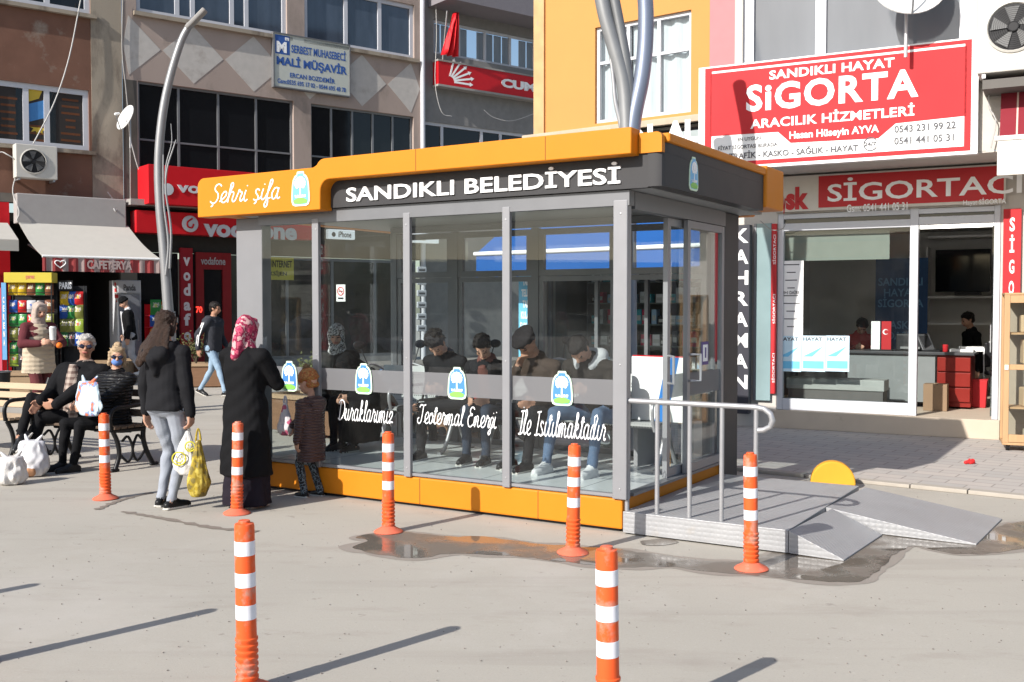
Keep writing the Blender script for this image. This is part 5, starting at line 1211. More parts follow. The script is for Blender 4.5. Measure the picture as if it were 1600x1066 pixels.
# curved steel lamp post
D = 16.87
lf = Frame((0, D), (1, 0)); bx = lf.px(266, 600)[0]
ll = thing("street_lamp", "curved steel lamp post with twig-like side branches in front of the kiosk", "street lamp", (bx, D, 0))
def lpts(p): return [(lf.px(u, v)[0] - bx, 0, lf.px(u, v)[1]) for u, v in p]
pth = smooth_path(lpts([(264, 500), (257, 400), (250, 320), (248, 250), (254, 180), (266, 120), (283, 65), (297, 38)]), 6)
STP = mat("lamp_satin_steel", (.26, .26, .265), .42, .5, var=.1, scale=3)
MB().tube(pth, [.085 - .03 * i / (len(pth) - 1) for i in range(len(pth))], 14).build("pole", STP, ll, smooth=50)
MB().lathe([(.20, 0), (.20, .03), (.105, .04), (.10, 1.40), (.135, 1.41), (.135, 1.5), (.10, 1.505), (.09, 1.6)], 22).build("base", STP, ll, smooth=40)
a, b = lpts([(292, 45), (321, 15)]); MB().bar(a, b, .16, .07).build("lamp_head", mat("lamp_head_grey", (.25, .24, .23), .5), ll, bevel=.02)
for p, r in (([(262, 430), (266, 380), (259, 320), (258, 270), (258, 243)], .024), ([(268, 420), (270, 360), (262, 300), (264, 265), (273, 235), (278, 220)], .022), ([(262, 305), (262, 262), (271, 225), (270, 195)], .014)):
    t = smooth_path(lpts(p), 5); o = MB(); o.tube([v + Vector((0, -.09, 0)) for v in t], [r * (1 - .6 * i / (len(t) - 1)) for i in range(len(t))], 8); o.build("side_branch", STP, ll, smooth=50)
# benches
IRON = mat("black_cast_iron", (.015, .015, .016), .4, var=.2); SLAT = mat("bench_slat_wood", (.40, .30, .20), .6, var=.18, scale=3, stretch=(1, 10, 10)); SLATD = mat("bench_slat_dark", (.10, .07, .05), .6, var=.2)
def make_bench(label, loc, rz, L=1.5, slat=SLAT):
    t = thing("park_bench", label, "bench", loc, rz, "black iron park benches")
    for x in (-L / 2 + .04, L / 2 - .04):
        f = MB()
        f.tube(smooth_path([(x, -.22, .0), (x, -.16, .16), (x, -.18, .30), (x, -.24, .42)], 5), .024, 8)
        f.tube(smooth_path([(x, .30, .0), (x, .20, .18), (x, .16, .34), (x, .20, .52), (x, .28, .72), (x, .34, .86)], 5), .026, 8)
        f.tube([(x, -.24, .42), (x, .18, .40)], .024, 8)
        f.tube(smooth_path([(x, -.26, .43), (x, -.27, .56), (x, -.20, .64), (x, 0, .65), (x, .22, .66)], 5), .022, 8)
        f.tube(smooth_path([(x, -.16, .18), (x, -.04, .08), (x, .02, .20), (x, -.04, .34), (x, -.12, .30)], 5), .014, 6)
        f.tube(smooth_path([(x, .19, .18), (x, .08, .08), (x, .02, .20), (x, .08, .34), (x, .14, .30)], 5), .014, 6)
        f.cap((x, -.25, .012), (x, -.18, .012), .025, .02).cap((x, .27, .012), (x, .34, .012), .02, .025)
        f.build("side_frame", IRON, t, smooth=50)
    for y in (-.21, -.12, -.03, .06, .15): MB().box(-L / 2 + .0, L / 2, y - .036, y + .036, .43, .458).build("seat_slat", slat, t, bevel=.006)
    for z, y in ((.56, .225), (.66, .262), (.76, .302)): MB().bar((-L / 2, y - .03, z), (L / 2, y - .03, z), .026, .075, (0, .35, 1)).build("back_slat", slat, t, bevel=.006)
    return t
RB = R(-27)
BX = Vector((-4.57, 11.0, 0)); bd = Vector((math.cos(RB), math.sin(RB), 0)); bin_ = Vector((-bd.y, bd.x, 0))
make_bench("black iron park bench carrying the seated couple", BX + bd * .125, RB, 1.25, SLATD)
make_bench("pale slatted park bench at the photo's left edge, nobody on it", BX + bd * -1.72 + bin_ * .05, RB + R(3))
# wooden planters with bare shrubs
PLW = mat("planter_wood", (.17, .095, .055), .75, var=.25, scale=3, stretch=(1, 1, 7)); PLL = mat("planter_wood_pale", (.30, .21, .13), .75, var=.2, scale=3, stretch=(1, 1, 7)); SOIL = mat("soil", (.06, .045, .035), .95, var=.4, scale=20)
LEAF = mat("dry_shrub_leaf", (.11, .12, .045), .7, var=.4, scale=9); TWG = mat("twig_bark", (.10, .075, .05), .9)
def planter(label, x, y, w, d, h, m, rz=LEFT.rz, shrub=None, z0=0):
    t = thing("planter", label, "planter", (x, y, z0), rz, "wooden planter boxes along the shops")
    MB().box(-w / 2, w / 2, -d / 2, d / 2, .02, h - .06).build("box", m, t, bevel=.008)
    r = MB(); r.box(-w / 2 - .03, w / 2 + .03, -d / 2 - .03, -d / 2 + .06, h - .058, h).box(-w / 2 - .03, w / 2 + .03, d / 2 - .06, d / 2 + .03, h - .058, h).box(-w / 2 - .03, -w / 2 + .06, -d / 2 + .061, d / 2 - .061, h - .057, h - .001).box(w / 2 - .06, w / 2 + .03, -d / 2 + .061, d / 2 - .061, h - .057, h - .001); r.build("rim", PLL, t)
    MB().box(-w / 2 + .061, w / 2 - .061, -d / 2 + .061, d / 2 - .061, h - .059, h - .03).build("soil", SOIL, t)
    if shrub:
        random.seed(int(x * 10)); p = thing("shrub", shrub, "shrub", (x, y, z0 + h - .03), rz)
        q = MB(); lv = MB()
        for i in range(16):
            a = random.random() * 6.3; rr = random.uniform(.05, .35); hh = random.uniform(.25, .6)
            e = Vector((math.cos(a) * rr, math.sin(a) * rr * .6, hh)); m_ = e * .5 + Vector((random.uniform(-.05, .05), 0, .05))
            q.tube([(0, 0, 0), m_, e], [.008, .006, .003], 5)
            for k in range(26):
                c = m_.lerp(e, random.random() * 1.1) + Vector([random.gauss(0, .045) for _ in range(3)])
                u = Vector([random.gauss(0, 1) for _ in range(3)]).normalized() * .026; v_ = u.orthogonal().normalized() * .012
                lv.face([c - u, c + v_, c + u, c - v_])
        q.build("stems", TWG, p); lv.build("leaves", LEAF, p)
    return t
g = ground(300, 606); planter("dark brown planter box left of the walking man", g.x, g.y + .3, 1.3, .6, .5, PLW, R(8), "small dry shrub in the planter left of the walking man")
g = ground(228, 596); planter("planter box behind the girl's shoulder before the kiosk doorway", g.x, g.y + .3, 1.0, .6, .5, PLW, R(8), "small dry shrub in the planter before the kiosk doorway")
g = ground(58, 622); planter("weathered pale planter box beside the woman in the cream vest", g.x - .1, g.y + .3, 1.5, .6, .47, PLL, R(8))
g = ground(150, 600); planter("planter box half hidden behind the grey haired man", g.x, g.y + .4, 1.2, .6, .48, PLL, R(8))
for k, (x, y) in enumerate(((-2.6, 13.6), (-.8, 13.2))): planter(("planter box on the pavement behind the shelter's middle panes", "planter box behind the shelter's beret wearing man")[k], x, y, 1.2, .55, .5, PLW, R(-38), ("yellowish shrub in the planter behind the shelter", "leafy shrub in the planter behind the beret wearing man")[k], .03)
bb = thing("litter_bin", "small black litter bin at the photo's left edge behind the empty bench", "bin", ground(2, 626)); MB().lathe([(.12, 0), (.13, .02), (.16, .5), (.165, .52), (.145, .52), (.13, .1)], 20).build("bucket", BLACK, bb, smooth=40); MB().tube([(.168 * math.cos(t), .168 * math.sin(t), .515) for t in [i * math.pi / 10 for i in range(20)]], .012, 6, True).build("rim", ALU_D, bb)
# snack racks with crisp packets
PK = {"yellow": (.50, .33, .02), "brown": (.16, .06, .03), "green": (.03, .20, .05), "blue": (.02, .07, .30), "red": (.45, .02, .02), "white": (.45, .45, .48), "olive": (.16, .17, .04), "orange": (.5, .14, .02), "lime": (.28, .38, .05), "black": (.04, .035, .04)}
pk_me = {}
def packet(cn, loc, rz, label, group, s=1.0):
    if cn not in pk_me:
        b = MB(); W2, H2 = .095, .14
        rows = [(-1, .0), (-.88, .006), (-.6, .035), (0, .045), (.6, .035), (.88, .006), (1, 0)]
        def side(sg, mi):
            b.m(mi)
            for (z0, t0), (z1, t1) in zip(rows, rows[1:]):
                for x0, x1 in ((-1, -.6), (-.6, 0), (0, .6), (.6, 1)):
                    fx = lambda x: 1 - abs(x) ** 3
                    b.m(1 if (mi == 0 and -.3 < z0 < .5 and abs(x0 + x1) < 1.3 and sg < 0) else 0)
                    b.face([(x0 * W2, sg * (t0 * fx(x0) + .001), z0 * H2 + H2), (x1 * W2, sg * (t0 * fx(x1) + .001), z0 * H2 + H2), (x1 * W2, sg * (t1 * fx(x1) + .001), z1 * H2 + H2), (x0 * W2, sg * (t1 * fx(x0) + .001), z1 * H2 + H2)])
        side(-1, 0); side(1, 0)
        bmesh.ops.remove_doubles(b.bm, verts=b.bm.verts[:], dist=.0025)
        pr = {"yellow": (.6, .5, .3), "red": (.7, .5, .1), "white": (.1, .15, .4), "brown": (.5, .4, .2), "blue": (.6, .55, .5), "green": (.5, .5, .15), "olive": (.5, .45, .2), "orange": (.6, .5, .1), "lime": (.5, .1, .05), "black": (.4, .1, .08)}[cn]
        o = b.build("crisp_packet", [mat("packet_" + cn, PK[cn], .3, var=.15, scale=20), patches("packet_print_" + cn, [PK[cn], pr, (.55, .5, .45), PK[cn]], 16, .3)], smooth=60); pk_me[cn] = o.data
    else:
        o = bpy.data.objects.new("crisp_packet", pk_me[cn]); COL.objects.link(o)
    o.location = loc; o.rotation_euler.z = rz; o.scale = (s, s, s); tag(o, label, "snack packet", group); return o
RK = Frame((ground(60, 596).x, 20.6), (1, .12)); rr = RK.rz
u0, u1 = RK.px(11, 500)[0], RK.px(81, 500)[0]
zr = [RK.px(45, v)[1] for v in (462, 489, 511, 533, 555, 573)]
rk = thing("snack_rack", "tall wire snack rack with yellow header board and rows of crisp packets", "snack rack", RK.w(u0, 0), RK.rz); WR = u1 - u0
WIRE = mat("black_wire", (.03, .03, .03), .4, .3)
for x in (.0, WR): 
    for y in (0, .35): MB().tube([(x, y, 0), (x, y, 2.2)], .015, 6).build("upright", WIRE, rk)
zt = RK.px(45, 442)[1]; z1 = RK.px(45, 430)[1]
MB().box(-.03, WR + .03, -.06, .3, zt, z1 + .05).build("header", mat("header_yellow", (.50, .40, .05), .5, var=.06), rk, bevel=.01); text(rk, "çerez", WR * .45, WR * .65, zt + .06, z1 - .01, -.0605, mat("header_print", (.5, .16, .10), .5), .03)
for z in zr:
    s_ = MB()
    for y in (0, .12, .24, .34): s_.tube([(0, y, z), (WR, y, z)], .005, 4)
    s_.tube([(0, -.02, z + .06), (WR, -.02, z + .06)], .006, 4); s_.build("shelf", WIRE, rk)
MB().box(0, WR, .36, .37, .1, 2.2).build("back_panel", BLACK, rk)
x0 = RK.px(4, 500)[0] - u0; x1 = RK.px(13, 500)[0] - u0 - .02
MB().box(x0, x1, -.05, -.03, .62, zt - .0).build("side_board", mat("rack_side_blue", (.13, .32, .55), .5, var=.1), rk); MB().box(x0 - .06, x0 - .002, -.055, -.03, .2, zt - .1).build("side_edge", mat("rack_side_pink", (.5, .08, .12), .5), rk)
for i, ch in enumerate("CERENA"): text(rk, ch, x0 + .03, x1 - .03, 1.75 - i * .17, 1.87 - i * .17, -.0505, WHITE_L, .03)
random.seed(21)
rowcol = [("yellow", "yellow", "brown", "green", "brown"), ("blue", "red", "white", "black", "brown"), ("green", "green", "red", "green", "olive"), ("olive", "white", "black", "olive", "green"), ("green", "black", "orange", "brown", "red"), ("lime", "black", "lime", "olive", "yellow")]
rn = ("top", "second", "third", "fourth", "fifth", "lowest"); nth = ("first", "second", "third", "fourth", "fifth")
for r_, cols in enumerate(rowcol):
    for k, cn in enumerate(cols):
        packet(cn, RK.w(u0 + .1 + k * (WR - .16) / 4, .06, zr[r_] + .01), rr + random.uniform(-.15, .15), cn + " crisp packet, " + nth[k] + " from the left in the " + rn[r_] + " row of the yellow-topped rack", "crisp packets on the yellow-topped rack", min(1.0, (WR / 5) / .19) * random.uniform(.95, 1.02))
R2 = RK.shift(RK.px(86, 500)[0], .25); W2_ = RK.px(124, 500)[0] - RK.px(86, 500)[0]
r2 = thing("snack_rack", "smaller black snack rack right of the yellow-topped rack in the kiosk shade", "snack rack", R2.w(0, 0), rr)
for x in (0, W2_): MB().tube([(x, .1, 0), (x, .1, 2.1)], .015, 6).build("upright", WIRE, r2)
MB().box(0, W2_, .3, .31, .1, 2.1).build("back_panel", BLACK, r2)
zq = [RK.px(100, v)[1] for v in (478, 499, 521, 542)]
for z in zq:
    s_ = MB()
    for y in (0, .12, .24): s_.tube([(0, y, z), (W2_, y, z)], .005, 4)
    s_.build("shelf", WIRE, r2)
z_ = RK.px(100, 446)[1]; MB().box(.0, W2_ * .6, -.02, .0, z_ - .1, z_ + .1).build("name_board", BLACK, r2); text(r2, "PARIS", .02, W2_ * .6 - .02, z_ - .07, z_ + .07, -.021, WHITE_L, .04)
for r_, cols in enumerate([("yellow", "blue", "red"), ("blue", "green", "olive"), ("olive", "olive", "lime"), ("green", "black", "blue")]):
    for k, cn in enumerate(cols): packet(cn, R2.w(.1 + k * (W2_ - .2) / 2, .05, zq[r_] + .01), rr + random.uniform(-.15, .15), cn + " crisp packet, " + nth[k] + " from the left in the " + ("top", "second", "third", "lowest")[r_] + " row of the smaller black rack", "crisp packets on the smaller black rack")
# red crisp stand right of the fridge
FF = Frame(LW(2.0, -.02), LEFT.x)
fx0, fx1 = FF.px(183, 500)[0], FF.px(221, 500)[0]
fz1 = FF.px(200, 438)[1]
fg = thing("drinks_fridge", "white upright drinks fridge with grey glass door beside the kiosk opening", "fridge", FF.w(fx0, 0, .16), FF.rz); WF = fx1 - fx0; HF = fz1 - .16
MB().box(0, WF, 0, .6, .1, HF).build("case", PVC, fg, bevel=.01); MB().box(.05, WF - .05, -.04, -.001, .2, HF - .33).build("door", mat("fridge_door", (.24, .25, .28), .15, var=.2, scale=3), fg); MB().box(.02, WF - .02, -.05, -.001, HF - .3, HF - .02).build("header", PVC, fg); text(fg, "Panda", WF * .25, WF * .75, HF - .25, HF - .1, -.051, INK, .03); MB().box(.0, WF, .02, .6, 0, .099).build("plinth", BLACK, fg); MB().box(WF - .1, WF - .07, -.07, -.041, .7, 1.2).build("handle", STEEL, fg)
x0, x1 = FF.px(223, 500)[0], FF.px(250, 500)[0]; dz = FF.px(235, 533)[1]
ds = thing("snack_stand", "bright red cardboard snack stand right of the fridge", "snack stand", FF.w(x0, -.5, .16), FF.rz); WD = x1 - x0; zA, zB, zC = dz - .16, FF.px(235, 512)[1] - .16, FF.px(235, 492)[1] - .16
MB().box(0, WD, 0, .35, 0, zA).build("foot", VRED, ds); 
for z in (zA, zB): MB().box(0, WD, 0, .02, z, z + .14).build("tray_front", VRED, ds); MB().box(0, WD, .021, .35, z, z + .02).build("tray", VRED, ds)
MB().box(0, WD, .351, .37, zA, zC + .25).build("back", VRED, ds)
for r_, z in enumerate((zA, zB)):
    for k in range(2): packet(("orange", "green", "blue", "lime")[r_ * 2 + k], FF.w(x0 + .1 + k * (WD - .2), -.5, .16 + z + .03), FF.rz, ("orange", "green", "blue", "lime")[r_ * 2 + k] + " packet standing in the bright red snack stand", "packets in the red snack stand")
packet("green", FF.w(x0 + .14, -.52, .16 + zC), FF.rz - .2, "big green packet on top of the bright red snack stand", "packets in the red snack stand", 1.3); packet("orange", FF.w(x0 + .3, -.50, .16 + zC - .02), FF.rz, "big orange packet on top of the bright red snack stand", "packets in the red snack stand", 1.2)
MB().box(0, WD, .0, .35, zC - .03, zC - .001).build("top_shelf", VRED, ds)
c = FF.px(181, 500); st = thing("furled_pennant", "thin white pole with a furled red and white pennant by the fridge", "pole", FF.w(c[0], -.3, .16)); MB().tube([(0, 0, 0), (-.06, 0, 2.0)], .014, 8).build("pole", WHITE, st); MB().loft([[(-.06 + r * math.cos(t) - k * .01, r * math.sin(t), 1.62 + k * .12) for t in [j * math.pi / 4 for j in range(8)]] for k, r in enumerate((.015, .045, .035, .03, .012))]).build("pennant", stripes("pennant_cloth", (.5, .03, .03), (.6, .55, .5), 7, 2, .6, .8), st, smooth=60)
# shelter benches
PERF = mat("perforated_metal", (.42, .43, .42), .4, .3, var=.05)
def dots(m):
    N, L = nodes_of(m); P = N["Principled BSDF"]; src = P.inputs["Base Color"].links[0].from_socket
    tc = N.new("ShaderNodeTexCoord"); v = N.new("ShaderNodeTexVoronoi"); v.inputs["Scale"].default_value = 38; v.inputs["Randomness"].default_value = 0; L.new(tc.outputs["Object"], v.inputs["Vector"])
    lt = N.new("ShaderNodeMath"); lt.operation = 'LESS_THAN'; lt.inputs[1].default_value = .3; L.new(v.outputs["Distance"], lt.inputs[0])
    mx = N.new("ShaderNodeMix"); mx.data_type = 'RGBA'; mx.inputs[7].default_value = (.03, .03, .03, 1); L.new(lt.outputs[0], mx.inputs[0]); L.new(src, mx.inputs[6]); L.new(mx.outputs[2], P.inputs["Base Color"])
dots(PERF)
def make_seat(label, x, n):
    t = thing("waiting_bench", label, "bench", SH.w(x, 1.42, .262), SH.rz, "metal waiting benches in the shelter")
    for k in range(n):
        x0 = k * .58
        sec = [(-.30, .40), (-.27, .43), (-.05, .415), (.16, .41), (.22, .46), (.27, .62), (.31, .80)]
        m = MB()
        m.loft2([(x0 + .015, y, z) for y, z in sec] + [(x0 + .015, y + .012, z - .012) for y, z in sec[::-1]], [(x0 + .565, y, z) for y, z in sec] + [(x0 + .565, y + .012, z - .012) for y, z in sec[::-1]]); m.build("seat", PERF, t, smooth=50)
    MB().box(0, n * .58, -.05, .0, .35, .397).build("beam", STEEL, t)
    for k in range(n + 1):
        x0 = k * .58
        a = MB(); a.tube(smooth_path([(x0, -.28, .36), (x0, -.33, .5), (x0, -.30, .60), (x0, -.1, .62), (x0, .22, .62)], 5), .016, 8); a.build("armrest", STEEL, t, smooth=50)
        if k in (0, n):
            a = MB(); a.tube(smooth_path([(x0, -.30, .01), (x0, -.2, .06), (x0, -.05, .34)], 5), .02, 8); a.tube(smooth_path([(x0, .28, .01), (x0, .16, .06), (x0, .0, .34)], 5), .02, 8); a.build("leg", STEEL, t, smooth=50)
    return t
make_seat("metal waiting bench under the men at the shelter's right side", -1.98, 3)
make_seat("metal waiting bench at the shelter's left side under the scarfed woman", -3.62, 2)
b0 = SH.px(1010, 640, 1.5)
ab = thing("advert_panel", "white panel with a broad blue diagonal stripe at the right end of the waiting bench", "panel", SH.w(-.17, 1.36, .262), SH.rz - R(8))
MB().box(-.42, .13, 0, .03, .42, .98).build("panel", WHITE, ab, bevel=.005); MB().prism([(-.18, .421), (-.06, .421), (.06, .979), (-.06, .979)], -.003, -.0003).build("stripe", mat("panel_blue", (.03, .16, .45), .5), ab); MB().box(-.41, .12, .002, .028, .981, .99).build("top_edge", VRED, ab); panel(ab, "bracket", STEEL, -.40, -.36, .01, .3, 0, .419); panel(ab, "bracket", STEEL, .08, .12, .01, .3, 0, .419)
# parked scooters behind the shelter
def moto(label, loc, rz, body, seat_c=BLACK):
    t = thing("motorcycle", label, "motorcycle", loc, rz, "motorcycles parked behind the shelter")
    TY = mat("tyre_rubber", (.02, .02, .02), .8)
    for x in (-.62, .62):
        M_ = Matrix.Rotation(R(90), 4, 'X')
        w = MB(); w.tube([(x + .25 * math.cos(a), 0, .30 + .25 * math.sin(a)) for a in [i * math.pi / 12 for i in range(24)]], .05, 8, True); wo = w.build("wheel", TY, t, smooth=60)
        w = MB(); w.tube([(x + .2 * math.cos(a), 0, .30 + .2 * math.sin(a)) for a in [i * math.pi / 12 for i in range(24)]], .014, 6, True)
        for i in range(6): w.tube([(x, 0, .3), (x + .2 * math.cos(i * math.pi / 3), 0, .3 + .2 * math.sin(i * math.pi / 3))], .01, 5)
        w.build("rim", STEEL, wo)
    b = MB(); b.cap((-.55, 0, .66), (-.05, 0, .62), .13, .12, flat=.8).cap((-.02, 0, .72), (.3, 0, .78), .13, .10).cap((.32, 0, .75), (.5, 0, .62), .1, .08).ell((.62, 0, .5), (.2, .08, .06)).ell((-.6, 0, .55), (.24, .09, .06)); b.build("body", body, t, smooth=60)
    MB().cap((-.55, 0, .80), (-.08, 0, .80), .1, .1, flat=1.0).build("saddle", seat_c, t, smooth=60)
    MB().ell((0, 0, .38), (.22, .12, .15)).build("engine", ALU_D, t, smooth=60)
    f = MB(); 
    for s in (-1, 1): f.tube([(.62, s * .08, .3), (.42, s * .08, .92)], .02, 8)
    f.build("fork", STEEL, t)
    MB().tube(smooth_path([(.22, -.36, .98), (.34, -.22, 1.02), (.42, 0, .95), (.34, .22, 1.02), (.22, .36, .98)], 5), .014, 8).build("handlebar", STEEL, t, smooth=60)
    MB().ell((.50, 0, .88), (.08, .1, .1)).build("headlight", mat("chrome", (.7, .7, .72), .08, 1.0), t, smooth=60)
    for s in (-1, 1):
        m = MB(); m.tube([(.3, s * .28, 1.0), (.34, s * .36, 1.2)], .007, 6); m.ell((.34, s * .38, 1.24), (.015, .07, .05)); m.build("mirror", BLACK, t, smooth=60)
    MB().tube([(-.1, -.14, .25), (-.75, -.16, .34)], [.03, .05], 10).build("exhaust", MATS["chrome"], t, smooth=50)
    MB().tube([(.0, .1, .25), (-.05, .26, .01)], .014, 6).build("stand", STEEL, t)
    return t
moto("black motorcycle parked behind the shelter, left of the others", (-1.25, 11.7, 0), SH.rz + R(150), mat("moto_black", (.02, .02, .022), .25))
moto("red motorcycle parked behind the shelter between two darker ones", (-.45, 11.9, .0), SH.rz + R(140), mat("moto_red", (.4, .02, .02), .25))
moto("dark blue motorcycle parked behind the shelter by the phone shop", (.62, 12.1, .03), SH.rz + R(165), mat("moto_blue", (.02, .04, .12), .25))

# cars on the left of the plaza, outside the picture: they show mirrored in the shelter glass
def car(label, x, y, rz, paint):
    t = thing("parked_car", label, "car", (x, y, 0), R(rz), "cars parked left of the picture, mirrored in the glass")
    low = [(-2.1, .28), (-2.12, .62), (-1.95, .86), (-1.0, .94), (.9, .95), (1.75, .84), (2.08, .62), (2.1, .28)]
    top = [(-1.75, .90), (-1.25, 1.40), (-.6, 1.47), (.25, 1.44), (.95, .94)]
    MB().prism(low, -.82, .82).build("body", paint, t, smooth=40, bevel=.09)
    MB().loft2([(a, -.74 + (b - .9) * .2, b) for a, b in top], [(a, .74 - (b - .9) * .2, b) for a, b in top]).build("cabin", DARKG, t, smooth=40, bevel=.05)
    MB().box(-1.2, .2, -.58, .58, 1.455, 1.49).build("roof", paint, t, bevel=.02)
    for a in (-1.3, 1.3):
        for s_ in (-1, 1):
            w = MB().lathe([(.31, -.1), (.32, 0), (.31, .1)], 22, (a, s_ * .76, .32), Matrix.Rotation(R(90), 4, 'X')).build("wheel", MATS["tyre_rubber"], t, smooth=40)
            MB().lathe([(.19, -.11), (.17, .11)], 16, (a, s_ * .765, .32), Matrix.Rotation(R(90), 4, 'X')).build("rim", STEEL, w, smooth=40)
    for s_ in (-1, 1):
        MB().ell((2.0, s_ * .6, .66), (.1, .18, .09)).build("headlight", MATS["chrome"], t, smooth=60); MB().box(-2.14, -2.1, s_ * .6 - .15, s_ * .6 + .15, .62, .78).build("tail_light", VRED, t)
    return t
car("white car parked left of the picture, mirrored in the shelter's left pane", -17.2, 4.6, 75, mat("white_car_paint", (.6, .6, .6), .12, spec=.6, var=.02))
car("dark grey car parked left of the picture, mirrored in the shelter's middle pane", -16.2, .9, 60, mat("grey_car_paint", (.06, .065, .07), .12, spec=.6, var=.05))
# ---------------------------------------------------------------- people
def ik(a, b, l1, l2, hint):
    a, b, hint = Vector(a), Vector(b), Vector(hint); d = b - a; L = d.length
    if L > (l1 + l2) * .995: b = a + d.normalized() * (l1 + l2) * .995; d = b - a; L = d.length
    u = d.normalized(); k = (l1 * l1 - l2 * l2 + L * L) / (2 * L); h = math.sqrt(max(l1 * l1 - k * k, 0))
    n = hint - u * hint.dot(u)
    n = n.normalized() if n.length > 1e-5 else Vector((0, -1, 0))
    return a + u * k + n * h, b
def weld(mb, name, mats, parent, vox=.009, it=4, amp=0.0, amp_slots=(), freq=14, seed=0):
    """voxel-weld overlapping volumes into one continuous surface and carry the materials across"""
    bmesh.ops.recalc_face_normals(mb.bm, faces=mb.bm.faces[:])
    mb.bm.faces.ensure_lookup_table(); bvh = BVHTree.FromBMesh(mb.bm); fm = [f.material_index for f in mb.bm.faces]
    me0 = bpy.data.meshes.new("w"); mb.bm.to_mesh(me0); mb.bm.free()
    ob = bpy.data.objects.new("w", me0); COL.objects.link(ob)
    m = ob.modifiers.new("r", 'REMESH'); m.mode = 'VOXEL'; m.voxel_size = vox; m.adaptivity = 0
    s = ob.modifiers.new("s", 'SMOOTH'); s.factor = .5; s.iterations = it
    me = bpy.data.meshes.new_from_object(ob.evaluated_get(bpy.context.evaluated_depsgraph_get())); me.name = name
    bpy.data.objects.remove(ob); bpy.data.meshes.remove(me0)
    me.materials.clear()
    for x in mats: me.materials.append(x)
    n = len(me.polygons); c = np.empty(n * 3, 'f'); me.polygons.foreach_get('center', c); c = c.reshape(-1, 3)
    idx = np.zeros(n, 'i')
    for i, p in enumerate(c):
        r = bvh.find_nearest(p)
        idx[i] = fm[r[2]] if r[2] is not None else 0
    me.polygons.foreach_set('material_index', idx)
    if amp:                                     # cloth folds and hair tufts
        nv = len(me.vertices); co = np.empty(nv * 3, 'f'); no = np.empty(nv * 3, 'f'); me.vertices.foreach_get('co', co); me.vertices.foreach_get('normal', no); co = co.reshape(-1, 3); no = no.reshape(-1, 3)
        w = np.zeros(nv)
        lv = np.empty(len(me.loops), 'i'); me.loops.foreach_get('vertex_index', lv); ls = np.empty(n, 'i'); lt = np.empty(n, 'i'); me.polygons.foreach_get('loop_start', ls); me.polygons.foreach_get('loop_total', lt)
        ok = np.isin(idx, amp_slots); w[lv[np.repeat(ok, lt)]] = 1
        ph = seed * 1.7; q = co * freq
        f = np.sin(q[:, 2] * 1.3 + 1.8 * np.sin(q[:, 0] * .9 + ph) + 1.3 * np.sin(q[:, 1] * 1.1 + ph)) * .6 + np.sin(q[:, 2] * 2.9 + q[:, 0] * 1.7 + 2 * np.sin(q[:, 1] * 1.9 + ph)) * .4
        co += no * (f * amp * w)[:, None]; me.vertices.foreach_set('co', co.astype('f').ravel())
    me.polygons.foreach_set('use_smooth', [True] * n); me.update()
    o = bpy.data.objects.new(name, me); COL.objects.link(o)
    if parent: o.parent = parent
    return o
SKIN = mat("skin", (.46, .26, .18), .5, var=.1, scale=14); SKIN2 = mat("skin_tanned", (.36, .19, .125), .5, var=.1, scale=14)
LIP = mat("lips", (.36, .12, .10), .5); EYE = mat("eye_dark", (.03, .02, .018), .3); EYW = mat("eye_white", (.55, .52, .5), .4)
def cloth(name, col, rough=.85, var=.18, scale=9, bump=.25, bscale=120): return mat(name, col, rough, var=var, scale=scale, bump=bump, bscale=bscale, spec=.12)
BLK = cloth("black_cloth", (.007, .007, .008)); BLK2 = cloth("charcoal_cloth", (.013, .013, .015)); BLKP = wave_bump(mat("black_puffer", (.012, .012, .013), .35, var=.2), 9, .9)
JEAN = cloth("blue_denim", (.08, .12, .19), var=.3); JEANL = cloth("pale_blue_denim", (.23, .32, .42), var=.25); JEANG = cloth("pale_grey_denim", (.27, .29, .33), var=.2); JEAND = cloth("dark_denim", (.03, .04, .06), var=.3)
SHOE = mat("black_shoe", (.015, .015, .016), .35, var=.2); SOLE = mat("pale_sole", (.52, .50, .46), .6); SNK = mat("white_sneaker", (.55, .55, .55), .5)
SLOT = ['skin', 'top', 'pants', 'shoe', 'sole', 'lip', 'eye', 'white', 'inner', 'coat']
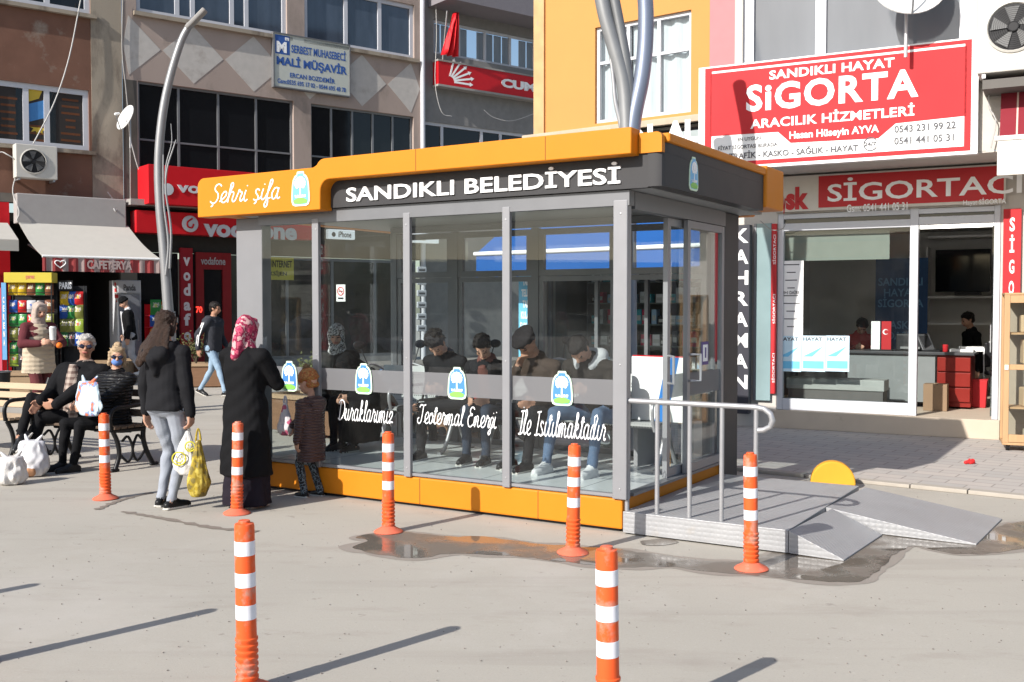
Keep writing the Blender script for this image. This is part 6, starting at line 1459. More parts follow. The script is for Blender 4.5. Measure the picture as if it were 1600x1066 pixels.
def person(label, loc, rz, h=1.7, lean=0, twist=0, head=(0, 0), wid=1.0, female=False, pelvis=(0, 0, .93), wr=None, wl=None, ehr=None, ehl=None, ar=None, al=None, khr=None, khl=None, toe=((0, -1, 0), (0, -1, 0)),
           hand=((0, -.1, -1), (0, -.1, -1)), curl=(.35, .35), mats={}, hair='short', haircol=None, sit=False, coat=None, hood=False, hem=-.14, puff=0.0, vox=.009, amp=.005, headk=1.0, skirt=None, seed=0, group=None, extra=None, face=True, wide_leg=0.0, sleeve=1.0):
    k = h / 1.70
    root = thing("person", label, "person", loc, rz, group, k)
    M = MB(); S = lambda n: M.m(SLOT.index(n))
    P = Vector(pelvis); TR = Matrix.Rotation(R(twist), 3, 'Z') @ Matrix.Rotation(R(lean), 3, 'X')
    sp = lambda x, y, z: P + TR @ Vector((x, y, z))
    def ring(t, rx, ry, dy=0, n=20): return [sp(rx * wid * math.copysign(abs(math.cos(a)) ** .85, math.cos(a)), dy + ry * math.copysign(abs(math.sin(a)) ** .85, math.sin(a)), t) for a in [2 * math.pi * j / n for j in range(n)]]
    wf = .93 if female else 1.0; pf = puff
    # trunk
    S('top'); M.loft([ring(hem, .165 + pf, .12 + pf), ring(-.02, (.172 if female else .165) + pf, .122 + pf), ring(.12, .148 * wf + pf, .112 + pf), ring(.24, .158 * wf + pf, .118 + pf, -.005), ring(.36, .178 * wf + pf, .125 + pf, -.005), ring(.44, .175 * wf + pf * .7, .112 + pf * .7), ring(.50, .115 * wf, .085, .008), ring(.545, .07, .065, .01)])
    shx = .185 * wid * wf
    sh = [sp(-shx, .0, .445), sp(shx, .0, .445)]
    for s in sh: M.cap(s + TR @ Vector((0, 0, .0)), sp(0, 0, .46), .066 + pf * .6, .075)
    # legs
    S('pants'); hp = [P + TR @ Vector((-.09, 0, -.03)), P + TR @ Vector((.09, 0, -.03))]
    M.cap(hp[0], hp[1], .108, .108); M.cap(P, P + TR @ Vector((0, 0, .07)), .115, .11, flat=.85)
    dar = Vector(ar) if ar else Vector((-.095, .01, .085)); dal = Vector(al) if al else Vector((.095, .01, .085))
    legs = []
    for i, (a, hint) in enumerate(((dar, khr), (dal, khl))):
        kn, an = ik(hp[i], a, .43, .425, hint or (0, -1, .05)); legs.append((kn, an))
        S('pants'); wl_ = wide_leg
        M.cap(hp[i], kn, .092 if not wl_ else .095, .062 + wl_ * .6); M.cap(kn, an, .058 + wl_ * .6, .043 + wl_)
        M.cap(kn.lerp(an, .18) + Vector((0, .012, 0)), kn.lerp(an, .5) + Vector((0, .008, 0)), .055 + wl_ * .5, .045 + wl_ * .8)
        t = Vector(toe[i]).normalized(); up = (kn - an).normalized(); dn = (t.cross(up)).cross(t).normalized()
        S('skin').cap(an, an - up * .03, .038, .036)
        S('shoe'); heel = an - t * .045 - dn * .045; ball = an + t * .12 - dn * .055; tip = an + t * .165 - dn * .058
        M.cap(heel, ball, .036, .042, flat=1.0).cap(ball, tip, .041, .032); M.cap(an - dn * .012, ball, .042, .03)
        S('sole'); sd = t.cross(dn)
        for s0, s1, w in ((heel, ball, .04), (ball, tip, .04)): M.bar(s0 - dn * .033 - t * .03, s1 - dn * .027 + t * .02, w * 1.9, .016, dn)
    # arms and hands
    for i, (w, eh) in enumerate(((wr, ehr), (wl, ehl))):
        sg = -1 if i == 0 else 1
        tgt = Vector(w) if w else sh[i] + Vector((sg * .07, -.02, -.53))
        el, wv = ik(sh[i], tgt, .285, .25, eh or (sg * .5, .8, -.2))
        S('top'); M.cap(sh[i], el, (.06 + pf * .6) * sleeve, (.048 + pf * .6) * sleeve); M.cap(el, wv, (.048 + pf * .6) * sleeve, (.037 + pf * .5) * sleeve)
        hd = Vector(hand[i]).normalized() if hand[i] else (wv - el).normalized()
        S('skin'); M.cap(wv - hd * .01, wv + hd * .03, .026, .028)
        nrm = Vector((-sg * 1.0, 0, 0)); nrm = (nrm - hd * nrm.dot(hd)); nrm = nrm.normalized() if nrm.length > .1 else Vector((0, -1, 0))
        sd = hd.cross(nrm)
        fw = Vector((0, -1, 0)); 
        if sd.dot(fw) < 0: sd = -sd                   # thumb side looks forward / up
        if abs(sd.dot(fw)) < .3 and sd.z < 0: sd = -sd
        cu = curl[i]
        for j in range(4):
            o_ = (j - 1.5) * .0205
            kn = wv + hd * (.088 + .006 * (1.5 - abs(j - 1.5))) - sd * o_
            M.cap(wv + hd * .02 - sd * o_ * .7, kn, .0165, .0125)
            d = hd.copy(); p = kn; ln = (.92, 1.0, .95, .78)[j]
            for L_, r0, r1 in ((.042, .0115, .0105), (.026, .0105, .0095), (.02, .0095, .008)):
                d = (d * math.cos(cu) + nrm * math.sin(cu)).normalized() if cu else d
                q = p + d * L_ * ln; M.cap(p, q, r0, r1, 8); p = q
        tb = wv + hd * .03 + sd * .022; d = (hd * .65 + sd * .7 + nrm * .25).normalized(); q = tb + d * .045
        M.cap(tb, q, .016, .012, 8); d2 = (hd * .9 + sd * .15 + nrm * (.2 + cu * .5)).normalized(); M.cap(q, q + d2 * .035, .0115, .009, 8)
    # coat skirt
    if coat: S('coat' if 'coat' in mats else 'top'); M.loft([[Vector(c) + Vector((rx * math.cos(a), ry * math.sin(a), 0)) for a in [2 * math.pi * j / 24 for j in range(24)]] for c, rx, ry in coat])
    if skirt: S('pants'); M.loft([[Vector(c) + Vector(((rx + .012 * math.sin(7 * a)) * math.cos(a), (ry + .012 * math.sin(7 * a)) * math.sin(a), 0)) for a in [2 * math.pi * j / 42 for j in range(42)]] for c, rx, ry in skirt])
    # neck, head, face
    nk = sp(0, .012, .53)
    HR = TR @ Matrix.Rotation(R(head[1]), 3, 'Z') @ Matrix.Rotation(R(head[0]), 3, 'X')
    hb = nk + (TR @ Vector((0, -.005, .055)))
    hk = headk
    hp_ = lambda x, y, z: hb + HR @ (Vector((x, y - .012, z + .105)) * hk)
    S('skin'); M.cap(nk - TR @ Vector((0, 0, .05)), hb + HR @ Vector((0, .0, .03)), .054, .052)
    M.ell(hp_(0, .012, .035), (.073 * hk, .092 * hk, .082 * hk), HR, 18); M.ell(hp_(0, -.022, -.025), (.063 * hk, .066 * hk, .075 * hk), HR, 16); M.cap(hp_(0, -.045, -.072), hp_(0, -.03, -.05), .026 * hk, .045 * hk); M.ell(hp_(0, -.02, -.045), (.057 * hk, .055 * hk, .05 * hk), HR)
    for s in (-1, 1): M.ell(hp_(s * .072, .012, -.005), (.010 * hk, .02 * hk, .031 * hk), HR, 10); M.ell(hp_(s * .042, -.058, -.022), (.022 * hk, .018 * hk, .02 * hk), HR, 10)
    M.cap(hp_(0, -.083, .018), hp_(0, -.104, -.022), .010 * hk, .0145 * hk, 10); M.cap(hp_(-.012, -.092, -.026), hp_(.012, -.092, -.026), .0095 * hk, .0095 * hk, 8); M.cap(hp_(-.042, -.073, .024), hp_(.042, -.073, .024), .012 * hk, .012 * hk, 8)
    if face:
        for s in (-1, 1): S('eye'); M.ell(hp_(s * .031, -.077, .006), (.014 * hk, .007 * hk, .006 * hk), HR, 8); M.cap(hp_(s * .017, -.082, .031), hp_(s * .05, -.074, .030), .006 * hk, .004 * hk, 6)
        S('lip'); M.cap(hp_(-.021, -.083, -.056), hp_(.021, -.083, -.056), .0085 * hk, .0085 * hk, 8)
    if hood:
        S('top'); M.cap(sp(-.10, .07, .50), sp(.10, .07, .50), .062, .062).ell(sp(0, .125 + pf * .5, .44), (.145, .075, .10), TR, 16).cap(sp(0, .13 + pf, .40), sp(0, .12 + pf, .27), .075, .03).cap(sp(-.115, .0, .515), sp(-.06, -.085, .46), .042, .03).cap(sp(.115, .0, .515), sp(.06, -.085, .46), .042, .03)
    else:
        S('inner' if 'inner' in mats else 'top'); M.cap(sp(-.05, .03, .535), sp(.05, .03, .535), .045, .045).cap(sp(-.045, -.02, .52), sp(.045, -.02, .52), .04, .04)
    if 'inner' in mats and not hood: S('inner'); M.loft([[sp(.07 * math.cos(a) * w, -.112 - pf - .022 * math.sin(a), t) for a in [2 * math.pi * j / 10 for j in range(10)]] for t, w in ((-.05, .7), (.15, .75), (.35, .9), (.50, .6))])
    if extra: extra(M, S, sp, hp_, HR, TR, legs, sh)
    ml = [mats.get(s, {'skin': SKIN, 'lip': LIP, 'eye': EYE, 'white': EYW, 'sole': SOLE, 'shoe': SHOE, 'inner': EYW, 'coat': EYW, 'top': BLK, 'pants': BLK}[s]) for s in SLOT]
    weld(M, "body", ml, root, vox, 4, amp, (1, 2, 9), 15, seed)
    # hair or head covering
    G = MB(); hc = haircol or mat("black_hair", (.014, .011, .010), .45, var=.4, scale=30, stretch=(6, 6, 1), bump=.6, bscale=90)
    random.seed(seed + 50)
    def tufts(n, zmin, spread=.02, L_=.03):
        for _ in range(n):
            v = Vector([random.gauss(0, 1) for _ in range(3)]).normalized()
            if v.z < zmin or (v.y < -.55 and v.z < .5): continue
            p = hp_(v.x * .074, .014 + v.y * .092, .04 + v.z * .082); d = HR @ Vector((v.x * .6, v.y * .6 - .25, v.z * .3 + .1)).normalized()
            G.cap(p, p + d * L_ * hk, .012 * hk, .006 * hk, 6)
    if hair in ('short', 'grey', 'curly', 'crop'):
        z = .052 if hair != 'crop' else .046
        G.ell(hp_(0, .02, z), (.079 * hk, .092 * hk, .083 * hk), HR, 18); G.ell(hp_(0, .055, .0), (.07 * hk, .06 * hk, .07 * hk), HR)
        for s in (-1, 1): G.cap(hp_(s * .068, -.01, .04), hp_(s * .069, -.008, -.005), .016 * hk, .01 * hk, 8)
        G.ell(hp_(0, -.030, .083), (.062 * hk, .050 * hk, .034 * hk), HR, 14)
        if hair != 'crop': tufts(240, -.15, L_=.034 if hair == 'curly' else .022)
    elif hair in ('long', 'bun'):
        G.ell(hp_(0, .022, .048), (.084 * hk, .097 * hk, .088 * hk), HR, 18); G.ell(hp_(0, .05, -.02), (.078 * hk, .068 * hk, .1 * hk), HR)
        for s in (-1, 1): G.cap(hp_(s * .072, -.02, .045), hp_(s * .078, .01, -.08), .024, .024)
        tufts(40, 0)
        if hair == 'long':
            for j in range(16):
                x = (j - 7.5) / 7.5; b = hp_(x * .075, .075 - abs(x) * .03, -.02); 
                pts = smooth_path([b, sp(x * .10, .155 - abs(x) * .05, .56 + random.uniform(-.02, .02)), sp(x * .13 + .02, .19 - abs(x) * .06, .49), sp(x * .14 + .05 + random.uniform(-.02, .02), .20 - abs(x) * .06, .42 - .08 * max(0, x) + random.uniform(-.03, .03))], 4)
                for q0, q1 in zip(pts, pts[1:]): G.cap(q0, q1, .026, .024, 6)
        else: G.ell(hp_(0, .06, .135), (.045, .045, .04), HR); G.ell(hp_(0, -.035, .088), (.066, .048, .032), HR, 14)
    elif hair == 'hijab':
        G.ell(hp_(0, .014, .045), (.089 * hk, .107 * hk, .094 * hk), HR, 20); G.ell(hp_(0, .03, -.03), (.085 * hk, .085 * hk, .1 * hk), HR, 18)
        for s in (-1, 1): G.cap(hp_(s * .068, -.045, .06), hp_(s * .062, -.035, -.085), .026 * hk, .028 * hk)
        G.cap(hp_(-.05, -.05, .098), hp_(.05, -.05, .098), .024, .024); G.cap(hp_(-.04, -.045, -.115), hp_(.04, -.045, -.115), .04, .04)
        G.cap(nk + TR @ Vector((0, .0, .05)), nk + TR @ Vector((0, -.01, -.02)), .088, .115, flat=.85); G.cap(hp_(0, .09, -.02), sp(0, .12, .46), .06, .05)
    elif hair == 'beanie':
        G.ell(hp_(0, .014, .062), (.086 * hk, .104 * hk, .088 * hk), HR, 18); G.tube([hp_(.083 * math.cos(a), .014 + .1 * math.sin(a), .045) for a in [j * math.pi / 10 for j in range(20)]], .018, 8, True)
        if headk > 1.1: G.cap(hp_(-.05, .05, -.02), hp_(.05, .05, -.02), .05, .05); 
    elif hair == 'beret':
        G.ell(hp_(0, .02, .05), (.078, .094, .07), HR, 18); G.ell(hp_(0, -.005, .098), (.112, .128, .045), HR @ Matrix.Rotation(R(10), 3, 'X'), 20); G.cap(hp_(-.06, -.092, .058), hp_(.06, -.092, .058), .014, .014)
    nm = {'hijab': "headscarf", 'beanie': "knit_cap", 'beret': "flat_cap"}.get(hair, "hair")
    ho = weld(G, nm, [hc], root, vox, 3 if hair in ('hijab', 'beanie', 'beret') else 2, .004 if hair == 'hijab' else .0035, (0,), 26 if hair == 'hijab' else 50, seed)
    root["_"] = 0; del root["_"]
    return root, hp_, HR, sp
def sunglasses(root, hp_, HR, col=None):
    m = MB()
    for s in (-1, 1): m.ell(hp_(s * .034, -.094, .006), (.030, .010, .021), HR, 14)
    m.cap(hp_(-.012, -.1, .012), hp_(.012, -.1, .012), .005, .005, 6)
    for s in (-1, 1): m.cap(hp_(s * .062, -.088, .012), hp_(s * .078, .01, .012), .004, .004, 6)
    return m.build("sunglasses", mat("sunglass_lens", (.012, .012, .03), .06, spec=.8), root, smooth=60)
# --- girl seen from behind
c = ground(262, 793)
girl = person("girl seen from behind in black hoodie and pale grey jeans carrying shopping bags", c, R(158), 1.60, female=True, head=(4, -8), wid=1.03, puff=.022, hood=True, hem=-.06,
    mats=dict(top=BLK2, pants=JEANG, shoe=SHOE), hair='long', haircol=mat("dark_brown_hair", (.035, .02, .014), .4, var=.5, scale=24, stretch=(8, 8, 1), bump=.7, bscale=80), wr=(.0, 0, 0) and None, hand=((0, -.05, -1), (0, -.1, -1)), curl=(.75, .4), ar=(-.085, .05, .085), al=(.095, -.03, .085), toe=((-.25, -1, 0), (.3, -1, 0)), vox=.008, amp=.006, seed=1)
# --- woman in the long black coat
c = ground(385, 792)
person("woman in pink flowered headscarf and long black coat standing beside the shelter", c, R(152), 1.56, female=True, head=(12, 10), wid=1.12, puff=.03, mats=dict(top=BLK, pants=cloth("dark_violet_skirt", (.016, .013, .019)), coat=BLK, shoe=SHOE),
    hair='hijab', haircol=patches("pink_flower_scarf", [(.46, .03, .09), (.52, .09, .15), (.26, .02, .06), (.50, .30, .30)], 17, .75), wr=(-.02, -.22, 1.22), wl=(.06, -.24, 1.16), ehr=(-1, .2, -.6), ehl=(1, .2, -.6), hand=((1, -.2, .2), (-1, -.2, .1)),
    coat=[((0, .0, .30), .265, .20), ((0, .0, .55), .245, .19), ((0, 0, .85), .215, .165), ((0, 0, 1.05), .195, .15)], skirt=[((0, .0, .03), .235, .20), ((0, 0, .25), .215, .185), ((0, 0, .5), .19, .16)], vox=.009, amp=.007, seed=2, sleeve=1.1)
# --- person mostly hidden behind her
c = Vector((-2.47, 9.4, 0))
person("person in a navy quilted jacket mostly hidden behind the woman in the long black coat", c, R(120), 1.40, female=True, head=(10, 0), puff=.035, wid=1.05, mats=dict(top=wave_bump(mat("navy_puffer", (.035, .04, .07), .45, var=.2), 10, .9), pants=BLK, coat=BLK), hair='hijab', haircol=cloth("black_scarf", (.015, .015, .016)), coat=[((0, 0, .35), .23, .19), ((0, 0, .7), .2, .17), ((0, 0, .9), .17, .14)], seed=3, vox=.011)
# --- child
c = ground(487, 776)
def pom(M, S, sp, hp_, HR, TR, legs, sh): pass
kid = person("small child in brown quilted coat and knitted bobble hat standing against the shelter glass", c, R(236), 1.02, head=(14, 6), wid=1.08, puff=.045, hem=-.40, headk=1.55, mats=dict(top=wave_bump(mat("brown_puffer", (.10, .058, .054), .32, var=.2, spec=.5), 7.5, 1.0), pants=patches("dark_print_leggings", [(.02, .02, .022), (.02, .02, .022), (.16, .20, .22), (.02, .02, .022)], 24), shoe=SHOE),
    hair='beanie', haircol=patches("autumn_knit", [(.34, .13, .04), (.42, .20, .07), (.22, .12, .04), (.32, .08, .03)], 38), wr=(.10, -.33, 1.02), ehr=(-1, .3, -.4), ar=(-.11, .06, .085), al=(.11, -.04, .085), hood=True, vox=.010, seed=4, wide_leg=.012)
hp_ = kid[1]; q = MB(); q.ell(hp_(0, .014, .150), (.055, .055, .05), None, 14); random.seed(1)
for _ in range(90):
    v = Vector([random.gauss(0, 1) for _ in range(3)]).normalized(); p = hp_(0, .014, .150); q.cap(p, p + v * .068, .008, .003, 5)
q.build("pompom", mat("pompom_wool", (.20, .13, .07), .9, var=.4, scale=40), kid[0], smooth=60)
# --- seated couple
PLAID = mat("brown_check_shirt", (.25, .19, .16), .85)
def plaid(m):
    N, L = nodes_of(m); P = N["Principled BSDF"]; tc = N.new("ShaderNodeTexCoord"); sp = N.new("ShaderNodeSeparateXYZ"); L.new(tc.outputs["Object"], sp.inputs[0])
    outs = []
    for ax in (0, 2):
        a = N.new("ShaderNodeMath"); a.operation = 'MULTIPLY'; a.inputs[1].default_value = 17; L.new(sp.outputs[ax], a.inputs[0]); f = N.new("ShaderNodeMath"); f.operation = 'FRACT'; L.new(a.outputs[0], f.inputs[0]); g = N.new("ShaderNodeMath"); g.operation = 'GREATER_THAN'; g.inputs[1].default_value = .55; L.new(f.outputs[0], g.inputs[0]); outs.append(g.outputs[0])
    s = N.new("ShaderNodeMath"); s.operation = 'ADD'; L.new(outs[0], s.inputs[0]); L.new(outs[1], s.inputs[1]); h = N.new("ShaderNodeMath"); h.operation = 'MULTIPLY'; h.inputs[1].default_value = .5; L.new(s.outputs[0], h.inputs[0])
    mx = N.new("ShaderNodeMix"); mx.data_type = 'RGBA'; mx.inputs[6].default_value = (.34, .28, .24, 1); mx.inputs[7].default_value = (.10, .065, .055, 1); L.new(h.outputs[0], mx.inputs[0]); L.new(mx.outputs[2], P.inputs["Base Color"])
plaid(PLAID)
GREY_H = mat("grey_hair", (.40, .385, .36), .5, var=.4, scale=30, stretch=(6, 6, 1), bump=.6, bscale=90); BLOND = mat("blond_hair", (.40, .29, .18), .5, var=.4, scale=30, stretch=(6, 6, 1), bump=.6, bscale=90)
mp = BX + bd * -.10 + bin_ * .02
def shirt(M, S, sp, hp_, HR, TR, legs, sh):
    S('inner'); M.loft([[sp(.085 * w * math.cos(a), -.150 - .035 * math.sin(a), t) for a in [2 * math.pi * j / 12 for j in range(12)]] for t, w in ((-.10, 1.25), (.05, 1.3), (.2, 1.1), (.38, .8), (.50, .5))])
man = person("seated grey haired man in sunglasses, open black jacket and checked shirt, legs crossed", (mp.x, mp.y, 0), RB + R(-33), 1.80, pelvis=(0, .02, .49), lean=-8, twist=40, head=(4, 40), wid=1.34, puff=.035, mats=dict(top=BLK, pants=BLK, inner=PLAID, shoe=SHOE, skin=SKIN2), hair='grey', haircol=GREY_H,
    wr=(.08, -.34, .66), wl=(.24, -.26, .60), ehr=(-1, .5, .2), ehl=(1, .5, .2), hand=((.25, -.6, -.7), (-.5, -.8, -.2)), curl=(.25, .35), al=(.06, -.46, .085), khl=(0, -.5, 1), ar=(.17, -.54, .34), khr=(-.35, -.5, 1), toe=((.45, -.6, -.6), (.1, -1, 0)), vox=.008, extra=shirt, seed=5, sleeve=1.08)
sunglasses(man[0], man[1], man[2])
wp_ = BX + bd * .43 + bin_ * .0
def mask(M, S, sp, hp_, HR, TR, legs, sh): pass
wom = person("seated blonde woman in sunglasses, blue face mask and glossy black padded jacket", (wp_.x, wp_.y, 0), RB + R(-22), 1.60, female=True, pelvis=(0, .02, .53), lean=-6, twist=32, head=(4, 38), wid=1.05, puff=.032, mats=dict(top=BLKP, pants=BLK, shoe=SHOE, sole=SHOE), hair='bun', haircol=BLOND,
    wr=(-.02, -.34, .70), wl=(.16, -.30, .68), ehr=(-1, .5, -.3), ehl=(1, .5, -.3), hand=((.4, -.9, 0), (-.4, -.9, 0)), curl=(.4, .4), ar=(-.10, -.50, .085), al=(.08, -.44, .085), khr=(-.1, -.5, 1), khl=(0, -.5, 1), vox=.008, seed=6)
sunglasses(wom[0], wom[1], wom[2])
m = MB(); m.ell(wom[1](0, -.052, -.045), (.058, .052, .048), wom[2], 16); m.build("face_mask", mat("blue_mask", (.12, .22, .52), .7, var=.1), wom[0], smooth=60)
# --- walking man with the striped sleeve
c = ground(333, 620)
wk = person("man walking past the phone shop in dark jacket with white sleeve stripes", c, R(70), 1.72, lean=4, head=(4, 15), puff=.022, hem=-.10, mats=dict(top=cloth("slate_jacket", (.035, .037, .045)), pants=JEANL, shoe=SHOE, skin=SKIN2), hair='short', hood=True, wr=(-.27, .12, .90), wl=(.27, -.12, .92), ar=(-.09, -.33, .10), al=(.09, .34, .13), khl=(0, -1, -.2), toe=((0, -1, .12), (0, -1, -.35)), vox=.011, seed=7)
m = MB(); 
for dx in (0, .035): m.cap((-.268, -.01 + dx, 1.36), (-.318, .06 + dx, 1.12), .011, .011, 6).cap((-.318, .06 + dx, 1.12), (-.312, .09 + dx, .95), .011, .01, 6)
m.build("sleeve_stripe", WHITE_L, wk[0], smooth=60)
# --- woman in the cream vest
c = ground(62, 661)
bw = person("woman in beige headscarf, cream vest and maroon trousers holding a cup and an orange", c, R(48), 1.70, female=True, head=(16, 6), puff=.03, wid=1.02, hem=-.1, mats=dict(top=cloth("maroon_sleeve", (.10, .025, .03)), pants=cloth("maroon_trousers", (.10, .028, .03)), shoe=SNK, coat=wave_bump(mat("cream_vest", (.42, .35, .26), .7, var=.08), 5, .35)), hair='hijab', haircol=cloth("beige_scarf", (.36, .29, .25)),
    wr=(-.12, -.32, 1.16), wl=(.12, -.33, 1.14), ehr=(-1, .4, -.6), ehl=(1, .4, -.6), hand=((.4, -.9, .2), (-.4, -.9, .2)), curl=(.6, .6), ar=(-.09, -.12, .085), al=(.09, .16, .09), vox=.010, seed=8, wide_leg=.03,
    extra=lambda M, S, sp, hp_, HR, TR, legs, sh: (S('coat'), M.loft([[sp(rx * math.cos(a), ry * math.sin(a), t) for a in [2 * math.pi * j / 20 for j in range(20)]] for t, rx, ry in ((-.20, .235, .19), (.0, .225, .18), (.2, .21, .175), (.40, .20, .16), (.50, .12, .10))])))
B2 = lambda x, y, z: Vector(c) + Matrix.Rotation(R(48), 3, 'Z') @ Vector((x, y, z))
o = MB(); o.lathe([(.03, 0), (.042, .005), (.048, .17), (.05, .175), (.035, .2), (.03, .2)], 18); o = o.build("paper_cup", SNK, smooth=40, loc=B2(.03, -.40, 1.20)); tag(o, "white lidded cup in the cream vested woman's hand", "cup")
o = MB(); o.ell((0, 0, 0), (.045, .045, .042), None, 16).cap((0, 0, .04), (0, 0, .045), .006, .004, 6); o = o.build("orange", mat("orange_peel", (.65, .16, .02), .5, bump=.3, bscale=200), smooth=60, loc=B2(.10, -.44, 1.13)); tag(o, "orange held in front of the cream vest", "fruit")
# --- man in black cap by the fridge
cp = Vector((FF.px(203, 500)[0] * 0 + ray(203, 500)[0] / ray(203, 500)[1] * 22.6, 22.6, .16))
person("man in black knit cap, open dark jacket and pale trousers stepping past the drinks fridge", cp, R(-65), 1.70, lean=6, head=(24, 0), puff=.015, mats=dict(top=BLK, pants=cloth("pale_grey_trousers", (.36, .36, .38)), inner=cloth("white_tee", (.5, .5, .52)), shoe=SNK), hair='beanie', haircol=BLK, ar=(-.09, -.22, .09), al=(.09, .24, .11), wr=(-.24, -.12, .92), wide_leg=.02, vox=.011, seed=9)
# --- waiting people inside the shelter
def sit_at(u, v, y=1.20): return SH.w(SH.px(u, v, y - .12)[0], y, .262)
def seated(label, u, rzo, seed, **k):
    d = dict(pelvis=(0, .0, .50), lean=-8, vox=.010, seed=seed); d.update(k)
    return person(label, sit_at(u, 550), SH.rz + R(rzo), **d)
seated("young man in black jacket seated in the shelter with one ankle on his knee", 703, 0, 11, h=1.70, lean=26, head=(34, 8), mats=dict(top=BLK2, pants=BLK2, sole=SNK), wr=(-.08, -.34, .66), wl=(.08, -.34, .66), hand=((.3, -.9, 0), (-.3, -.9, 0)), curl=(.5, .5), ar=(-.10, -.45, .085), al=(-.05, -.55, .50), khl=(.8, -.6, .2), khr=(0, -.5, 1), toe=((0, -1, 0), (-.7, -.7, -.1)), hair='curly')
seated("boy in brown scarf seated in the shelter beside the man in the flat cap", 760, 8, 12, h=1.60, lean=20, head=(28, 14), mats=dict(top=BLK2, pants=JEAND, inner=cloth("brown_scarf", (.14, .06, .05))), wr=(-.10, -.32, .60), wl=(.10, -.32, .60), ar=(-.10, -.40, .085), al=(.12, -.44, .085), khr=(0, -.5, 1), khl=(0, -.5, 1), hand=((.3, -.9, 0), (-.3, -.9, 0)), hair='short')
seated("older man in dark flat cap seated in the shelter resting his chin on his hand", 851, -6, 13, h=1.70, lean=28, head=(16, -10), mats=dict(top=cloth("brown_jacket", (.05, .034, .026)), pants=BLK2, skin=SKIN2), wr=(-.04, -.44, .88), ehr=(-.4, -.5, -1), wl=(.10, -.38, .60), hand=((.2, .2, 1), (-.2, -.9, -.2)), curl=(.9, .3), ar=(-.14, -.42, .085), al=(.10, -.50, .085), khr=(-.2, -.5, 1), khl=(0, -.5, 1), hair='beret', haircol=cloth("dark_wool", (.022, .019, .02)))
def whood(M, S, sp, hp_, HR, TR, legs, sh): S('white'); M.cap(sp(-.11, .06, .52), sp(-.07, -.05, .50), .055, .035).cap(sp(.11, .06, .52), sp(.07, -.05, .50), .055, .035).cap(sp(-.1, .08, .52), sp(.1, .08, .52), .06, .06)
ph = seated("man in dark jacket with white hood lining seated in the shelter bent over his phone", 934, -4, 14, h=1.74, lean=32, head=(34, 4), wid=1.06, mats=dict(top=cloth("dark_brown_coat", (.03, .025, .022)), pants=JEAN, white=cloth("white_lining", (.40, .40, .41)), shoe=SNK, sole=SNK), wr=(-.10, -.44, .70), wl=(.10, -.44, .70), hand=((.35, -.9, .15), (-.35, -.9, .15)), curl=(.55, .55), ar=(-.26, -.50, .085), al=(.16, -.46, .085), khr=(-.3, -.5, 1), khl=(.2, -.5, 1), hair='crop', extra=whood)
o = MB().box(-.036, .036, -.006, .006, -.07, .07).box(-.031, .031, -.0072, -.0061, -.062, .062).build("mobile_phone", BLACK, bevel=.003); lm = Matrix.Translation(ph[0].location) @ Matrix.Rotation(ph[0].rotation_euler.z, 4, 'Z'); o.location = lm @ (Vector((0, -.53, .745)) * (1.74 / 1.7)); o.rotation_euler = (R(-60), 0, SH.rz); tag(o, "dark mobile phone held by the bent over man in the shelter", "phone")
person("woman in zebra patterned headscarf and black coat seated at the shelter's left side", sit_at(517, 552, 1.2), SH.rz + R(20), 1.58, female=True, pelvis=(0, 0, .52), lean=4, head=(10, 10), puff=.035, mats=dict(top=BLK, pants=BLK), hair='hijab', haircol=patches("zebra_scarf", [(.02, .02, .02), (.45, .45, .45), (.03, .03, .03), (.5, .5, .5)], 30), ar=(-.10, -.42, .085), al=(.10, -.42, .085), khr=(0, -.5, 1), khl=(0, -.5, 1), wr=(-.06, -.3, .68), wl=(.06, -.3, .68), hand=((.4, -.9, 0), (-.4, -.9, 0)), vox=.011, seed=15)
person("person in a long black coat seated low behind the lettering at the shelter's left", SH.w(SH.px(566, 640, 1.0)[0], 1.22, .262), SH.rz - R(10), 1.5, female=True, pelvis=(0, 0, .50), lean=38, head=(50, 20), puff=.05, wid=1.15, mats=dict(top=BLK, pants=BLK, coat=BLK), hair='hijab', haircol=BLK, ar=(-.10, -.42, .085), al=(.10, -.42, .085), khr=(0, -.5, 1), khl=(0, -.5, 1), wr=(-.06, -.42, .60), wl=(.06, -.42, .60), hand=((.2, -.9, -.3), (-.2, -.9, -.3)), coat=[((0, -.25, .1), .22, .22), ((0, -.2, .35), .22, .26), ((0, -.1, .55), .2, .2)], vox=.012, seed=16)
# --- inside the insurance shop
q = INS.w(-1.12, 2.25, .272); person("person in a red top seated behind the office desk, head bent", q, INS.rz + R(25), 1.68, pelvis=(0, 0, .52), lean=22, head=(30, -10), mats=dict(top=cloth("red_top", (.30, .03, .03)), pants=BLK), hair='short', ar=(-.1, -.4, .085), al=(.1, -.4, .085), khr=(0, -.5, 1), khl=(0, -.5, 1), wr=(-.12, -.42, .82), wl=(.12, -.42, .82), hand=((.2, -1, 0), (-.2, -1, 0)), vox=.013, seed=17)
q = INS.w(.45, 3.5, .272); person("dark clothed man seated at the back of the insurance shop before the shelves", q, INS.rz - R(60), 1.7, pelvis=(0, 0, .52), lean=10, head=(10, 0), mats=dict(top=BLK, pants=BLK), hair='short', ar=(-.1, -.4, .085), al=(.1, -.4, .085), khr=(0, -.5, 1), khl=(0, -.5, 1), vox=.013, seed=18)
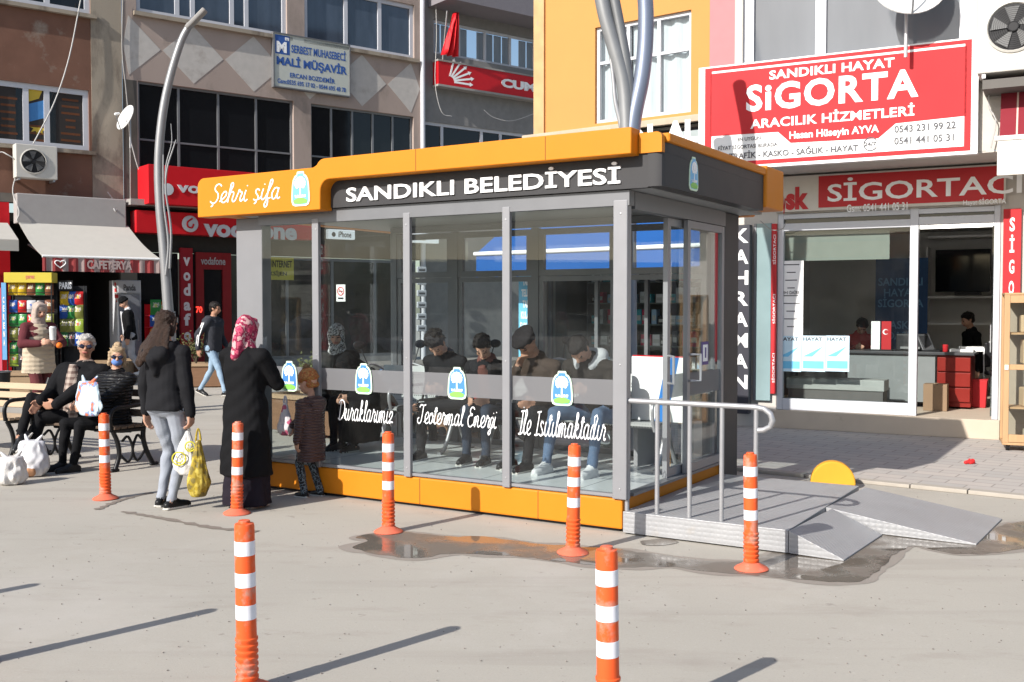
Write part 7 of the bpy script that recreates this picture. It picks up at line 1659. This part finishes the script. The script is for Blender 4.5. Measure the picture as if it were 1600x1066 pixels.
# ---------------------------------------------------------------- bags
def plastic_bag(name, label, loc, rz, w, h, d, m, seed, hang=True, group=None):
    random.seed(seed); b = MB(); n = 40; rings = []
    for k in range(17):
        f = k / 16; z = h * f
        s = (.62 + .38 * math.sin(min(1, f * 3.2) * math.pi / 2)) * (1 - (.80 * max(0, (f - .28) / .72) ** .85 if hang else .35 * f * f))
        rings.append([(w / 2 * s * math.cos(a) * (1 + .16 * pnoise(Vector((math.cos(a) * 3, math.sin(a) * 3, z * 13 + seed)))), d / 2 * s * math.sin(a) * (1 + .4 * pnoise(Vector((math.cos(a) * 4, math.sin(a) * 4 + 7, z * 15 + seed)))), z) for a in [2 * math.pi * j / n for j in range(n)]])
    b.loft(rings)
    if hang:
        for s in (-1, 1): b.tube(smooth_path([(s * w * .10, 0, h * .97), (s * w * .06, 0, h * 1.12), (0, 0, h * 1.2)], 4), [.012 - .004 * i / 8 for i in range(9)], 6)
    else:
        for s in (-1, 1): b.cap((s * w * .15, 0, h * .95), (s * w * .28, .02, h * 1.12), .03, .012, 6)
    t = thing(name, label, "bag", loc, rz, group); o = b.build("sack", m, t, smooth=75)
    ss = o.modifiers.new("sub", 'SUBSURF'); ss.levels = ss.render_levels = 1
    return t
def film(name, col, rough=.3):
    m = mat(name, col, rough, var=.1, scale=14, bump=.9, bscale=22); m.node_tree.nodes["Principled BSDF"].inputs["Subsurface Weight"].default_value = 0.0; return m
YEL = patches("yellow_print_bag", [(.38, .27, .03), (.46, .36, .07), (.32, .23, .03), (.18, .14, .04)], 13, .25); WHB = film("white_film_bag", (.62, .60, .58)); 
gm = Matrix.Translation(girl[0].location) @ Matrix.Rotation(girl[0].rotation_euler.z, 4, 'Z') @ Matrix.Scale(1.6 / 1.7, 4)
hw = gm @ (Vector((-.255, -.02, 1.375 - .53 - .10)))
plastic_bag("shopping_bag", "yellow printed plastic bag hanging from the girl's hand", (hw.x + .06, hw.y - .02, hw.z - .60), .5, .20, .48, .13, YEL, 3)
sb_ = plastic_bag("shopping_bag", "white plastic bag with yellow smiling faces hanging from the girl's hand", (hw.x - .06, hw.y + .06, hw.z - .43), .1, .24, .38, .12, WHB, 6)
sm = MB(); YS = mat("smiley_yellow", (.55, .50, .04), .4)
for cx, cz, r in ((-.05, .15, .055), (.04, .25, .04)):
    sm.tube([(cx + r * math.cos(a), -.066, cz + r * math.sin(a)) for a in [i * math.pi / 9 for i in range(18)]], .006, 6, True); sm.tube([(cx + r * .6 * math.cos(a), -.068, cz + r * .6 * math.sin(a)) for a in [R(200 + i * 14) for i in range(11)]], .005, 5)
    for s in (-1, 1): sm.cap((cx + s * r * .35, -.068, cz + r * .2), (cx + s * r * .35, -.068, cz + r * .4), .005, .005, 6)
sm.build("smiley_print", YS, sb_)
g = ground(18, 757); plastic_bag("shopping_bag", "knotted white plastic bag on the ground nearest the photo's left edge", g, .4, .30, .27, .25, WHB, 8, False, "bags on the ground by the couple")
g = ground(40, 748); plastic_bag("shopping_bag", "bulging white plastic bag with brown band beside the seated man's foot", (g.x, g.y + .15, 0), -.3, .36, .36, .28, patches("white_brown_bag", [(.58, .57, .58), (.60, .59, .60), (.6, .6, .61), (.58, .57, .59), (.60, .59, .60), (.52, .51, .54), (.34, .18, .10)], 3.2, .3), 9, False, "bags on the ground by the couple")
lb = Vector(wom[0].location) + Matrix.Rotation(wom[0].rotation_euler.z, 3, 'Z') @ Vector((.20, -.30, .57))
plastic_bag("shopping_bag", "pale blue printed plastic bag held upright on the masked woman's lap", lb, RB - .1, .42, .36, .12, patches("blue_white_bag", [(.46, .58, .65), (.50, .61, .67), (.52, .62, .68), (.47, .58, .66), (.50, .6, .66), (.49, .6, .67), (.52, .62, .68), (.20, .26, .45), (.5, .15, .08)], 7, .3), 12, False)
km = kid[0].matrix_basis
kb2 = SH.w(SH.px(447, 640, -.12)[0], -.13, 0); z = 1.68 - (680 - 479) * 9.3 / 1620
plastic_bag("shopping_bag", "small white and pink plastic bag held before the child at the glass", (kb2.x, kb2.y, z), SH.rz, .19, .30, .10, patches("white_pink_bag", [(.60, .55, .56), (.60, .55, .56), (.62, .58, .58), (.5, .12, .2)], 9, .3), 14)
